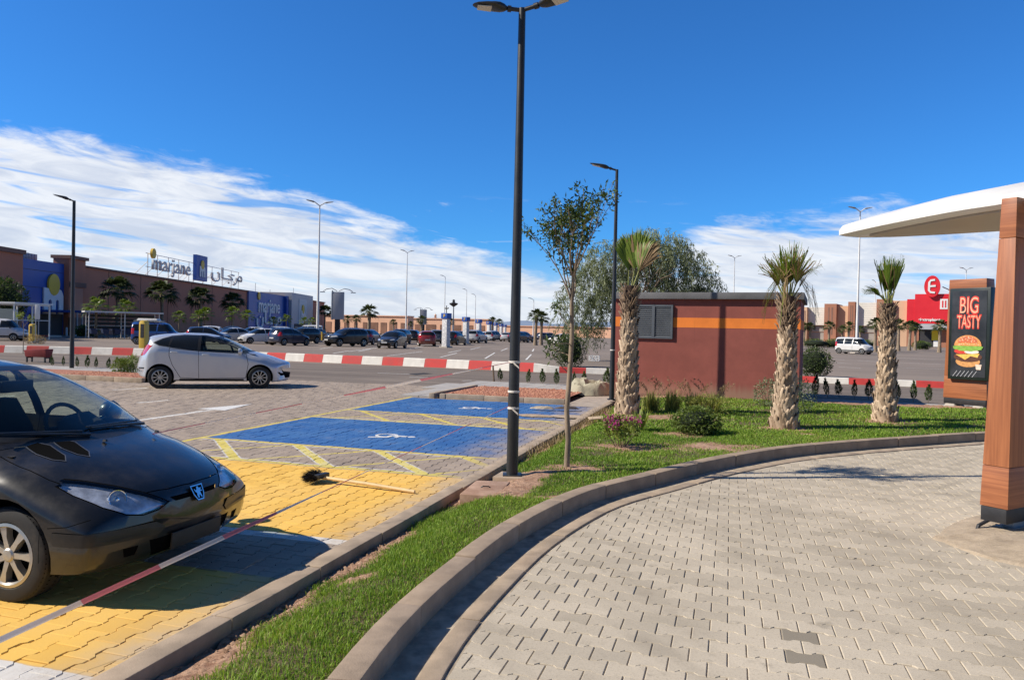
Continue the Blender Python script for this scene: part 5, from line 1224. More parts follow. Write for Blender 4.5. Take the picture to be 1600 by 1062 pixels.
SP['regions'] = [
  ('bonnet_seam', inset(HP, -0.006), 'top', TOPF(.60), MT['gap'], False, -0.004, 'body'), ('bonnet', HP, 'top', TOPF(.60), MT['black_paint'], False, 0.0),
  *[q for V_ in ([(1.02, -.53), (1.035, -.46), (1.10, -.425), (1.25, -.455), (1.30, -.50), (1.24, -.535), (1.12, -.545)], [(1.07, -.375), (1.085, -.31), (1.15, -.275), (1.30, -.315), (1.35, -.36), (1.29, -.39), (1.17, -.395)]) for q in (('vent_rim', inset(V_, -.007), 'top', TOPF(.7), MT['vent_rim'], False, 0.003), ('bonnet_vent', V_, 'top', TOPF(.7), MT['gap'], False, 0.003))],
  ('windscreen_seal', wsp, 'front', FR(.1, 1.3, .12), MT['trim_black'], False, 0.001), ('windscreen', inset(wsp, .03), 'front', FR(.1, 1.3, .12), MT['car_glass'], False, 0.0),
  ('window_frame', inset(fdw, -.02), 'side', SD(.826), MT['trim_black'], True, 0.0), ('side_window', inset(fdw, .012), 'side', SD(.826), MT['side_glass'], True, 0.0), ('window_frame', inset(rqw, -.02), 'side', SD(.826), MT['trim_black'], True, 0.0), ('side_window', inset(rqw, .012), 'side', SD(.826), MT['side_glass'], True, 0.0),
  ('rear_window', sym([(.50, 1.29), (.60, 1.03)])[::-1], 'front', RE(-1.95, -1.3, .2), MT['side_glass'], False, 0.0),
  ('headlight_seal', inset(hlp, -.009), 'front', FR(1.42, 1.95, -.2), MT['gap'], True, 0.0), ('headlight', hlp, 'front', FR(1.42, 1.95, -.2), MT['lens'], True, 0.002),
  ('headlight_seal', inset([(-y, z) for y, z in hlp], -.009), 'front', FR(1.42, 1.95, -.2), MT['gap'], True, 0.0), ('headlight', [(-y, z) for y, z in hlp], 'front', FR(1.42, 1.95, -.2), MT['lens'], True, 0.002),
  ('grille', sym([(.235, .585), (.20, .555)])[::-1], 'front', FR(1.6, 1.95, -.2), MT['gap'], False, -0.006),
  ('bumper_strip', [(.30, .415), (.34, .375), (.95, .385), (.95, .465), (.36, .455)], 'front', FR(1.52, 1.95, -.9), MT['trim_black'], False, 0.008), ('bumper_strip', [(-.30, .415), (-.34, .375), (-.95, .385), (-.95, .465), (-.36, .455)], 'front', FR(1.52, 1.95, -.9), MT['trim_black'], False, 0.008),
  ('lower_intake', sym([(.40, .345), (.36, .235)])[::-1], 'front', FR(1.5, 1.95, -.2), MT['gap'], False, -0.006),
  ('fog_recess', [(.47, .33), (.57, .33), (.55, .27), (.48, .27)], 'front', FR(1.5, 1.95, -.2), MT['gap'], False, -0.004), ('fog_recess', [(-.47, .33), (-.57, .33), (-.55, .27), (-.48, .27)], 'front', FR(1.5, 1.95, -.2), MT['gap'], False, -0.004),
  ('bumper_seam', thick([(1.49, .485), (1.62, .50), (1.72, .535)], .005), 'side', SD(.826), MT['gap'], True, 0.0, 'body'), ('bumper_seam', thick([(1.44, .50), (1.40, .2)], .004), 'side', SD(.826), MT['gap'], True, 0.0, 'body'),
  ('door_seam', thick([(.80, .93), (.86, .7), (.80, .3)], .006), 'side', SD(.826), MT['gap'], True, 0.0, 'body'), ('door_seam', thick([(-.32, .93), (-.38, .6), (-.30, .3)], .006), 'side', SD(.826), MT['gap'], True, 0.0, 'body')]
YAW206 = R(-15.0); FAX = Vector((-2.84, 5.33, 0)); cc = FAX - Vector((math.cos(YAW206), math.sin(YAW206), 0)) * 1.1675
hatch, body, made = build_car('parked_hatchback', SP, MT['black_paint'], cc, YAW206, 'dusty black hatchback parked on the yellow bay with silver alloy wheel', nx=130, near=True)
# headlamp insides: a bright bowl shell just under the lens, with two round reflectors
MT['reflector'] = mat('reflector', (0.62, 0.64, 0.68), 0.2, 0.35, 0.3, 14)
for hl in made['headlight']:
    s_ = 1 if sum(v.co.y for v in hl.data.vertices) > 0 else -1
    nb = bmesh.new(); nb.from_mesh(hl.data); nb.normal_update(); from_bm(nb, 'reflector', MT['reflector'], hl, push=-.028)
    def hx(y): return 1.845 - .20 * (abs(y) / .76) ** 2.2
    for y, z, r_ in ((.385, .577, .034), (.51, .615, .050)):
        mb = MB(); mb.lathe([(0.004, -.03), (r_ * .5, -.024), (r_ * .85, -.004), (r_, .016), (r_ * 1.1, .018), (r_ * 1.14, -.01)], (0, 0, 0), 22, axis='x'); mb.lathe([(0, .012), (.013, .008), (.015, -.03)], (0, 0, 0), 10, axis='x'); o = mb.build('lamp_bowl', MT['chrome'], hl, smooth=40); o.location = (hx(y) - .05, s_ * y, z); o.rotation_euler = (0, R(-18), s_ * R(28))
# badge: chrome shield outline with a rearing beast on it, on the nose
mb = MB(); sh = [(-.060, .052), (.060, .052), (.052, -.012), (.03, -.056), (-.03, -.056), (-.052, -.012)]
mb.prism(sh, 0, .004, 1); o2 = inset(sh, .008)
for i in range(6): mb.prism([sh[i], sh[(i + 1) % 6], o2[(i + 1) % 6], o2[i]], .004, .009)
beast = [(-.018, -.040), (-.008, -.040), (-.004, -.020), (.006, -.022), (.012, -.040), (.022, -.038), (.016, -.012), (.018, .004), (.034, .000), (.036, .007), (.020, .014), (.034, .020), (.032, .027), (.014, .024), (.012, .036), (.000, .040), (-.008, .032), (-.010, .020), (-.022, .012), (-.030, .026), (-.036, .022), (-.026, .002), (-.018, -.006), (-.022, -.024)]
mb.prism(beast, .004, .010, 0)
bd = mb.build('badge', [MT['chrome'], MT['gap']], hatch); bd.location = (1.906, 0, .572); bd.rotation_euler = (R(64), 0, PI / 2)
mb = MB(); mb.box((0, 0, 0), (.012, .50, .11)); pl = mb.build('number_plate', MT['plate_dark'], hatch, bevel=.003); pl.location = (1.905, 0, .30); pl.rotation_euler = (0, R(6), 0)
# wipers and washer jets
def wsx(y, z): return 1.10 - .23 * (abs(y) / .72) ** 2.2 + (.93 - z) * 1.85
for y0, y1 in ((.50, -.05), (-.12, -.62)):
    mb = MB(); a = (wsx(y0, .925) + .02, y0, .94); b_ = (wsx(y1, .965) + .03, y1, .985 if y1 < -.3 else .972); mb.tube([a, ((a[0] + b_[0]) / 2 + .02, (a[1] + b_[1]) / 2, .965), b_], [.011, .008, .006], 6); mb.tube([(a[0] - .03, a[1] - .04, .965), (b_[0] - .015, b_[1] - .03, b_[2] + .01)], .007, 6); mb.build('wiper', MT['trim_black'], hatch)
for y in (.42, -.08):
    mb = MB(); mb.box((0, 0, 0), (.03, .022, .016), taper=.6); j_ = mb.build('washer_jet', MT['trim_black'], hatch); j_.location = (1.24, y - .03, .902)
for s_ in (-1, 1): mirror(hatch, .33, s_ * .80, .945, MT['black_paint'], s_)
handles(hatch, [(-.18, .80)], .826, MT['black_paint'])
# cabin
mb = MB(); mb.add([(1.05, -.66, .86), (1.05, .66, .86), (.55, .68, .86), (.55, -.68, .86), (.50, .68, .55), (.50, -.68, .55)], [(0, 1, 2, 3), (3, 2, 4, 5)]); mb.tube([(.72, .36, .85), (.60, .36, .87), (.5, .36, .85)], [.12, .16, .15], 12); mb.build('dashboard', MT['interior'], hatch, smooth=40)
for y in (.36, -.36):
    mb = MB(); seat(mb, .02, y, .30); mb.build('front_seat', MT['interior'], hatch, smooth=40)
mb = MB(); mb.box((-.85, 0, .55), (.3, 1.2, .5)); [mb.tube([(-.9, y - .12, .88), (-.9, y, .92), (-.9, y + .12, .88)], [.05, .08, .05], 8) for y in (-.4, .4)]; mb.build('rear_seat', MT['interior'], hatch)
mb = MB(); ang = R(66); cx_, cy_, cz_ = .44, .36, .90; rw = .185
mb.tube([(cx_ - math.sin(R(26)) * 0 + .0 - rw * math.sin(t) * math.sin(R(24)), cy_ + rw * math.cos(t), cz_ + rw * math.sin(t) * math.cos(R(24))) for t in np.linspace(0, 2 * PI, 29)], .016, 8, caps=False); mb.box((cx_ + .01, cy_, cz_ - .01), (.05, .16, .12)); mb.box((cx_ + .01, cy_, cz_ - .005), (.03, .34, .035)); mb.tube([(cx_, cy_, cz_), (cx_ + .2, cy_, cz_ - .08)], .03, 8)
mb.build('steering_wheel', MT['interior'], hatch, smooth=40)
mb = MB(); mb.box((.36, -.02, 1.235), (.035, .26, .085)); mb.tube([(.36, 0, 1.26), (.33, 0, 1.32)], .012, 6); mb.build('rear_mirror', MT['interior'], hatch, bevel=.008)

# --- the silver hatchback driving past
SF = dict(hw=0.861, xf=1.165, xr=-1.324, wr=0.298, tw=0.19, ra=0.345, az=0.012, spokes=10, rimr=0.66, sw=0.30, inset=0.03, nl=12, nt=12, kl=0.05,
  top=[(1.9845, .54), (1.98, .61), (1.955, .665), (1.87, .715), (1.7, .775), (1.45, .865), (1.2, .935), (1.0, .99), (.75, 1.115), (.5, 1.235), (.25, 1.345), (.05, 1.405), (-.3, 1.462), (-.75, 1.468), (-1.2, 1.435), (-1.55, 1.385), (-1.66, 1.345), (-1.69, 1.26), (-1.80, 1.06), (-1.88, .92), (-1.95, .70), (-1.9845, .5)],
  bot=[(1.9845, .40), (1.965, .24), (1.90, .18), (1.5, .16), (1.1, .185), (-1.2, .195), (-1.6, .24), (-1.9, .30), (-1.9845, .40)],
  wid=[(1.9845, .56), (1.95, .66), (1.85, .75), (1.6, .82), (1.3, .855), (1.0, .861), (0, .858), (-1.0, .861), (-1.4, .855), (-1.7, .81), (-1.9, .74), (-1.9845, .66)],
  belt=[(1.9845, .5), (1.6, .62), (1.2, .76), (.9, .84), (0, .90), (-.8, .97), (-1.4, 1.02), (-1.9845, .9)], n=[(1.9845, 2.0), (1.5, 2.3), (1.1, 2.6), (.8, 3.0), (-1.5, 3.0), (-1.9845, 2.2)], tum=[(1.9845, 6), (1.2, 8), (.85, 20), (0, 22), (-1.4, 23), (-1.9845, 8)],
  bow=[(1.9845, .30), (1.6, .25), (1.2, .18), (.8, .13), (.2, 0), (-1.3, -.04), (-1.7, -.12), (-1.9845, -.25)])
hw = .861; S_ = SD(hw)
fw_ = [(.86, .955), (.60, 1.12), (.34, 1.245), (.06, 1.345), (-.20, 1.392), (-.335, 1.402), (-.345, 1.01)]; rw_ = [(-.42, 1.015), (-.41, 1.405), (-.75, 1.40), (-1.02, 1.365), (-1.10, 1.12), (-1.08, 1.09)]; qw_ = [(-1.14, 1.125), (-1.085, 1.35), (-1.28, 1.29), (-1.46, 1.205), (-1.36, 1.15)]
fdoor = [(.80, .93), (.86, .66), (.80, .29), (-.37, .27), (-.385, .99)]; rdoor = [(-.395, .99), (-.38, .27), (-.82, .29), (-1.02, .62), (-1.10, .86), (-1.10, 1.06)]
fhl = [(1.30, .855), (1.50, .845), (1.72, .765), (1.88, .675), (1.90, .62), (1.75, .635), (1.55, .72), (1.38, .80)]; ftl = [(-1.52, 1.135), (-1.60, 1.03), (-1.72, .88), (-1.99, .80), (-1.99, .97), (-1.80, 1.08), (-1.66, 1.15)]
MT['silver_paint'] = paint('silver_paint', (0.58, 0.605, 0.64), 0.45, 0.30, 0.07)
wsF = [(-.74, .985), (0, .975), (.74, .985), (.56, 1.37), (0, 1.40), (-.56, 1.37)]
SF['regions'] = [
  ('door_seam', inset(fdoor, -.012), 'side', S_, MT['gap'], True, -.002, 'body'), ('door_seam', inset(rdoor, -.012), 'side', S_, MT['gap'], True, -.002, 'body'),
  ('door', fdoor, 'side', S_, MT['silver_paint'], True, 0.0), ('door', rdoor, 'side', S_, MT['silver_paint'], True, 0.0),
  ('window_frame', inset([(.90, .945), (.60, 1.145), (.33, 1.27), (.05, 1.37), (-.25, 1.418), (-.75, 1.425), (-1.08, 1.39), (-1.30, 1.315), (-1.52, 1.205), (-1.36, 1.125), (-1.0, 1.07), (-.4, .995)], 0), 'side', S_, MT['trim_black'], True, 0.0),
  ('side_window', fw_, 'side', S_, MT['side_glass'], True, 0.0), ('side_window', rw_, 'side', S_, MT['car_dark_glass'], True, 0.0), ('side_window', qw_, 'side', S_, MT['car_dark_glass'], True, 0.0),
  ('windscreen_seal', wsF, 'front', FR(.0, 1.3, .12), MT['trim_black'], False, 0.0), ('windscreen', inset(wsF, .035), 'front', FR(.0, 1.3, .12), MT['car_glass'], False, 0.0),
  ('rear_window', sym([(.52, 1.31), (.60, 1.06)])[::-1], 'front', RE(-2, -1.3, .25), MT['car_dark_glass'], False, 0.0),
  ('headlight', fhl, 'side', lambda c, n: abs(n.y) > .12 and abs(c.y) > .38, MT['white_lens'], True, 0.002), ('tail_light', ftl, 'side', lambda c, n: abs(n.y) > .12 and abs(c.y) > .38, MT['red_lens'], True, 0.003),
  ('fog_recess', [(1.62, .44), (1.80, .42), (1.82, .34), (1.72, .325)], 'side', S_, MT['gap'], True, -.004), ('grille', sym([(.50, .46), (.40, .26)])[::-1], 'front', FR(1.6, 2.0, 0), MT['gap'], False, -.004), ('sill', [(.75, .26), (.78, .17), (-.85, .17), (-.85, .26)], 'side', S_, MT['trim_black'], True, 0.0),
  ('side_reflector', [(-1.72, .55), (-1.90, .54), (-1.90, .50), (-1.72, .51)], 'side', S_, MT['trim_black'], True, 0.001)]
fp = G(250, 606.5); FY = R(17.5); d_ = Vector((math.cos(FY), math.sin(FY), 0)); rgt = Vector((math.sin(FY), -math.cos(FY), 0))
fc_ = Vector((fp.x, fp.y, 0)) - rgt * (.861 - .1) + d_ * 1.324
fiesta, body, made = build_car('silver_hatchback', SF, MT['silver_paint'], fc_, FY, 'silver five door hatchback driving past with its driver side window open', nx=110, near=True)
fiesta['label'] = 'silver five door hatchback standing on the grey pavers before the striped kerb'
doors = made.get('door', [])
for s_ in (-1, 1):
    for x, z, q in ((-.20, .90, 0), (-.98, .965, 1)):
        cand = [o for o in doors if (sum(v.co.y for v in o.data.vertices) > 0) == (s_ > 0)]; par = cand[min(q, len(cand) - 1)] if cand else fiesta
        mb = MB(); W_ = .858; mb.tube([(x - .10, s_ * (W_ - .008), z), (x - .07, s_ * (W_ + .022), z + .006), (x + .07, s_ * (W_ + .022), z + .002), (x + .10, s_ * (W_ - .008), z - .004)], [.012, .017, .017, .012], 8); mb.build('handle', MT['silver_paint'], par, smooth=40)
    mirror(fiesta, .66, s_ * .84, .985, MT['silver_paint'], s_)
for y in (.37, -.37):
    mb = MB(); seat(mb, -.05, y, .33); mb.build('front_seat', MT['interior'], fiesta, smooth=40)
mb = MB(); mb.add([(1.05, -.7, .92), (1.05, .7, .92), (.55, .7, .96), (.55, -.7, .96), (.5, .7, .55), (.5, -.7, .55)], [(0, 1, 2, 3), (3, 2, 4, 5)]); mb.build('dashboard', MT['interior'], fiesta)
mb = MB(); mb.tube([(.42 - .185 * math.sin(t) * math.sin(R(24)), .37 + .185 * math.cos(t), .97 + .185 * math.sin(t) * math.cos(R(24))) for t in np.linspace(0, 2 * PI, 25)], .016, 8, caps=False); mb.box((.43, .37, .965), (.04, .34, .04)); mb.build('steering_wheel', MT['interior'], fiesta)
mb = MB(); mb.box((-1.0, 0, .62), (.3, 1.2, .6)); mb.build('rear_seat', MT['interior'], fiesta)

# --- simpler cars for the far side of the car park
def far_spec(kind):
    if kind == 'hatch':
        sp = dict(hw=.84, xf=1.17, xr=-1.25, wr=.295, tw=.19, ra=.345, az=.01,
          top=[(1.92, .52), (1.9, .64), (1.75, .76), (1.3, .89), (1.02, .97), (.6, 1.2), (.22, 1.39), (-.3, 1.49), (-.9, 1.48), (-1.5, 1.42), (-1.62, 1.32), (-1.78, 1.05), (-1.88, .85), (-1.92, .5)], bot=[(1.92, .42), (1.85, .22), (1.2, .19), (-1.4, .2), (-1.85, .28), (-1.92, .42)],
          wid=[(1.92, .62), (1.8, .74), (1.4, .83), (.9, .84), (-1.2, .84), (-1.7, .80), (-1.92, .70)], belt=[(1.92, .5), (1.3, .76), (.9, .88), (-1.2, .98), (-1.92, .9)], zr=1.40, wsz=(.98, 1.42), ws=(.1, 1.2), side=[[(.82, .98), (.3, 1.27), (.05, 1.37), (-.28, 1.42), (-.30, 1.0)], [(-.38, 1.0), (-.36, 1.42), (-.95, 1.40), (-1.25, 1.32), (-1.36, 1.08), (-1.2, 1.03)]], rwz=(1.05, 1.36), hl=(.66, .80), tl=(.80, 1.12))
    elif kind == 'suv':
        sp = dict(hw=.91, xf=1.33, xr=-1.34, wr=.345, tw=.215, ra=.405, az=.02,
          top=[(2.16, .6), (2.14, .82), (2.0, .98), (1.5, 1.05), (1.08, 1.10), (.7, 1.32), (.38, 1.52), (-.1, 1.63), (-1.0, 1.64), (-1.75, 1.58), (-1.9, 1.5), (-2.05, 1.12), (-2.12, .95), (-2.16, .6)], bot=[(2.16, .5), (2.05, .32), (1.3, .25), (-1.5, .25), (-2.05, .35), (-2.16, .52)],
          wid=[(2.16, .72), (2.05, .82), (1.7, .89), (1.2, .91), (-1.4, .91), (-1.9, .87), (-2.16, .78)], belt=[(2.16, .62), (1.5, .92), (1.0, 1.0), (-1.5, 1.06), (-2.16, 1.0)], zr=1.56, wsz=(1.12, 1.56), ws=(.2, 1.3), side=[[(.92, 1.10), (.45, 1.42), (.22, 1.52), (-.22, 1.56), (-.24, 1.10)], [(-.32, 1.10), (-.30, 1.56), (-.95, 1.56), (-1.0, 1.12)], [(-1.08, 1.13), (-1.03, 1.55), (-1.6, 1.50), (-1.75, 1.2)]], rwz=(1.14, 1.52), hl=(.80, .98), tl=(.86, 1.14))
    elif kind == 'sedan':
        sp = dict(hw=.87, xf=1.33, xr=-1.32, wr=.305, tw=.2, ra=.36, az=.01,
          top=[(2.2, .5), (2.18, .64), (2.0, .76), (1.5, .88), (1.05, .95), (.6, 1.19), (.25, 1.36), (-.3, 1.45), (-.85, 1.42), (-1.25, 1.26), (-1.55, 1.08), (-2.0, 1.03), (-2.13, .98), (-2.2, .5)], bot=[(2.2, .42), (2.1, .22), (1.3, .2), (-1.5, .2), (-2.1, .3), (-2.2, .44)],
          wid=[(2.2, .62), (2.05, .76), (1.6, .85), (1.1, .87), (-1.4, .87), (-1.9, .82), (-2.2, .7)], belt=[(2.2, .5), (1.5, .75), (1.0, .86), (-1.4, .95), (-2.2, .92)], zr=1.38, wsz=(.97, 1.39), ws=(.1, 1.25), side=[[(.84, .96), (.35, 1.25), (.1, 1.35), (-.28, 1.39), (-.30, .97)], [(-.38, .97), (-.36, 1.39), (-.8, 1.36), (-1.18, 1.2), (-1.30, 1.02)]], rwz=(1.08, 1.36), hl=(.64, .78), tl=(.78, .97))
    else:   # van
        sp = dict(hw=.84, xf=1.2, xr=-1.35, wr=.30, tw=.19, ra=.35, az=.015,
          top=[(2.0, .55), (1.98, .75), (1.85, .90), (1.55, 1.02), (1.35, 1.10), (1.05, 1.42), (.82, 1.68), (.4, 1.80), (-.8, 1.83), (-1.75, 1.80), (-1.9, 1.72), (-1.97, 1.1), (-2.0, .55)], bot=[(2.0, .45), (1.9, .26), (1.2, .22), (-1.5, .22), (-1.95, .3), (-2.0, .44)],
          wid=[(2.0, .66), (1.85, .77), (1.5, .83), (1.0, .84), (-1.5, .84), (-1.9, .81), (-2.0, .76)], belt=[(2.0, .55), (1.5, .86), (1.1, .98), (-2.0, 1.02)], zr=1.72, wsz=(1.08, 1.66), ws=(.5, 1.6), side=[[(1.12, 1.10), (.82, 1.50), (.66, 1.62), (.22, 1.66), (.20, 1.08)], [(.10, 1.08), (.12, 1.66), (-.75, 1.66), (-.75, 1.08)], [(-.85, 1.08), (-.85, 1.66), (-1.7, 1.62), (-1.75, 1.1)]], rwz=(1.12, 1.62), hl=(.74, .92), tl=(.85, 1.3))
    hw = sp['hw']; xm = max(p[0] for p in sp['top']); sp.update(spokes=5, nl=7, nt=7, kl=.06, n=[(xm, 2.1), (xm - .5, 2.5), (sp['ws'][1] - .3, 3.0), (-xm + .4, 3.1), (-xm, 2.4)], tum=[(xm, 5), (sp['ws'][1], 8), (.3, 17 if kind != 'van' else 12), (-xm + .3, 16 if kind != 'van' else 10), (-xm, 6)], bow=[(xm, .34), (xm - .4, .24), (.9, .13), (.2, 0), (-xm + .5, -.05), (-xm, -.2)])
    S_ = SD(hw); z0, z1 = sp['wsz']; a, b_ = sp['hl']; c, d_ = sp['tl']; r0, r1 = sp['rwz']; w0, w1 = hw * .86, hw * .66
    DG = MT['car_dark_glass']; reg = [('windscreen', sym([(w0, z0), (w1, z1)]), 'front', FR(sp['ws'][0], sp['ws'][1], .15), DG, False, 0.0), ('rear_window', sym([(w1, r1), (w0 * .92, r0)])[::-1], 'front', RE(-xm - .1, -xm + .75 if kind != 'sedan' else -.7, .2), DG, False, 0.0)]
    for i, p in enumerate(sp['side']): reg.append(('side_window', p, 'side', S_, DG, True, 0.0))
    for s_ in (-1, 1):
        q = [(.42, a + .01), (hw * .98, a + .05), (hw * 1.02, b_ + .04), (hw * .8, b_ + .02), (.45, b_ - .05)]; reg.append(('headlight', [(s_ * y, z) for y, z in q], 'front', FR(xm - .6, xm + .1, .02), MT['white_lens'], False, 0.004))
        q = [(hw * .66, c), (hw * 1.02, c), (hw * 1.02, d_), (hw * .76, d_)]; reg.append(('tail_light', [(s_ * y, z) for y, z in q], 'front', RE(-xm - .1, -xm + .45, .02), MT['red_lens'], False, 0.004))
    reg.append(('grille', sym([(.36, a + .07), (.34, a - .03)])[::-1], 'front', FR(xm - .4, xm + .1, 0), MT['trim_black'], False, 0.0)); reg.append(('lower_intake', sym([(.48, .42), (.42, .28)])[::-1], 'front', FR(xm - .4, xm + .1, 0), MT['gap'], False, -.002))
    for xx in sp['side'][0][-1:]: reg.append(('door_seam', thick([(xx[0] - .04, xx[1] - .03), (xx[0] - .06, .32)], .02), 'side', S_, MT['gap'], True, 0.0, 'body'))
    if kind in ('suv', 'van'): reg.append(('side_cladding', [(xm, .30), (xm, .44), (-xm, .44), (-xm, .30)], 'side', S_, MT['trim_black'], True, 0.0))
    sp['regions'] = reg; return sp
PROTO = {}
def far_proto(kind):
    sp = far_spec(kind); t, body, made = build_car('parked_car', sp, MT['car_paint'], (0, 0, 0), 0, None, nx=46); xm = max(p[0] for p in sp['top']); hw = sp['hw']
    for x, z in ((xm + .012, .50 if kind != 'suv' else .58), (-xm - .012, .62 if kind != 'sedan' else .55)):
        mb = MB(); mb.box((x, 0, z), (.012, .5, .11)); mb.build('number_plate', MT['plate'], t)
    for s_ in (-1, 1):
        wx = sp['side'][0][0][0] - .12; mb = MB(); mb.tube([(wx + .05, s_ * (hw + .06), sp['wsz'][0] + .03), (wx - .04, s_ * (hw + .06), sp['wsz'][0] + .03)], [.06, .085], 8); mb.tube([(wx, s_ * (hw - .1), sp['wsz'][0] - .02), (wx, s_ * (hw + .05), sp['wsz'][0] + .02)], .02, 6); mb.build('wing_mirror', MT['trim_black'], t)
    if kind == 'suv':
        for s_ in (-1, 1): mb = MB(); mb.tube([(.3, s_ * .62, 1.56), (.1, s_ * .62, 1.66), (-1.3, s_ * .62, 1.67), (-1.5, s_ * .62, 1.60)], .018, 6); mb.build('roof_rail', MT['grey_metal'], t)
    PROTO[kind] = [t, False]
for k in ('hatch', 'suv', 'sedan', 'van'): far_proto(k)
def place_car(kind, px, Z, yaw, col, label, sc=1.0, name='parked_car', cat='car', ground=0.0):
    p = AT(px, 515, Z); pr, used = PROTO[kind]
    o = copy_tree(pr) if used else pr; PROTO[kind][1] = True
    o.name = name; o.location = (p.x, p.y, 0); o.rotation_euler = (0, 0, R(yaw)); o.scale = (sc, sc, sc); tag(o, label, cat, 'vehicles in the far car park')
    for ch in kids(o):
        if ch.name.startswith('body'): ch.color = (*col, 1)
    return o
BLK, NAVY, GRY, SIL, WHI, RED_, BLU_ = (.012, .012, .014), (.018, .03, .07), (.10, .105, .115), (.42, .43, .45), (.68, .68, .67), (.22, .022, .02), (.03, .08, .26)
CARS = [('van', 247, 60, 8, (.015, .07, .27), 'blue minivan with a loaded roof rack behind the silver hatchback', .98, 'minivan', 'van'),
 ('hatch', 318, 77, 205, WHI, 'white car half hidden behind the blue minivan', 1.04), ('hatch', 326, 66, 14, NAVY, 'dark car whose roof shows over the silver hatchback', 1.0),
 ('sedan', 361, 72, 226, SIL, 'silver saloon between the dark car and the white hatchback', 1.0), ('sedan', 357, 86, 205, BLK, 'black saloon roof showing over the silver saloon', 1.06),
 ('hatch', 404, 70, 224, WHI, 'white hatchback nose towards the road, beside the navy one', .97), ('hatch', 391, 93, 220, WHI, 'white car in the second row behind the white hatchback', 1.0), ('suv', 430, 97, 225, WHI, 'white tall car in the second row under the blue name panel', .98),
 ('hatch', 453, 67, 57, NAVY, 'navy hatchback seen from behind with a pale plate', 1.04), ('suv', 471, 75, 240, BLK, 'black four by four beside the tall white mast', .98), ('van', 482, 112, 200, WHI, 'white van standing far off behind the mast foot', 1.05), ('suv', 496, 84, 80, BLK, 'dark tall car behind the mast with the yellow guard', .95),
 ('suv', 541, 68, 230, BLK, 'black four by four with a white plate turning out of its bay', 1.0), ('suv', 578, 76, 82, (.03, .06, .13), 'blue tall car seen from behind next to the palm', .95), ('hatch', 613, 65, 259, (.03, .03, .036), 'charcoal small hatchback coming head on along the aisle', 1.0), ('suv', 624, 83, 262, BLK, 'black tall car right behind the charcoal hatchback', 1.0),
 ('suv', 647, 97, 86, BLK, 'black tall car left of the red hatchback', .95), ('hatch', 667, 76, 99, RED_, 'red hatchback seen from behind by the first white column', 1.04), ('suv', 681, 90, 102, GRY, 'grey four by four just behind the red hatchback', 1.0), ('hatch', 711, 84, 74, BLK, 'black hatchback between the first two white columns', 1.04), ('sedan', 722, 100, 70, BLK, 'black saloon left of the second white column', 1.05), ('suv', 745, 100, 72, SIL, 'silver four by four between the second and third columns', 1.05),
 ('hatch', 762, 128, 60, WHI, 'white small car beyond the third column', 1.0), ('van', 772, 122, 60, (.45, .5, .56), 'pale van between the fourth and fifth columns', .92), ('sedan', 793, 122, 80, SIL, 'silver saloon just left of the tall black lamp post', 1.0), ('suv', 811, 112, 60, BLK, 'black tall car partly hidden by the black lamp post', 1.0), ('suv', 819, 118, 60, NAVY, 'dark blue tall car right of the black lamp post', 1.0), ('hatch', 851, 152, 40, NAVY, 'dark blue car far off right of the twin palms', 1.0), ('hatch', 861, 160, 40, BLK, 'black car at the far end of the car park', 1.0), ('hatch', 875, 100, 150, WHI, 'white car behind the thin young tree', 1.0),
 ('van', 2, 62, 12, (.55, .56, .58), 'pale van beside the white shelter at the store entrance', 1.0, 'parked_van', 'van'), ('van', 1336, 82, 308, WHI, 'white people carrier parked at the lamp mast near the arcade', 1.0, 'parked_van', 'van')]
vans = {}
for c in CARS: vans[c[5]] = place_car(*c)
for o in vans.values():
    if o['label'].startswith('blue minivan'):
        mb = MB()
        for y in (-.6, .6): mb.tube([(.4, y, 1.86), (-1.7, y, 1.90)], .025, 6)
        for x in (.3, -.4, -1.1, -1.6): mb.tube([(x, -.6, 1.82), (x, -.6, 1.92), (x, .6, 1.92), (x, .6, 1.82)], .02, 6)
        mb.build('roof_rack', MT['grey_metal'], o)
        bxm = MB(); bxm.box((0, 0, .09), (1.6, 1.0, .16), taper=.86); bo = bxm.build('roof_load', MT['white_paint'], None, bevel=.03); q = o.matrix_basis @ Vector((-.7, 0, 1.93)); bo.location = q; bo.rotation_euler = o.rotation_euler; tag(bo, 'flat white board tied on the roof rack of the blue minivan', 'load')
# ------------------------------------------------------------------ vegetation
def leaf_quads(pos, dirs, length, width, tone, fold=0.0, curl=0.0, up=None):
    """pointed leaf quads (4 verts: base, side, tip, side) at pos along dirs"""
    n = len(pos); pos = np.asarray(pos, float); d = np.asarray(dirs, float); d = d / np.linalg.norm(d, axis=1)[:, None]
    r = rng.normal(size=(n, 3)) if up is None else np.broadcast_to(up, (n, 3)) + rng.normal(size=(n, 3)) * .35
    s = np.cross(d, r); s /= np.linalg.norm(s, axis=1)[:, None] + 1e-9; L = np.asarray(length).reshape(-1, 1) * np.ones((n, 1)); W = np.asarray(width).reshape(-1, 1) * np.ones((n, 1))
    v = np.stack([pos, pos + d * L * .45 + s * W / 2, pos + d * L + np.array([0, 0, -1]) * curl * L, pos + d * L * .45 - s * W / 2], 1)
    f = np.arange(n * 4).reshape(n, 4); return v.reshape(-1, 3), f, np.repeat(np.asarray(tone), 4)
class Leaves:
    def __init__(s): s.v = []; s.f = []; s.t = []; s.n = 0
    def add(s, vft):
        v, f, t = vft; s.v.append(v); s.f.append(f + s.n); s.t.append(t); s.n += len(v)
    def build(s, name, m, parent):
        me = arr_mesh(name, np.concatenate(s.v), np.concatenate(s.f), tone=np.concatenate(s.t)); return link(name, me, m, parent)
def rdir(n): 
    v = rng.normal(size=(n, 3)); return v / np.linalg.norm(v, axis=1)[:, None]
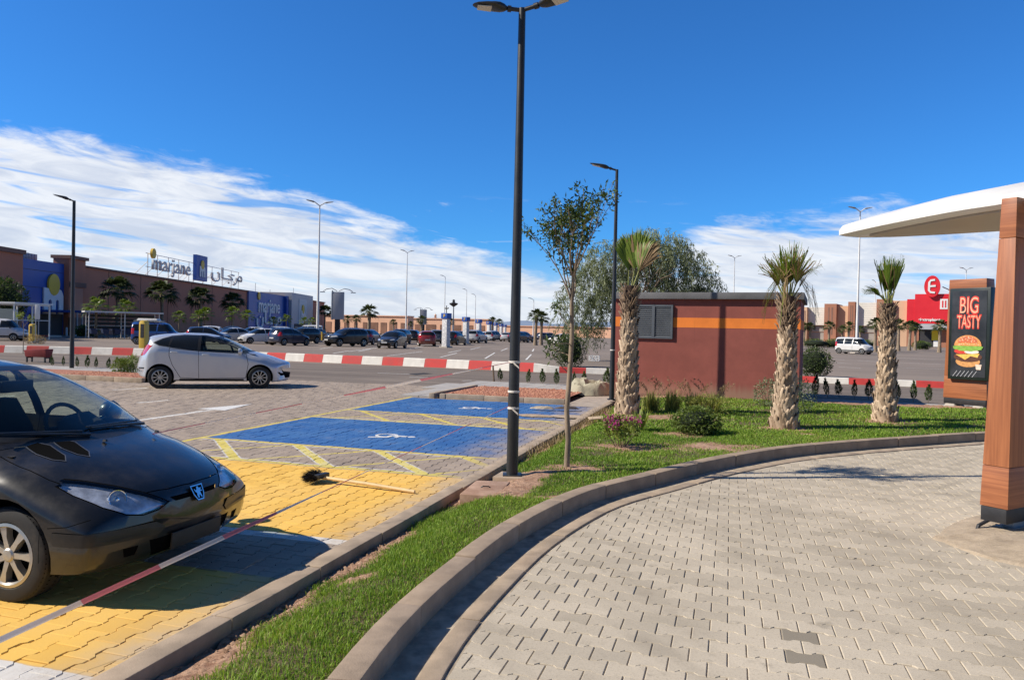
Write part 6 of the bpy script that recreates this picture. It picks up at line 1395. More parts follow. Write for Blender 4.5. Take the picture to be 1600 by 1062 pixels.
MT['leaf_dark'] = leafmat('leaf_dark', (0.024, 0.045, 0.012), (0.12, 0.175, 0.04), 0.25, 0.45)
MT['leaf_mid'] = leafmat('leaf_mid', (0.05, 0.085, 0.015), (0.21, 0.28, 0.06), 0.3, 0.5)
MT['leaf_grey'] = leafmat('leaf_grey', (0.095, 0.125, 0.06), (0.39, 0.43, 0.25), 0.3, 0.6)
MT['leaf_silver'] = leafmat('leaf_silver', (0.10, 0.13, 0.07), (0.36, 0.42, 0.25), 0.3, 0.6)
MT['leaf_lime'] = leafmat('leaf_lime', (0.08, 0.14, 0.016), (0.32, 0.38, 0.085), 0.35, 0.5)
MT['cypress'] = leafmat('cypress', (0.02, 0.042, 0.012), (0.09, 0.145, 0.032), 0.15, 0.6)
MT['flower'] = leafmat('flower', (0.26, 0.02, 0.13), (0.60, 0.07, 0.34), 0.35, 0.5)
MT['straw'] = leafmat('straw', (0.18, 0.12, 0.065), (0.52, 0.39, 0.22), 0.3, 0.7)
MT['frond'] = leafmat('frond', (0.045, 0.10, 0.009), (0.22, 0.29, 0.035), 0.3, 0.42)
MT['frond_dry'] = leafmat('frond_dry', (0.17, 0.10, 0.05), (0.42, 0.29, 0.15), 0.3, 0.6)
MT['boot'] = leafmat('boot', (0.20, 0.135, 0.085), (0.60, 0.46, 0.32), 0.0, 0.85)
MT['fibre'] = mat('fibre', (0.075, 0.045, 0.03), 0.95, 0, 0.4, 12, 0.8, 60, 0.01)
MT['petiole'] = mat('petiole', (0.24, 0.25, 0.07), 0.6, 0, 0.25, 8)
MT['twig'] = mat('twig', (0.17, 0.12, 0.08), 0.9, 0, 0.3, 15, 0.5, 60, 0.004)
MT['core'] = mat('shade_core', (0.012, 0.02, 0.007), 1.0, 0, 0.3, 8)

def palm_trunk(t, H, r0, r1, n, shag=0.75, top_fib=0.25):
    mb = MB(); prof = []
    for i in range(13):
        f = i / 12; prof.append((r1 + (r0 - r1) * (1 - f) ** 2.2 - 0.030, H * f))
    mb.lathe([(a, b) for a, b in prof] + [(0.0, H + .02)], n=18); tr = mb.build('trunk', MT['fibre'], t, smooth=60)
    V = []; F = []; T = []
    for k in range(n):
        f = (k + 0.5) / n; z = H * f - .12 + rng.normal() * .012; a = k * 2.39996 + rng.normal() * .06; r = r1 + (r0 - r1) * (1 - f) ** 2.2 - 0.028
        fib = f > 1 - top_fib; h = (0.235 if not fib else 0.20) * (0.8 + .4 * rng.random()); w = (0.115 if not fib else .05) * (0.8 + .4 * rng.random()) * (r / .28) ** .5; out = (0.004 + .022 * rng.random() ** 2) if not fib else .04 + .06 * rng.random()
        tw = (0.50 if k % 2 else -0.50) * (0.7 + .6 * rng.random()); th = 0.013
        er = np.array([math.cos(a), math.sin(a), 0]); et = np.array([-math.sin(a), math.cos(a), 0]); ez = np.array([0, 0, 1.0]); b0 = len(V); tone = (0.15 + 0.85 * rng.random()) if not fib else rng.random() * .35
        if not fib and rng.random() < .12: tone *= .4
        for q, (hh, ww, oo) in enumerate(((0, 1.0, 0.0), (.45, .85, .35), (.8, .62, .75), (1.0, .40, 1.0))):
            c = er * (r + out * oo ** 1.5) + et * (tw * h * hh * .8) + ez * (z + h * hh); sd = et * math.cos(tw * .7) - ez * math.sin(tw * .7) * .6
            for s_, dd in ((-1, 0), (-.55, th), (.55, th), (1, 0)): V.append(c + sd * (s_ * w * ww / 2) + er * (dd * (1.15 - .3 * oo)))
        for q in range(3):
            for s_ in range(3): F.append((b0 + q * 4 + s_, b0 + q * 4 + s_ + 1, b0 + q * 4 + s_ + 5, b0 + q * 4 + s_ + 4))
        F.append((b0 + 12, b0 + 13, b0 + 14, b0 + 15)); T += [tone] * 16
    me = arr_mesh('boots', V, np.array(F), tone=T); link('leaf_bases', me, MT['boot'], tr); return tr
def fan(lv, dry, pet, base, d, side, plen, rad, spread, nb, cup=0.25, dryfrac=0.0, dryside=None, wd=0.032, drop=0.12, tone0=0.3, join=0.55):
    """one palmate leaf: petiole from base along d, blades fanned in the plane of d and side"""
    d = Vector(d).normalized(); side = (Vector(side) - d * Vector(side).dot(d)).normalized(); nrm = d.cross(side)
    hub = Vector(base) + d * plen
    if plen > 0.02: pet.tube([Vector(base), Vector(base) + d * plen * .5 + nrm * .01, hub], [.016, .013, .010], 6)
    for i in range(nb):
        f = (i + .5) / nb - .5; a = f * spread; dir_ = (d * math.cos(a) + side * math.sin(a) + nrm * cup * (abs(f) * 1.2)).normalized(); L = rad * (1 - .25 * abs(2 * f) ** 2) * (.92 + .14 * rng.random())
        tr = (side * math.cos(a) - d * math.sin(a)).normalized(); isdry = (rng.random() < dryfrac) or (dryside is not None and f > dryside)
        pts = []; w_ = wd
        for q, ww in ((0.02, .25), (.3, .85), (join, 1.0), (.8, .55), (1.0, .06)):
            p = hub + dir_ * (L * q) - Vector((0, 0, 1)) * (drop * L * max(0, q - join) ** 1.5 * 1.6 * (1 + rng.random())) + nrm * (rng.normal() * .01 * q)
            pts += [p - tr * (w_ * ww / 2) + nrm * .004, p + tr * (w_ * ww / 2) - nrm * .004]
        v = np.array([tuple(p) for p in pts]); fc = np.array([(2 * q, 2 * q + 1, 2 * q + 3, 2 * q + 2) for q in range(4)]); tn = np.clip(tone0 + .5 * rng.random() + np.repeat([0, 0, .05, .15, .3], 2) * (1 if not isdry else 0), 0, 1)
        (dry if isdry else lv).add((v, fc, tn))
def big_palm(idx, name_label, H, r0, r1, build_crown, n=230):
    p = PALMS[idx]; t = empty('palm_tree', (p.x, p.y, float(lawn_z(p.x, p.y)) - .02), 0, name_label, 'palm'); palm_trunk(t, H, r0, r1, n)
    lv, dry, pet = Leaves(), Leaves(), MB(); build_crown(lv, dry, pet, H)
    lv.build('crown', MT['frond'], t)
    if dry.n: dry.build('dry_fronds', MT['frond_dry'], t)
    if pet.v: pet.build('petioles', MT['petiole'], t, smooth=60)
    return t
def crown1(lv, dry, pet, H):
    fan(lv, dry, pet, (0.02, 0, H - .1), (.14, .05, 1), (1, -.15, 0), .45, .88, R(84), 40, .15, .02, .30, .05, .10, .25, .62)
    fan(lv, dry, pet, (-.03, .03, H - .1), (.02, .1, 1), (1, .3, 0), .42, .80, R(66), 28, .2, .04, .33, .045, .12, .1, .62)
    fan(lv, dry, pet, (.03, -.03, H - .1), (.30, -.1, 1), (1, -.5, 0), .42, .78, R(70), 26, .25, .10, .08, .042, .2, .3, .55)
    fan(lv, dry, pet, (.0, .03, H - .1), (.48, .2, 1), (.9, .4, 0), .40, .74, R(52), 16, .3, .9, None, .03, .3, .3, .5)
def crown2(lv, dry, pet, H):
    for i in range(15):
        a = i * 2.4; t = .08 + .46 * (i / 14); d = (math.cos(a) * t, math.sin(a) * t, 1); s = (-math.sin(a) + .3 * rng.normal(), math.cos(a), .0)
        fan(lv, dry, pet, (math.cos(a) * .05, math.sin(a) * .05, H - .12), d, s, .30 + .1 * rng.random(), .70 + .16 * rng.random(), R(44 + 44 * i / 14), 20, .25, .16 + .38 * (i / 14), None, .017, .10 + .2 * i / 14, .35, .32)
    for i in range(22):
        a = i * 2.1; fan(lv, dry, pet, (0, 0, H + .25), (math.cos(a) * .8, math.sin(a) * .8, .6), (0, 0, 1), .05, .62, R(34), 3, .1, .8, None, .007, 1.0, .3, .3)
def crown3(lv, dry, pet, H):
    for i in range(12):
        a = i * 2.4; t = .04 + .24 * (i / 11); fan(lv, dry, pet, (math.cos(a) * .04, math.sin(a) * .04, H - .1), (math.cos(a) * t, math.sin(a) * t, 1), (-math.sin(a), math.cos(a), 0), .26 + .1 * rng.random(), .66 + .14 * rng.random(), R(36), 15, .15, .05, None, .016, .06, .0, .35)
    for i in range(4): fan(lv, dry, pet, (0, 0, H), (-.8 + .15 * i, -.2 + .2 * i, .6), (0, 0, 1), .22, .48, R(30), 8, .2, .2, None, .011, .4, .0, .35)
big_palm(0, 'young fan palm before the grey shutters with one green frond going brown', 2.60, .26, .155, crown1, 430)
big_palm(1, 'fan palm at the right end of the maroon shed with spiky yellow green crown', 2.36, .25, .140, crown2, 400)
big_palm(2, 'fan palm standing alone on the lawn with narrow dark upright crown', 2.31, .25, .125, crown3, 390)

# --- branching trees
def grow(mb, tips, p, d, L, r, depth, kids_=3, spread=.55, up=.15, wig=.12, segs=4, mid=None):
    pts = [Vector(p)]; dd = Vector(d).normalized(); rs = [r]
    for i in range(segs):
        dd = (dd + Vector(rng.normal(size=3) * wig) + Vector((0, 0, up * .3))).normalized(); pts.append(pts[-1] + dd * (L / segs)); rs.append(r * (1 - .45 * (i + 1) / segs))
    mb.tube(pts, rs, 8 if r > .02 else 5)
    if mid is not None and depth <= 1: mid.append((pts[-2], dd, L)); mid.append((pts[-1], dd, L))
    if depth == 0: tips.append((pts[-1], dd, L)); tips.append((pts[-2], dd, L)); return
    for k in range(kids_):
        a = rng.random() * 2 * PI; o = dd.orthogonal().normalized(); o2 = dd.cross(o); q = (dd + (o * math.cos(a) + o2 * math.sin(a)) * spread * (.6 + .7 * rng.random()) + Vector((0, 0, up))).normalized(); b = pts[-1] if k < kids_ - 1 or depth > 1 else pts[-2]
        grow(mb, tips, b, q, L * (.62 + .25 * rng.random()), rs[-1] * .72, depth - 1, kids_, spread, up, wig, segs, mid)
def leaf_cluster(lv, p, n, rad, L, W, t0=.0, t1=1.0, drop=0.0):
    P = np.array(tuple(p)) + rdir(n) * rad * (rng.random((n, 1)) ** .5); d = rdir(n) + np.array([0, 0, .25 - drop]); lv.add(leaf_quads(P, d, L * (.7 + .6 * rng.random(n)), W, t0 + (t1 - t0) * rng.random(n)))
# thin young tree on the lawn
tz = float(lawn_z(TREE.x, TREE.y)); t = empty('young_tree', (TREE.x, TREE.y, tz - .02), 0, 'thin young tree with pale trunk and sparse dark leaves beside the black lamp post', 'tree')
mb = MB(); tips = []; tk = [(0, 0, 0), (.015, .0, .35), (-.012, .01, .7), (.012, 0, 1.1), (.03, .0, 1.6), (.02, .01, 2.0), (.03, 0, 2.30)]
mb.tube(tk, [.036, .034, .032, .031, .028, .024, .02], 10)
for k in range(13):
    aa = k * 2.4; sp_ = .12 + .52 * ((k * 5) % 13) / 12; st_ = tk[-1] if k % 3 else tk[-2]
    grow(mb, tips, st_, (math.cos(aa) * sp_, math.sin(aa) * sp_, 1), .50 + .16 * rng.random(), .011, 1, 4, .42, .12, .10, 4, tips)
for z_, dx, dy in ((1.35, -.7, .1), (1.5, -.5, -.4), (1.15, -.6, .3), (1.7, -.6, .2)): grow(mb, tips, (.02, 0, z_), (dx, dy, .45), .22, .008, 1, 2, .6, .1, .15)
mb.build('trunk', MT['bark'], t, smooth=60); lv = Leaves()
for p, d, L in tips:
    if rng.random() < .95:
        leaf_cluster(lv, p, int(7 + 8 * rng.random()), .075, .062, .021, 0, 1, .0)
        if rng.random() < .6: leaf_cluster(lv, Vector(p) - d * L * .6, 4, .06, .058, .018, 0, 1)
lv.build('crown', MT['leaf_dark'], t)
# pepper tree behind the shed
YT = 46.0; cx_ = AT(1005, 500, YT).x
t = empty('pepper_tree', (cx_, YT, 0), 0, 'large weeping pepper tree with grey green drooping foliage behind the maroon shed', 'tree')
mb = MB(); tips = []; mb.tube([(0, 0, 0), (.1, 0, 1.2), (.0, .1, 2.2)], [.34, .28, .25], 10)
for k in range(6):
    a = k * 1.05; grow(mb, tips, (0, .1, 2.1), (math.cos(a) * .9, math.sin(a) * .7, .8), 2.1, .13, 2, 3, .6, .12, .14)
mb.build('trunk', MT['bark'], t, smooth=60); lv = Leaves()
def spray(lv, p, L, n, out, tone):
    k = np.linspace(0, 1, n); px = p[0] + out[0] * k * .6; py = p[1] + out[1] * k * .6; pz = p[2] + .18 * np.sin(k * PI) * .6 - L * k ** 1.5; P = np.stack([px, py, pz], 1) + rng.normal(size=(n, 3)) * .055
    d = rng.normal(size=(n, 3)) * .5 + np.array([0, 0, -.8]); lv.add(leaf_quads(P, d, .20 + .16 * rng.random(n), .045, np.clip(tone + .4 * rng.random(n), 0, 1)))
lobes = [(-1.7, 6.2, 2.4, 1.9), (0.6, 6.6, 2.4, 2.2), (2.5, 5.6, 1.9, 2.0), (-0.6, 4.4, 2.8, 2.0), (2.4, 3.9, 2.2, 1.8), (3.7, 4.6, 1.1, 1.3), (-3.2, 4.4, 1.8, 2.0), (-4.3, 3.2, 1.3, 1.9), (-2.6, 5.4, 1.6, 1.4), (-3.6, 2.2, 1.0, .8), (0, 7.4, 1.4, 1.0), (-2.8, 3.0, 1.5, 1.2), (1.5, 7.2, 1.3, 1.0)]
for lx, lz, lr, lh in lobes:
    n = int((150 if lx > -2.5 else 85) * lr * lh / 4)
    for i in range(n):
        q = rdir(1)[0] * (rng.random() ** .33); p = (lx + q[0] * lr, q[1] * lr * .8, lz + q[2] * lh * .75); spray(lv, p, .7 + .9 * rng.random(), int(22 + 16 * rng.random()), (q[0], q[1], 0), max(0, .15 + .35 * q[2] + .15 * rng.normal()))
lv.build('crown', MT['leaf_grey'], t)

# --- clipped bushes, shrubs and flowers
def bush(name, loc, rx, ry, rz, n, m, L, W, label, lumps=7, core=True, cat='shrub', group=None, sq=1.0, tone_up=.5):
    t = empty(name, loc, 0, label, cat, group); lv = Leaves(); ph = rng.random(6) * 6
    d = rdir(n); d[:, 2] = np.where(d[:, 2] < -.92, -d[:, 2], d[:, 2]); th = np.arctan2(d[:, 1], d[:, 0])
    k = 1 + .09 * np.sin(th * 3 + ph[0]) * np.cos(d[:, 2] * 4 + ph[1]) + .07 * np.sin(th * 7 + ph[2] + d[:, 2] * 6) + .05 * rng.normal(size=n); k *= np.where(rng.random(n) < .65, 1.0, .55 + .4 * rng.random(n))
    P = d * k[:, None] * np.array([rx, ry, rz]) + np.array([0, 0, rz * .98]); P[:, 2] = np.maximum(P[:, 2], .02)
    dd = d * .8 + rdir(n) * .8; lv.add(leaf_quads(P, dd, L * (.6 + .8 * rng.random(n)), W, np.clip(.1 + .55 * rng.random(n) + .25 * d[:, 2] * tone_up, 0, 1)))
    lv.build('foliage', m, t)
    mb = MB()
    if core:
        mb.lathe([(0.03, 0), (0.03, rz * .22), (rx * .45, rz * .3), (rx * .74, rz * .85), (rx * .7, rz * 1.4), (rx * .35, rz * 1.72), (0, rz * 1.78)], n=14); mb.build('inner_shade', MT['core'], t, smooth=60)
    else:
        for i in range(9):
            a = rng.random() * 2 * PI; mb.tube([(0.05 * math.cos(a), .05 * math.sin(a), 0), (rx * .5 * math.cos(a), ry * .5 * math.sin(a), rz * 1.2)], [.008, .004], 5)
        mb.build('stem', MT['twig'], t)
    return t
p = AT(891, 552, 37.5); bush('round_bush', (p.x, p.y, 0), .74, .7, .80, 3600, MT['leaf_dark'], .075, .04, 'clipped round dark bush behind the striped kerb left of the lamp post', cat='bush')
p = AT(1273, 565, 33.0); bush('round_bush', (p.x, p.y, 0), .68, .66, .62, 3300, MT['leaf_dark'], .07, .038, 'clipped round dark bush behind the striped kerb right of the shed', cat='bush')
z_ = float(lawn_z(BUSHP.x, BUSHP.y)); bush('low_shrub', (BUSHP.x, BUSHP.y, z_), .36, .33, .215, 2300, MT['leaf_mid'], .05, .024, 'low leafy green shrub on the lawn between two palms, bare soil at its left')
p = G(1258, 655, .1); bush('silver_shrub', (p.x + .1, p.y + 1.0, .08), .42, .4, .40, 1500, MT['leaf_silver'], .055, .02, 'grey green shrub at the shed corner, right of the spiky palm', core=False)
p = G(1207, 640, .1); bush('silver_shrub', (p.x, p.y + .3, .08), .30, .28, .33, 900, MT['leaf_silver'], .055, .02, 'grey green shrub against the shed wall, left of the spiky palm', core=False)
# bougainvillea
bz = float(lawn_z(BOUG.x, BOUG.y)); t = empty('bougainvillea', (BOUG.x, BOUG.y, bz - .01), 0, 'straggly bougainvillea with magenta flowers in a bare soil ring', 'flowering shrub')
mb = MB(); tips = []
for k in range(9):
    a = k * 2.4; grow(mb, tips, (.06 * math.cos(a), .06 * math.sin(a), 0), (math.cos(a) * .55, math.sin(a) * .55, 1), .26, .009, 1, 3, .5, .1, .15)
mb.build('stem', MT['twig'], t); lv = Leaves(); fl = Leaves()
for p, d, L in tips:
    for q in (.3, .6, 1.0): leaf_cluster(lv, Vector(p) - d * L * (1 - q), 7, .07, .045, .026, .2, 1)
    if p.z > .30 and rng.random() < .62: leaf_cluster(fl, p, 14, .075, .036, .03, 0, 1)
lv.build('foliage', MT['leaf_lime'], t); fl.build('blossom', MT['flower'], t)
# tufted ornamental grasses with seed heads, before the shed
MT['tuft'] = leafmat('tuft_blade', (0.16, 0.21, 0.035), (0.52, 0.50, 0.17), 0.4, 0.6)
def tuft(px, py, h, n, label, spread=.5, m='tuft', heads=5):
    p = G(px, py, .1); t = empty('grass_tuft', (p.x, p.y, float(lawn_z(p.x, p.y)) - .01), 0, label, 'ornamental grass', 'grass tufts along the shed'); lv = Leaves(); hd = Leaves()
    for i in range(n):
        a = rng.random() * 2 * PI; s = spread * rng.random(); L = h * (.6 + .5 * rng.random()); b = np.array([.07 * rng.normal(), .06 * rng.normal(), 0]); d = np.array([math.cos(a) * s, math.sin(a) * s, 1.0]); d /= np.linalg.norm(d); tr = np.array([-math.sin(a), math.cos(a), 0]) * .0075; pts = []
        for q, w_ in ((0, 1), (.5, .9), (.8, .6), (1, .1)): c = b + d * L * q + np.array([math.cos(a), math.sin(a), 0]) * L * .35 * q * q * s * 1.5 - np.array([0, 0, 1]) * L * .35 * q ** 3 * s; pts += [c - tr * w_, c + tr * w_]
        lv.add((np.array(pts), np.array([(0, 1, 3, 2), (2, 3, 5, 4), (4, 5, 7, 6)]), np.full(8, rng.random())))
    for i in range(heads):
        a = rng.random() * 2 * PI; s = .25 + .35 * rng.random(); L = h * (1.35 + .3 * rng.random()); ex = np.array([math.cos(a) * s, math.sin(a) * s, 1.0]); k = np.linspace(.05, 1, 12); c = ex[None] * (L * k[:, None]) + np.stack([np.cos(a) * .2 * k ** 3, np.sin(a) * .2 * k ** 3, -.10 * k ** 4], 1) * L; tr = np.array([-math.sin(a), math.cos(a), 0]) * .003
        v = np.concatenate([c - tr, c + tr]); f = np.array([(i_, i_ + 12, i_ + 13, i_ + 1) for i_ in range(11)]); hd.add((v, f, np.full(24, .5))); q = c[-4:]; P = np.repeat(q, 9, 0) + rng.normal(size=(36, 3)) * .012; hd.add(leaf_quads(P, rng.normal(size=(36, 3)) * .5 + ex, .045, .01, rng.random(36) * .6))
    lv.build('blades', MT[m], t)
    if hd.n: hd.build('seed_heads', MT['straw'], t)
TU = [(1018, 643, .46, 190, 'green tufted grass beside the shuttered palm trunk'), (1050, 644, .50, 190, 'green tufted grass under the grey shutters'), (1083, 646, .46, 190, 'straw tipped grass tuft below the orange stripe, mid wall'), (1112, 648, .46, 190, 'bushy grass tuft left of the pole shadow on the shed')]
for q in TU: tuft(*q, heads=7)
p = G(1110, 650, .1); bush('dry_shrub', (p.x, p.y + .1, .09), .42, .3, .21, 900, MT['tuft'], .06, .014, 'sprawling yellow green shrub at the shed foot near the pole shadow', core=False)
# agave like leaf at the palm foot
p = G(1001, 672, .1); t = empty('spiky_plant', (p.x, p.y, .08), 0, 'short spiky pale green plant behind the bougainvillea', 'plant'); lv, dry, pet = Leaves(), Leaves(), MB()
for i in range(9): a = i * .7; fan(lv, dry, pet, (0, 0, 0), (math.cos(a) * .5, math.sin(a) * .5, 1), (-math.sin(a), math.cos(a), 0), 0, .42, R(10), 2, .1, .1, None, .05, .05, .5)
lv.build('leaves', MT['leaf_lime'], t)
# --- young cypresses in a row along the road, on both sides
def cyp_proto():
    t = empty('cypress_shrub', (0, 0, 0)); lv = Leaves(); n = 330; z = rng.random(n) ** .8; r = .085 * np.sin(np.clip(z * 1.05 + .12, 0, 1) * PI) ** .7 * (0.7 + .5 * rng.random(n)); a = rng.random(n) * 2 * PI
    P = np.stack([np.cos(a) * r, np.sin(a) * r, .06 + .46 * z], 1); d = np.stack([np.cos(a) * .4, np.sin(a) * .4, np.ones(n)], 1) + rng.normal(size=(n, 3)) * .2; lv.add(leaf_quads(P, d, .07 + .05 * rng.random(n), .022, rng.random(n))); lv.build('foliage', MT['cypress'], t)
    mb = MB(); mb.tube([(0, 0, -.02), (.005, 0, .2)], .008, 6); mb.build('stem', MT['twig'], t); return t
cyp = cyp_proto(); usedc = False
cl = 'small upright cypress in the planted row beside the access road'
for px, py, s in [(782, 596, .9), (824, 600, 1.0), (848, 601, 1.05), (870, 603, 1.1), (897, 604, .95), (913, 604, 1.0), (1293, 621, 1.15), (1311, 620, 1.05), (1335, 623, 1.1), (1357, 624, 1.15), (1403, 627, 1.1), (1427, 628, 1.2), (1450, 630, 1.05), (1541, 636, 1.2), (82, 573, .85), (99, 573, .8), (121, 575, .85), (136, 576, 1.0), (150, 576, .85), (168, 577, .85), (183, 578, .9), (190, 578, .85), (205, 579, .95), (947, 607, 1.3), (1272, 622, 1.4)]:
    p = G(px, py, .02); o = copy_tree(cyp) if usedc else cyp; usedc = True; o.location = (p.x, p.y, 0.03); o.rotation_euler = (rng.normal() * .06, rng.normal() * .08, rng.random() * 6); o.scale = (s * .72 * (.8 + .4 * rng.random()),) * 2 + (s * .82,); tag(o, cl, 'cypress', 'cypresses along the access road')
# leafy plants by the silver car
for i, (px, py, s) in enumerate([(186, 583, .35), (196, 583, .33), (206, 582, .42)]):
    p = G(px, py + 2, 0); lab = ['low green tuft furthest from the silver car in the left planter', 'middle of three green tufts in the left planter', 'taller green tuft touching the silver car rear in the left planter'][i]
    bush('leafy_tuft', (p.x, p.y, .05), s * .55, s * .5, s * .62, 420, MT['leaf_lime'], .13, .02, lab, core=False)

# --- palms and trees of the far car park
def far_palm(trunk_h, crown_r, nf, blades_, mleaf, dens=1.0, rt=.17, skirt=True):
    t = empty('far_palm', (0, 0, 0)); mb = MB(); mb.tube([(0, 0, 0), (.03, 0, trunk_h * .3), (0, .02, trunk_h * .7), (0, 0, trunk_h)], [rt * 1.5, rt, rt * .9, rt * 1.25], 10); mb.build('trunk', MT['bark'], t, smooth=60); lv, dry, pet = Leaves(), Leaves(), MB()
    for i in range(nf):
        a = i * 2.4; e = 1.25 - 1.75 * (i / nf) + .15 * rng.normal(); d = (math.cos(a) * math.cos(e), math.sin(a) * math.cos(e), math.sin(e)); fan(lv, dry, pet, (0, 0, trunk_h), d, (-math.sin(a), math.cos(a), .2 * rng.normal()), crown_r * .45, crown_r * .6, R(120), blades_, .15, .0 if i < nf * .85 else .5, None, crown_r * .075, .55, .05 + .25 * max(0, e))
    lv.build('crown', MT[mleaf], t)
    if pet.v: pet.build('petioles', MT['petiole'], t)
    return t
MT['frond_far'] = leafmat('frond_far', (0.016, 0.030, 0.010), (0.085, 0.11, 0.025), 0.2, 0.5)
PB = far_palm(5.6, 2.5, 36, 13, 'frond_far', rt=.22); PS = far_palm(3.2, 1.5, 20, 11, 'frond', rt=.14); PM = far_palm(3.5, 1.25, 26, 11, 'frond_far', rt=.2)
pu = {id(PB): False, id(PS): False, id(PM): False}
def put_palm(pr, x, y, s, label, group):
    o = copy_tree(pr) if pu[id(pr)] else pr; pu[id(pr)] = True; o.location = (x, y, 0); o.scale = (s, s, s); o.rotation_euler = (rng.normal() * .02, rng.normal() * .02, rng.random() * 6); tag(o, label, 'palm', group); o.name = 'palm_tree'
for px, s, lb in ((183, 1.0, 'tall dark palm against the brown store wall, nearest the entrance'), (253, 1.04, 'tall dark palm below the first letters of the rooftop sign'), (314, 1.02, 'tall dark palm below the blue square of the rooftop sign'), (363, 1.0, 'tall dark palm just before the blue name panel'), (507, 1.0, 'dark palm at the far end of the store, beside the white mast')):
    put_palm(PB, -50.5, 50.5 * FPX / (800 - px), s, lb, 'tall palms along the store')
for px, s, lb in ((150, 1.0, 'small bright palm left of the trolley shelter roof'), (197, 1.0, 'small bright palm rising behind the trolley shelter'), (279, .78, 'small bright palm behind the blue minivan nose'), (311, .85, 'small bright palm left of a close pair before the store wall'), (320, .95, 'small bright palm right of a close pair before the store wall'), (363, 1.05, 'small bright palm directly in front of the fourth tall palm'), (386, .98, 'small bright palm at the near edge of the blue name panel'), (427, .78, 'small palm before the far lettering of the blue name panel'), (447, .92, 'small palm at the near corner of the pale tower'), (475, .85, 'small palm in front of the pale tower, far corner'), (487, .85, 'small palm between the pale tower and the white mast')):
    put_palm(PS, -44, 44 * FPX / (800 - px), s, lb, 'small palms along the store')
for px, Z, s, lb in ((577, 86, .98, 'palm in the car park behind the blue tall car'), (659, 118, .85, 'palm in front of the far grey totem'), (543, 150, .9, 'small palm behind the black four by four, left one'), (556, 150, .95, 'small palm behind the black four by four, right one'), (615, 190, .9, 'far palm above the charcoal hatchback'), (642, 190, .8, 'far palm left of the red hatchback'), (703, 150, .9, 'far palm just right of the first white column'), (768, 190, 1.15, 'wide far palm between the third and fourth columns'), (780, 205, 1.1, 'wide far palm over the last columns'), (837, 92, 1.0, 'left trunk of the twin palms right of the tall lamp post'), (846, 95, .95, 'right trunk of the twin palms right of the tall lamp post')):
    p = AT(px, 515, Z); put_palm(PM, p.x, p.y, s, lb, 'palms in the car park')
for px, Z, s, lb in ((1257, 150, 1.05, 'arcade palm touching the shed corner in view'), (1266, 150, 1.05, 'second arcade palm from the shed corner'), (1295, 140, 1.08, 'arcade palm in front of the first wide terracotta pilaster'), (1316, 150, .95, 'shorter arcade palm left of the lamp mast'), (1325, 145, 1.1, 'taller arcade palm left of the lamp mast'), (1344, 150, .95, 'arcade palm just right of the lamp mast'), (1368, 98, 1.0, 'arcade palm left of the lone lawn palm, front one'), (1376, 104, .98, 'arcade palm partly behind the lone lawn palm'), (1404, 110, 1.05, 'arcade palm right of the lone lawn palm'), (1421, 116, 1.05, 'arcade palm under the left end of the red front'), (1430, 122, 1.0, 'arcade palm left of the shop doors'), (1468, 104, 1.02, 'arcade palm right of the shop doors, by the poster stand')):
    p = AT(px, 528, Z); put_palm(PM, p.x, p.y, s, lb, 'palms along the arcade')
# dark tree by the entrance, thin tree in the planter
p = AT(5, 500, 70); bush('dark_tree', (p.x, p.y, 1.4), 1.7, 1.7, 2.0, 2600, MT['leaf_dark'], .32, .12, 'dense dark tree at the store entrance on the left edge', cat='tree')
p = G(36, 552, 0); t = empty('sapling', (p.x, p.y, 0), 0, 'sparse yellow green sapling on a thin stem before the striped kerb', 'tree'); mb = MB(); tips = []; mb.tube([(0, 0, 0), (.01, 0, .8), (0, .01, 1.5)], [.022, .018, .014], 6)
for k in range(6): a = k * 1.05; grow(mb, tips, (0, 0, 1.4 + .05 * k), (math.cos(a), math.sin(a), .7), .32, .008, 1, 3, .6, .1, .15)
mb.build('trunk', MT['bark'], t); lv = Leaves()
for q, d, L in tips: leaf_cluster(lv, q, 6, .10, .075, .04, .3, 1)
lv.build('crown', MT['leaf_lime'], t)
p = AT(136, 513, 86); bush('hedge_clump', (p.x, p.y, 0), 1.3, .8, .62, 1500, MT['leaf_mid'], .2, .09, 'clipped hedge beside the trolley bay', cat='hedge')
for px, w_, lb in ((1275, 2.6, 'low shrubs under the first white arcade panel'), (1303, 1.6, 'green shrub left of the white people carrier'), (1352, 1.8, 'green shrub right of the white people carrier'), (1440, 1.5, 'low shrub beside the shop doors')):
    p = AT(px, 528, 130); bush('low_shrub', (p.x, p.y, 0), w_, 1.0, .7, 900, MT['leaf_mid'], .22, .1, lb, cat='shrub')
p = AT(55, 520, 55); bush('dry_bush', (p.x, p.y, 0), .6, .5, .3, 500, MT['straw'], .2, .03, 'dry brown bush in the entrance island', core=False)
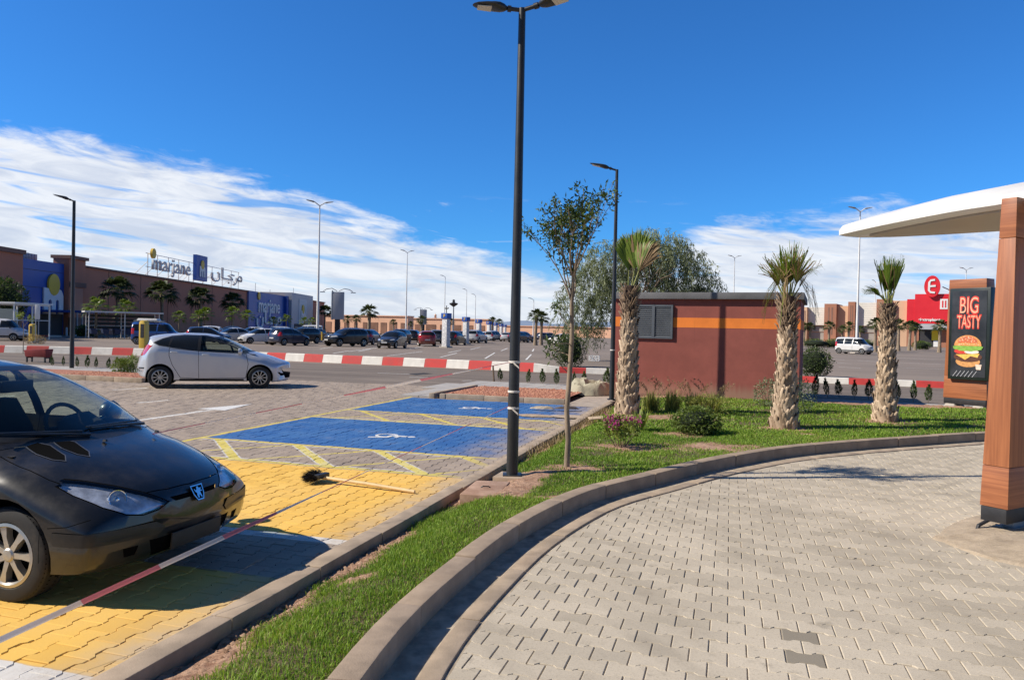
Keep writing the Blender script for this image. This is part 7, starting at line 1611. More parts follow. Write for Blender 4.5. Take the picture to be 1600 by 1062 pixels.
# ------------------------------------------------------------------ lamp posts, masts, columns
def lamp_head(parent, p, d, tilt, L, wd, m):
    """flat street lamp head from p along horizontal direction d"""
    d = Vector((d[0], d[1], 0)).normalized(); s = Vector((-d.y, d.x, 0)); dd = (d * math.cos(tilt) + Vector((0, 0, math.sin(tilt)))).normalized(); up = s.cross(dd) * -1
    if up.z < 0: up = -up
    mb = MB(); prof = [(0, .20, .28, -.20), (.10, .55, .60, -.45), (.22, .80, .80, -.55), (.38, .98, .72, -.40), (.62, 1.0, .50, -.22), (.84, .80, .30, -.14), (.96, .45, .16, -.08), (1.0, .12, .05, -.03)]; V = []; n = 12
    for f, w_, hu, hd in prof:
        c = Vector(p) + dd * (L * f)
        for k in range(n):
            a = 2 * PI * k / n; h = hu if math.sin(a) >= 0 else -hd; V.append(c + s * (math.cos(a) * w_ * wd / 2) + up * (math.sin(a) * h * wd * .34))
    F = [(i * n + k, i * n + (k + 1) % n, (i + 1) * n + (k + 1) % n, (i + 1) * n + k) for i in range(len(prof) - 1) for k in range(n)] + [tuple(range(n))[::-1], tuple((len(prof) - 1) * n + k for k in range(n))]
    mb.add(V, F); h_ = mb.build('lamp_head', m, parent, smooth=50)
    mb = MB(); c = Vector(p) + dd * (L * .66) - up * (wd * .085); vs = [c + dd * (a * L * .2) + s * (b * wd * .34) for a, b in ((-1, -1), (1, -.8), (1, .8), (-1, 1))]; mb.add(vs + [v - up * .008 for v in vs], [(0, 1, 2, 3), (7, 6, 5, 4), (0, 4, 5, 1), (1, 5, 6, 2), (2, 6, 7, 3), (3, 7, 4, 0)]); mb.build('lamp_glass', mat('lamp_glass', (0.55, 0.54, 0.48), 0.2, 0, 0.05, 5), h_); return h_
def black_lamp(base, H, r0, r1, arms, label, cat='lamp post', plate=None):
    t = empty('lamp_post', base, 0, label, cat, 'black lamp posts'); mb = MB(); mb.tube([(0, 0, 0), (0, 0, .9), (0, 0, .95), (0, 0, H)], [r0, r0 * .98, r0 * .93, r1], 20); mb.build('pole', MT['black_metal'], t, smooth=50)
    if plate: mb = MB(); mb.box((0, 0, .004), (r0 * 3.2, r0 * 3.2, .018)); mb.build('base_plate', MT['black_metal'], t, bevel=.004)
    for d, al, L, wd, tilt in arms:
        d = Vector((d[0], d[1], 0)).normalized(); a = Vector((0, 0, H - .02)); b = a + d * al + Vector((0, 0, al * math.tan(tilt) * 1.2)); mb = MB(); mb.tube([a, b], .024, 10); mb.tube([b - (b - a) * .25, b], .036, 12); mb.build('arm', MT['black_metal'], t, smooth=50); lamp_head(t, b, d, tilt, L, wd, MT['black_metal'])
    return t
mp = G(800, 745, 0.03); MAINP = mp
black_lamp((mp.x, mp.y, .055), 5.36, .067, .040, [((-1, -.12), .17, .40, .22, R(2)), ((.93, -.40), .20, .40, .22, R(7))], 'tall black lamp post with two heads standing by the lawn kerb, tape tied to it', plate=True)
l2 = Vector((2.475, 18.48, .09)); black_lamp(l2, 5.62, .062, .036, [((-1, .1), .18, .50, .22, R(14))], 'black lamp post with one head beside the maroon shed', plate=True)
lp = G(112, 577, 0); black_lamp((lp.x, lp.y, 0), 6.0, .075, .05, [((-1, -.1), .16, .58, .25, R(16))], 'black lamp post with one head behind the black hatchback', plate=True)
mb = MB(); mb.box((0, 0, 0), (.40, .36, .07)); o = mb.build('concrete_footing', MT['kerb2'], None, bevel=.008); o.location = (mp.x + .02, mp.y - .02, .022); o.rotation_euler = (0, 0, TH); tag(o, 'square concrete footing under the tall black lamp post', 'footing')
# white masts of the car park
def mast(px, Z, H, label, guard=False, heads=2, r=.11, w=1.0):
    p = AT(px, 520, Z); t = empty('lamp_mast', (p.x, p.y, 0), rng.random() * .6, label, 'lamp mast', 'white lamp masts'); mb = MB(); mb.tube([(0, 0, 0), (0, 0, H * .5), (0, 0, H)], [r * 1.5, r, r * .55], 12); mb.build('pole', MT['white_metal'], t, smooth=60)
    for s_ in (-1, 1)[:heads]:
        mb = MB(); mb.tube([(0, 0, H - .1), (s_ * .55 * w, 0, H + .28)], .06, 8); mb.build('arm', MT['white_metal'], t); lamp_head(t, (s_ * .5 * w, 0, H + .25), (s_, 0, 0), R(12), 1.0 * w, .42, MT['grey_metal'])
    mb = MB(); mb.box((0, 0, .12), (1.0, 1.0, .24)); mb.build('footing', MT['concrete_pale'], t, bevel=.02)
    if guard:
        for a in range(4):
            x, y = .62 * math.cos(a * PI / 2 + .78), .62 * math.sin(a * PI / 2 + .78); mb = MB(); mb.cyl((x, y, .2), (x, y, 1.15), .07, 8); mb.build('guard_post', mat('guard_yellow', (0.62, 0.40, 0.05), 0.6), t)
mast(496, 82, 14.9, 'tall white mast with yellow guard posts among the parked cars', True); mast(634, 145, 16.3, 'white mast rising above the charcoal hatchback'); mast(1339, 86, 16.2, 'tall white mast before the arcade, next to the white people carrier', True); mast(1145, 150, 17.2, 'white mast above the middle of the shed roof'); mast(1507, 150, 15.8, 'white mast above the poster stand'); mast(1366, 195, 16.4, 'thin far mast left of the lone lawn palm', False, 1); mast(1268, 230, 15.5, 'thin far mast right of the shed roof', False, 1); mast(694, 200, 15.6, 'thin far mast behind the first white column', False, 1); mast(728, 225, 13.5, 'thin far mast behind the second white column', False, 1); mast(742, 235, 12.5, 'thin far mast just left of the third white column', False, 1); mast(833, 180, 9.2, 'short far mast above the twin palms', False, 1)
# white columns with blue bay numbers
m, b, n = pbsdf('column_lattice'); v = n.coords('Object'); ck = n.new('ShaderNodeTexVoronoi'); n.put(ck.inputs['Vector'], v); ck.inputs['Scale'].default_value = 5.5
n.put(b.inputs['Base Color'], n.mix(n.ramp(ck.outputs['Distance'], .2, .45), (0.86, 0.85, 0.83), (0.55, 0.55, 0.56))); b.inputs['Roughness'].default_value = 0.7; MT['column'] = m
for i, (px, Z, lb) in enumerate(((697, 71, 'white lattice column with blue cap, nearest of its row'), (728, 90, 'second white column of the row, blue cap'), (748, 108, 'third white column of the row, blue cap'), (764, 128, 'fourth white column of the row, blue cap'), (774.5, 150, 'fifth white column of the row, blue cap'), (783, 172, 'sixth white column, small beside the lamp post'), (789, 196, 'seventh white column, nearly hidden at the lamp post'))):
    p = AT(px, 517, Z); t = empty('bay_column', (p.x, p.y, 0), R(-32), lb, 'column', 'white columns with blue caps'); mb = MB(); mb.box((0, 0, 1.35), (.56, .56, 2.7)); mb.build('shaft', MT['column'], t, bevel=.02); mb = MB(); mb.box((0, 0, 2.98), (.72, .72, .52)); cp = mb.build('cap', MT['store_blue'], t, bevel=.02); mb = MB(); mb.box((0, 0, .06), (.9, .9, .12)); mb.build('foot', MT['concrete_pale'], t)
    text_obj('letter', 'P', .42, .02, MT['sign_yellow'], cp, (.02, -.368, 2.97), (PI / 2, 0, 0), .01)
    if i == 0:
        mb = MB(); mb.tube([(0, 0, 3.2), (0, 0, 3.95)], .04, 8); [mb.tube([(0, 0, 3.65), (s_ * .22, 0, 3.72)], .06, 8) for s_ in (-1, 1)]; mb.build('camera_stand', MT['dark_plastic'], t)
# grey totems with curved lamp arms
for px, Z, lb in ((527, 88, 'grey advertising totem with two curved lamp arms, nearer one'), (661, 160, 'far grey totem with two curved lamp arms')):
    p = AT(px, 515, Z); t = empty('totem', (p.x, p.y, 0), R(8), lb, 'totem', 'grey totems'); mb = MB(); mb.box((0, 0, 4.2), (1.45, .4, 3.2)); mb.build('panel', MT['cladding_grey'], t, bevel=.02); mb = MB(); mb.box((-.62, 0, 4.25), (.12, .5, 3.4)); mb.build('edge_post', MT['grey_metal'], t); mb = MB(); mb.box((0, 0, 1.3), (.6, .3, 2.6)); mb.build('stem', MT['dark_plastic'], t)
    for s_ in (-1, 1):
        mb = MB(); mb.tube([(s_ * .1, 0, 5.9), (s_ * .7, 0, 6.2), (s_ * 1.3, 0, 6.1), (s_ * 1.7, 0, 5.85)], .045, 6); mb.box((s_ * 1.75, 0, 5.75), (.55, .35, .08)); mb.build('lamp_arm', MT['grey_metal'], t)
p = AT(708, 515, 165); t = empty('floodlight_mast', (p.x, p.y, 0), 0, 'dark floodlight mast right of the first white column', 'mast'); mb = MB(); mb.tube([(0, 0, 0), (0, 0, 7.3)], [.2, .12], 10); mb.build('pole', MT['grey_metal'], t); mb = MB(); mb.lathe([(.2, 6.7), (.9, 7.2), (.95, 7.45), (.3, 7.6), (.25, 8.2), (0, 8.3)], n=10); mb.build('lamp_ring', MT['dark_plastic'], t)

# ------------------------------------------------------------------ painted kerb wall of red and white blocks
MT['kerb_white'] = mat('kerb_white', (0.70, 0.67, 0.61), 0.8, 0, 0.08, 3, 0.3, 50, 0.004, dirt=((0.48, 0.43, 0.37), 0.5)); MT['kerb_red'] = mat('kerb_red', (0.52, 0.045, 0.04), 0.75, 0, 0.12, 3, 0.3, 50, 0.004, dirt=((0.40, 0.12, 0.09), 0.5))
def stripes(name, pts, z1, stone, first, label, w=.26, bat=.10):
    t = empty(name, (0, 0, 0), 0, label, 'kerb')
    path = smooth_path(pts, .5); P = [Vector(p) for p in path]; cum = [0]
    for i in range(1, len(P)): cum.append(cum[-1] + (P[i] - P[i - 1]).length)
    def at(d):
        for i in range(1, len(P)):
            if d <= cum[i] + 1e-9: return P[i - 1].lerp(P[i], (d - cum[i - 1]) / (cum[i] - cum[i - 1])), (P[i] - P[i - 1]).normalized()
        return P[-1], (P[-1] - P[-2]).normalized()
    d = 0; k = first
    while d < cum[-1] - .3:
        e = min(d + stone, cum[-1]); mb = MB(); vs = []; ns = 3
        for j in range(ns + 1):
            q, tg = at(d + .004 + (e - d - .008) * j / ns); nr = Vector((tg.y, -tg.x)); h = z1((d + (e - d) * j / ns) / cum[-1]) if callable(z1) else z1
            for off, z in ((0, -.03), (bat, h * .93), (bat + .03, h), (bat + w - .03, h), (bat + w, h * .93), (2 * bat + w, -.03)): vs.append((q.x - nr.x * off, q.y - nr.y * off, z))
        fs = [(j * 6 + i, j * 6 + (i + 1) % 6, j * 6 + 6 + (i + 1) % 6, j * 6 + 6 + i) for j in range(ns) for i in range(6)] + [tuple(range(6))[::-1], tuple(ns * 6 + i for i in range(6))]
        mb.add(vs, fs); mb.build('red_block' if k % 2 else 'white_block', MT['kerb_red'] if k % 2 else MT['kerb_white'], t, smooth=25); d = e; k += 1
def gp(px, py): p = G(px, py, 0); return (p.x, p.y)
LW = [gp(-60, 549.2), gp(0, 550.6), gp(120, 553), gp(240, 556), gp(345, 559.5), gp(440, 563.2), gp(560, 568.5), gp(640, 572), gp(740, 576.5), gp(833, 581)]
stripes('striped_barrier_kerb', LW, .37, 1.12, 0, 'high red and white striped kerb wall along the left car park edge')
LR = [gp(833, 581), gp(858, 582), gp(950, 584.5)] + [gp(x, 584.5 + (x - 950) * .0415) for x in (1050, 1150, 1250, 1400, 1550, 1700)]
stripes('striped_low_kerb', LR, lambda f: .37 - .14 * min(1, f / .07), 1.12, 0, 'low red and white striped kerb running behind the shed to the right', .20, .06)
# planting soil behind the low kerb
def st_strip(name, pts, z, m): return sheet(name, pts, z, m)
o1 = [Vector(p) for p in LR[1:]]
sheet('planting_strip', [(p.x, p.y + .25) for p in o1] + [(p.x + .4, p.y + 1.6) for p in reversed(o1)], .012, mat('pinkish_soil', (0.44, 0.32, 0.235), 0.95, 0, 0.2, 2, 0.6, 30, 0.02))

# ------------------------------------------------------------------ paths, planters
MT['tile'] = mat('path_tile', (0.40, 0.375, 0.345), 0.85, 0, 0.12, 2, 0.3, 60, 0.004, dirt=((0.30, 0.27, 0.24), 0.5))
def tiles(name, poly_st, z, step=.5):
    xs = [p[0] for p in poly_st]; ys = [p[1] for p in poly_st]; mb = MB(); s0 = min(xs)
    while s0 < max(xs):
        t0 = min(ys)
        while t0 < max(ys):
            c = (s0 + step / 2, t0 + step / 2)
            if pip(c[0], c[1], poly_st): mb.box((c[0], c[1], z / 2 + rng.normal() * .001), (step - .014, step - .014, z))
            t0 += step
        s0 += step
    o = mb.build(name, MT['tile']); o.location = K0; o.rotation_euler = (0, 0, TH); return tag(o, kind='structure')
tiles('path_tiles', [(-4.85, 12.7), (-4.2, 12.7), (-4.2, 16.0), (-.8, 16.0), (-.4, 17.9), (-3.0, 18.9), (-4.75, 18.9), (-5.6, 16.2), (-5.1, 14)], .05)
tiles('path_tiles', [(4.75, 15.7), (15, 15.7), (15, 17.35), (4.75, 17.35)], .05)
tiles('path_tiles', [(-24, 15.7), (-13.2, 14.9), (-14, 17.2), (-24, 17.3)], .05)
MT['red_gravel'] = mat('red_gravel', (0.40, 0.165, 0.10), 0.95, 0, 0.4, 30, 1.0, 45, 0.02, dirt=((0.30, 0.13, 0.085), 0.5))
def planter(name, s0, s1, t0, t1, zt, gravel):
    me = bpy.data.meshes.new(name + '_bed'); me.from_pydata([(s0 + .1, t0 + .1, zt - .03), (s1 - .1, t0 + .1, zt - .03), (s1 - .1, t1, zt - .03), (s0 + .1, t1, zt - .03)], [], [(0, 1, 2, 3)]); o = tag(link('gravel_bed', me, gravel), kind='structure'); o.location = K0; o.rotation_euler = (0, 0, TH)
    kerb_path('planter_kerb', [tuple(ST(s0, t1))[:2], tuple(ST(s0, t0))[:2]], .14, -.05, zt, MT['kerb2'], 1.0); kerb_path('planter_kerb', [tuple(ST(s1, t0))[:2], tuple(ST(s0 + .145, t0))[:2]], .14, -.05, zt, MT['kerb2'], 1.0)
planter('planter', -4.15, -.85, 12.62, 16.0, .13, MT['red_gravel']); planter('planter', -24, -13.3, 13.0, 15.2, .13, MT['red_gravel'])
# loose stones on the gravel
for s0, s1, t0, t1, n_ in ((-4.0, -1.0, 12.8, 15.9, 900), (-17, -13.5, 13.2, 15.0, 500)):
    V = []; F = []; T = []
    for i in range(n_):
        c = ST(s0 + (s1 - s0) * rng.random(), t0 + (t1 - t0) * rng.random(), .10); r_ = .018 + .03 * rng.random(); b0 = len(V)
        for q in ((1, 0, 0), (0, 1, 0), (-1, 0, 0), (0, -1, 0), (0, 0, .8), (0, 0, -.5)): V.append((c.x + q[0] * r_ * (.7 + .6 * rng.random()), c.y + q[1] * r_ * (.7 + .6 * rng.random()), c.z + q[2] * r_))
        F += [(b0, b0 + 1, b0 + 4), (b0 + 1, b0 + 2, b0 + 4), (b0 + 2, b0 + 3, b0 + 4), (b0 + 3, b0, b0 + 4)]; T += [rng.random()] * 6
    tag(link('gravel', arr_mesh('gravel', V, np.array(F), tone=T), leafmat('gravel_stone', (0.28, 0.11, 0.07), (0.52, 0.26, 0.17), 0, .9)), kind='stuff')
# dusty strip between planter and lawn, right of bay two
sheet('dirt_strip', stp((-.85, 12.4), (.02, 12.4), (.02, 16.5), (-.85, 16.5)), .004, MT['concrete'])
# white bay lines of the far car park
mb = MB(); lv_ = []
for i in range(12):
    for row, t0 in enumerate((30.5, 45, 62)):
        pass
def far_line(mb, a, b, w): 
    a = Vector(a); b = Vector(b); t = (b - a).normalized(); n_ = Vector((-t.y, t.x, 0)) * w / 2; k = len(mb.v); z = Vector((0, 0, .003)); mb.add([a - n_ + z, b - n_ + z, b + n_ + z, a + n_ + z], [(0, 1, 2, 3)])
for (x0, y0, x1, y1) in ((605, 556, 660, 549), (545, 549, 600, 541.5), (688, 558, 714, 551.5), (758, 560, 773, 551), (783, 548, 793, 544), (822, 562, 830, 553.5), (832, 549, 834, 545), (500, 545, 520, 542), (520, 552, 545, 548), (560, 549, 580, 545), (640, 545, 662, 541), (700, 551, 720, 547), (735, 546, 750, 542.5)):
    far_line(mb, G(x0, y0), G(x1, y1), .12)
for k, (x0, x1, y0) in enumerate(((1300, 1330, 566), (1310, 1345, 573), (1400, 1470, 566), (1405, 1480, 574), (1290, 1320, 560), (1400, 1460, 559), (1340, 1370, 563))): far_line(mb, G(x0, y0), G(x1, y0 + 1.6 + .02 * (x1 - x0)), .12)
for x0, y0, x1, y1 in ((640, 589, 670, 590), (722, 595, 737, 594.5), (590, 583, 640, 584.5)): far_line(mb, G(x0, y0) + Vector((0, 0, .004)), G(x1, y1) + Vector((0, 0, .004)), .10)
tag(mb.build('bay_lines', MT['white_paint']), kind='structure')
mb = MB(); q = [G(x, y) for x, y in ((636, 584), (662, 582.4), (676, 583.6), (650, 585.8))]; mb.add([v + Vector((0, 0, .006)) for v in q], [(0, 1, 2, 3)]); tag(mb.build('tar_patch', mat('tar', (0.03, 0.028, 0.027), .9)), kind='structure')

# ------------------------------------------------------------------ at the store entrance
p = AT(24, 515, 66); t = empty('glass_shelter', (p.x, p.y, 0), R(88), 'white framed glass shelter left of the blue store front', 'shelter'); mb = MB(); W_, D_, H_ = 4.6, 3.0, 3.1
mb = MB()
for x in (-W_ / 2, 0, W_ / 2):
    for y in (-D_ / 2, D_ / 2): mb.box((x, y, H_ / 2), (.10, .10, H_))
for y in (-D_ / 2, D_ / 2): mb.box((0, y, H_ * .55), (W_, .06, .06)); mb.box((0, y, H_ - .06), (W_, .08, .1))
for x in (-W_ / 2, W_ / 2): mb.box((x, 0, H_ - .05), (.06, D_, .08))
mb.build('frame', MT['white_metal'], t); mb = MB(); mb.box((0, 0, H_ + .07), (W_ + .4, D_ + .4, .12)); mb.build('roof', MT['white_metal'], t); mb = MB(); mb.box((0, D_ / 2 - .05, 1.4), (W_ - .1, .02, 2.6)); mb.build('back_glass', glass('shelter_glass', (.35, .42, .45), .1), t)
p = AT(192, 515, 80); t = empty('trolley_shelter', (p.x, p.y, 0), R(35), 'flat white roofed trolley bay before the brown store wall', 'shelter'); mb = MB(); mb.box((0, 0, 2.75), (7.4, 3.0, .14)); mb.build('roof', MT['white_metal'], t)
mb = MB()
for x in (-3.3, 0, 3.3):
    for y in (-1.3, 1.3): mb.cyl((x, y, 0), (x, y, 2.7), .05, 8)
for z in (.9, 1.3): mb.cyl((-3.3, 1.3, z), (3.3, 1.3, z), .03, 6)
mb.build('post_frame', MT['white_metal'], t); mb = MB(); [mb.box((0, 1.38, z), (6.6, .04, .28)) for z in (1.15, 1.55, 1.95, 2.35)]; mb.build('back_slats', MT['dark_plastic'], t)
MT['trolley'] = mat('trolley', (0.03, 0.045, 0.10), .5, .3, .2, 6)
for i in range(6):
    q = t.matrix_basis @ Vector((-2.8 + i * 1.08, -.5, 0)); tr = empty('trolley_stack', q, R(35), None, None); mb = MB()
    mb.add([(-.25, -.7, .45), (.25, -.7, .45), (.28, .7, .55), (-.28, .7, .55), (-.3, -.75, .95), (.3, -.75, .95), (.32, .75, 1.02), (-.32, .75, 1.02)], [(0, 3, 2, 1), (0, 1, 5, 4), (1, 2, 6, 5), (2, 3, 7, 6), (3, 0, 4, 7)]); mb.build('basket', MT['trolley'], tr); mb = MB()
    for x in (-.22, .22):
        mb.tube([(x, -.7, .14), (x, .6, .2), (x, .75, 1.0)], .02, 6); [mb.lathe([(0, -.02), (.07, -.02), (.07, .02), (0, .02)], (x, y, .07), 8, axis='x') for y in (-.7, .6)]
    mb.tube([(-.3, .8, 1.03), (.3, .8, 1.03)], .025, 6); mb.build('chassis', MT['dark_plastic'], tr); tag(tr, 'dark blue shopping trolleys nested under the flat white roof', 'trolley', 'trolleys in the bay')
def ticket_box(px, Z, H, label, zb=0.0):
    p = AT(px, 520, Z); t = empty('ticket_machine', (p.x, p.y, 0), R(-10), label, 'ticket machine', 'yellow ticket machines'); mb = MB(); pr = [(-.18, 0), (.18, 0), (.18, H - .14), (.12, H - .03), (0, H), (-.12, H - .03), (-.18, H - .14)]; mb.prism(pr, -.2, .2, fn=lambda x, y, z: (x, z, y)); mb.build('cabinet', mat('ticket_yellow', (0.68, 0.46, 0.06), .5, 0, .1, 2), t, bevel=.015)
    mb = MB(); mb.box((.03, -.205, H * .68), (.22, .02, H * .42)); mb.build('screen_panel', MT['dark_plastic'], t); mb = MB(); mb.box((0, 0, .06), (.6, .6, .12)); mb.build('foot', MT['concrete_pale'], t)
ticket_box(225, 43, 1.85, 'yellow ticket machine rising behind the silver hatchback'); ticket_box(51, 58, 1.45, 'yellow ticket machine at the store entrance island')
p = AT(58, 515, 57); t = empty('notice_board', (p.x, p.y, 0), R(10), 'tall narrow white notice board beside the entrance ticket machine', 'sign'); mb = MB(); mb.box((0, 0, 2.35), (.34, .1, 1.1)); mb.build('panel', MT['sign_white'], t, bevel=.02); mb = MB(); mb.cyl((-.1, 0, 0), (-.1, 0, 1.8), .035, 8); mb.cyl((.1, 0, 0), (.1, 0, 1.8), .035, 8); mb.build('post_frame', MT['grey_metal'], t)
for px, lb in ((104, 'white bollard at the store entrance, next to the pilaster foot'), (118, 'white bollard further right of the pilaster foot')):
    p = AT(px, 515, 88); mb = MB(); mb.lathe([(.0, 1.0), (.08, .97), (.1, .9), (.1, 0)][::-1], n=12); o = mb.build('bollard', MT['white_metal'], None, smooth=50); o.location = p * 1; o.location.z = 0; tag(o, lb, 'bollard')
stripes('striped_island_kerb', [gp(20, 526.2), gp(60, 526.0), gp(96, 526.4)], .16, 1.4, 1, 'short red and white kerb of the entrance island', .2, .03)
# red barrier board behind the black hatchback
p = G(60, 566, 0); t = empty('barrier_board', (p.x, p.y, 0), R(-14), 'dark red trough shaped barrier on legs near the left cypresses', 'barrier'); mb = MB(); mb.add([(-.52, -.14, .22), (.52, -.14, .22), (.52, .14, .22), (-.52, .14, .22), (-.55, -.2, .50), (.55, -.2, .56), (.55, .2, .56), (-.55, .2, .50)], [(0, 3, 2, 1), (4, 5, 6, 7), (0, 1, 5, 4), (1, 2, 6, 5), (2, 3, 7, 6), (3, 0, 4, 7)]); mb.build('trough', mat('barrier_red', (0.24, 0.03, 0.03), .6, 0, .15, 4), t, bevel=.02); mb = MB(); [mb.box((x, y, .11), (.05, .05, .22)) for x in (-.45, .45) for y in (-.12, .12)]; [mb.box((x, 0, .2), (.06, .3, .05)) for x in (-.45, .45)]; mb.build('leg_frame', MT['dark_plastic'], t)

# ------------------------------------------------------------------ things lying about
g = [G(*q, z=.035) for q in ((718, 779), (744, 757), (797, 759), (774, 783))]; c = sum(g, Vector()) / 4
m, b, n = pbsdf('slab_dust'); v = n.coords('Object'); f = n.noise(v, 5, 8, .7); n.put(b.inputs['Base Color'], n.mix(n.ramp(f, .35, .7), (0.30, 0.175, 0.115), (0.47, 0.31, 0.22))); b.inputs['Roughness'].default_value = .95; n.put(b.inputs['Normal'], n.bump(n.noise(v, 60, 4, .7), .5, .005))
mb = MB(); mb.prism([(q.x, q.y) for q in g], -.02, .085); o = mb.build('manhole_slab', m, None, bevel=.008); tag(o, 'square dusty concrete manhole slab at the foot of the lamp post', 'manhole cover')
mb = MB(); mb.tube([(c.x - .05, c.y, .085), (c.x - .03, c.y, .10), (c.x + .03, c.y, .10), (c.x + .05, c.y, .085)], .007, 6); mb.build('lift_ring', MT['dark_plastic'], o)
g2 = [G(*q, z=.03) for q in ((775, 788), (800, 761), (815, 766), (797, 786))]; mb = MB(); mb.prism([(q.x, q.y) for q in g2], -.02, .075); tag(mb.build('stone_slab', MT['soil'], None, bevel=.006), 'narrow earthy slab beside the manhole cover', 'slab')
# broom
b0, b1 = G(503, 747, .05), G(648, 768, .02); t = empty('broom', b0, 0, 'black bristled broom with a wooden handle lying on the yellow paving', 'broom'); dv = b1 - b0; mb = MB(); mb.tube([(0, 0, .01), tuple(dv * .5 + Vector((0, 0, .012))), tuple(dv)], .019, 10); mb.build('handle', mat('broom_wood', (0.68, 0.50, 0.26), .6, 0, .12, 9), t, smooth=50)
lv = Leaves(); n = 900; ax = Vector((-dv.y, dv.x, 0)).normalized(); bd_ = -dv.normalized(); u_ = rng.random((n, 1)) - .5; P = np.array(tuple(bd_ * .02)) + u_ * .17 * np.array(tuple(ax + bd_ * .25)) + rng.normal(size=(n, 3)) * .012; P[:, 2] += .02; D = np.array(tuple(bd_ + ax * -.55)) * np.ones((n, 3)) + rng.normal(size=(n, 3)) * .22 + u_ * 1.1 * np.array(tuple(ax)); lv.add(leaf_quads(P, D, .13 + .06 * rng.random(n), .008, rng.random(n))); lv.build('bristles', leafmat('bristle', (0.006, 0.006, 0.006), (0.03, 0.026, 0.022), 0, .7), t)
mb = MB(); mb.box((0, 0, .03), (.19, .07, .05), math.atan2(ax.y, ax.x)); mb.build('head_block', MT['dark_plastic'], t, bevel=.01)
# tarpaulin heap beyond the planter
from mathutils import noise as mnoise
def heap(name, c, rx, ry, h, m, label, cat, seed, ang=0.0, n=44, sharp=1.0):
    V = []; F = []; sd_ = Vector((seed * 3.1, seed * 1.7, seed))
    def ridge(p, s): return 1 - abs(mnoise.noise(p * s + sd_))* 2
    for j in range(n + 1):
        for i in range(n + 1):
            u, v = i / n * 2 - 1, j / n * 2 - 1; rr = math.hypot(u, v); th = math.atan2(v, u); lim = .86 + .2 * mnoise.noise(Vector((math.cos(th), math.sin(th), 0)) * 1.4 + sd_); e = max(0, 1 - (rr / lim) ** 3)
            p = Vector((u, v, 0)); z = h * e ** .6 * (.55 + .30 * mnoise.noise(p * 1.2 + sd_) + .22 * ridge(p, 2.1) + .10 * ridge(p, 4.6) + .05 * ridge(p, 9)); q = .05 * mnoise.noise(p * 5 + sd_)
            x, y = (u + q) * rx, (v - q) * ry; V.append((c.x + x * math.cos(ang) - y * math.sin(ang), c.y + x * math.sin(ang) + y * math.cos(ang), c.z + max(z, -.004)))
    for j in range(n):
        for i in range(n):
            u, v = (i + .5) / n * 2 - 1, (j + .5) / n * 2 - 1; th = math.atan2(v, u)
            if math.hypot(u, v) < .90 + .2 * mnoise.noise(Vector((math.cos(th), math.sin(th), 0)) * 1.4 + sd_): F.append((j * (n + 1) + i, j * (n + 1) + i + 1, (j + 1) * (n + 1) + i + 1, (j + 1) * (n + 1) + i))
    me = arr_mesh(name, V, np.array(F), smooth=True); me.set_sharp_from_angle(angle=R(35)); o = link(name, me, m); return tag(o, label, cat)
c = G(923, 618, 0) + Vector((0, .3, .02)); heap('tarpaulin', c, .72, .55, .55, mat('tarp', (0.40, 0.37, 0.265), .8, 0, .12, 5, .5, 14, .02), 'beige tarpaulin thrown over a heap beyond the gravel planter', 'tarpaulin', 3, .1)
for q, (px, py, rx, ry, h, col, lb, cat_) in enumerate(((838, 650, .46, .24, .022, (.40, .30, .20), 'flattened brown cardboard sheet on the far blue bay', 'cardboard'), (888, 652, .42, .28, .02, (.42, .33, .24), 'second flattened cardboard near the kerb of the far bay', 'cardboard'), (848, 641, .30, .09, .075, (.38, .32, .24), 'pale rolled cloth lying on the cardboard', 'cloth'), (886, 642, .30, .09, .07, (.09, .075, .075), 'dark rags heaped on the cardboard near the kerb', 'rags'))):
    c = G(px, py, 0) + Vector((0, 0, .012 + .012 * q)); heap('cardboard_sheet' if q < 2 else ('rolled_cloth' if q == 2 else 'rag_heap'), c, rx, ry, h, mat('litter_cloth', col, .9, 0, .2, 8, .4, 30, .01), lb, cat_, 10 + q, TH + .1 * q, 30)
c = G(932, 655, .06); mb = MB(); mb.box((0, 0, .03), (.30, .16, .02)); o = mb.build('board', mat('board_wood', (0.50, 0.38, 0.25), .8, 0, .15, 6), None, bevel=.004); o.location = c; o.rotation_euler = (R(9), R(-5), .2); tag(o, 'small pale board lying at the lawn corner by the bougainvillea', 'board')
# clods and dry stalks along the car park kerb
V = []; F = []; T = []
for i in range(420):
    tt = -1.6 + 5.0 * rng.random(); s_ = .19 + abs(rng.normal()) * .13; c = ST(s_, tt); c.z = float(lawn_z(c.x, c.y)) + .004; r_ = .006 + .020 * rng.random() ** 2; b0 = len(V)
    if bare(np.array([c.x]), np.array([c.y]))[0] < .3: continue
    for q in ((1, 0, 0), (0, 1, 0), (-1, 0, 0), (0, -1, 0), (0, 0, .9)): V.append((c.x + q[0] * r_ * (.6 + .8 * rng.random()), c.y + q[1] * r_ * (.6 + .8 * rng.random()), c.z + q[2] * r_))
    F += [(b0, b0 + 1, b0 + 4), (b0 + 1, b0 + 2, b0 + 4), (b0 + 2, b0 + 3, b0 + 4), (b0 + 3, b0, b0 + 4)]; T += [rng.random()] * 5
tag(link('soil_clods', arr_mesh('soil_clods', V, np.array(F), tone=T), leafmat('clod', (0.20, 0.115, 0.07), (0.42, 0.28, 0.19), 0, .95)), kind='stuff')
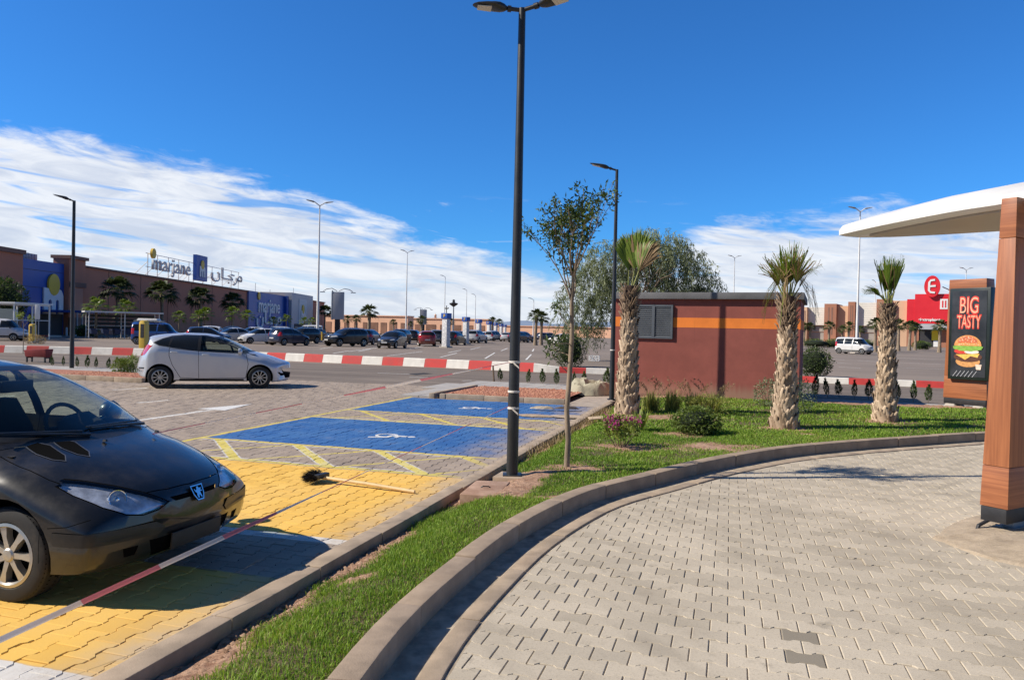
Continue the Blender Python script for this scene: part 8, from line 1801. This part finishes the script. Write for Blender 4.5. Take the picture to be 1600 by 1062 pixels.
lv = Leaves(); n = 500; tt = 5.2 + 7 * rng.random(n); ss = .2 + np.abs(rng.normal(size=n)) * .10; P = np.array([tuple(ST(a, b)) for a, b in zip(ss, tt)]); P[:, 2] = lawn_z(P[:, 0], P[:, 1]); lv.add(leaf_quads(P, rng.normal(size=(n, 3)) * .35 + np.array([0, 0, 1]), .10 + .09 * rng.random(n), .012, rng.random(n))); o = lv.build('dry_grass', MT['straw'], None); tag(o, kind='stuff')
# pale crate behind the lamp post
c = G(941, 569, 0); t = empty('crate', (c.x, c.y + 4, .02), R(-16), 'open pale crate on the ground behind the striped kerb by the lamp post', 'crate'); mb = MB()
for x in (-.3, -.1, .1, .3):
    for y in (-.15, .15): mb.box((x, y, .16), (.04, .04, .32))
for z in (.03, .17, .30):
    for y in (-.15, .15): mb.box((0, y * 1.02, z), (.64, .025, .045))
    for x in (-.3, .3): mb.box((x, 0, z), (.025, .33, .045))
mb.build('frame', MT['white_metal'], t)
# stake and barrier tapes
c = G(772, 597, 0); mb = MB(); mb.tube([(0, 0, -.02), (-.05, .0, .55)], .03, 6); o = mb.build('stake', MT['twig'], None); o.location = c; tag(o, 'dark wooden stake leaning at the path corner left of the lamp post', 'stake')
m, b, n = pbsdf('barrier_tape'); t_ = n.attr('tone'); n.put(b.inputs['Base Color'], n.mix(n.ramp(t_, .48, .52), (0.86, 0.82, 0.80), (0.74, 0.26, 0.31))); b.inputs['Roughness'].default_value = .4
tr_ = n.new('ShaderNodeBsdfTranslucent'); n.put(tr_.inputs[0], n.mix(n.ramp(t_, .48, .52), (0.86, 0.82, 0.80), (0.74, 0.26, 0.31))); mx_ = n.new('ShaderNodeMixShader'); mx_.inputs[0].default_value = .5; n.l.new(b.outputs[0], mx_.inputs[1]); n.l.new(tr_.outputs[0], mx_.inputs[2]); n.l.new(mx_.outputs[0], m.node_tree.nodes['Material Output'].inputs[0])
MT['tape'] = m
def tape(pts, w, twist, label, period=.34, name='barrier_tape', sag=0.0, wf=lambda f: 1.0):
    """ribbon along pts; twist(f) = roll angle in radians"""
    P = [Vector(p) for p in pts]; cum = [0]
    for i in range(1, len(P)): cum.append(cum[-1] + (P[i] - P[i - 1]).length)
    N = max(8, int(cum[-1] / .04)); V = []; F = []; T = []
    for k in range(N + 1):
        d = cum[-1] * k / N; i = 1
        while i < len(P) - 1 and d > cum[i]: i += 1
        f = (d - cum[i - 1]) / max(cum[i] - cum[i - 1], 1e-6); q = P[i - 1].lerp(P[i], f); q.z -= sag * math.sin(PI * k / N); tg = (P[i] - P[i - 1]).normalized(); s = tg.cross(Vector((0, 0, 1))).normalized(); up = s.cross(tg); a = twist(k / N); e = s * math.cos(a) + up * math.sin(a); nn = tg.cross(e)
        ww = w * wf(k / N)
        for u_ in (-.5, 0, .5): V.append(q + e * (u_ * ww) + nn * ((.25 - u_ * u_) * w * .25))
        T += [((d / period) % 1.0)] * 3
    for k in range(N):
        for j in (0, 1): F.append((k * 3 + j, k * 3 + j + 1, k * 3 + 4 + j, k * 3 + 3 + j))
    T2 = [1.0 if x < .5 else 0.0 for x in T]; o = link(name, arr_mesh(name, V, np.array(F), smooth=True, tone=T2), MT['tape']); return tag(o, label, 'tape')
pole_a = Vector((mp.x - .04, mp.y - .06, .86)); nr_ = AT(0, 999, 3.55); ext = nr_ + (nr_ - pole_a) * .25
tape([pole_a, nr_, ext], .031, lambda f: .75, 'red and white barrier tape stretched low in front of the black hatchback', .95, wf=lambda f: .24 + .76 * min(1, max(0, (f - .46) / .14)))
top_a = Vector((mp.x - .04, mp.y - .03, 1.36)); bf = AT(284, 668, 5.95); bn = AT(0, 721, 4.75); 
tape([top_a, bf, AT(150, 696, 5.35), bn, bn + (bn - bf) * .15], .042, lambda f: .6, 'red and white barrier tape running over the bonnet of the black hatchback', .9, wf=lambda f: .25 + .6 * math.exp(-((f - .28) / .11) ** 2))
for z, lb in ((1.36, 'white tape knot highest on the tall black lamp post'), (1.02, 'white tape band in the middle of the tall black lamp post'), (.83, 'white tape knot lowest on the tall black lamp post')):
    mb = MB(); mb.lathe([(.0665, -.012), (.0695, -.010), (.0695, .012), (.0665, .014)], n=20)
    if z != 1.02: mb.add([(-.02, -.068, .01), (.05, -.085, -.05), (.055, -.085, -.075), (-.01, -.07, -.02)], [(0, 1, 2, 3)])
    o = mb.build('tape_knot', MT['kerb_white'], None, smooth=50); o.location = (mp.x, mp.y, z); tag(o, lb, 'tape')
mb = MB(); mb.lathe([(.0615, -.012), (.0640, -.010), (.0640, .012), (.0615, .014)], n=20); o = mb.build('tape_knot', MT['kerb_white'], None, smooth=50); o.location = (l2.x, l2.y, 1.30); tag(o, 'white tape band on the lamp post beside the shed', 'tape')
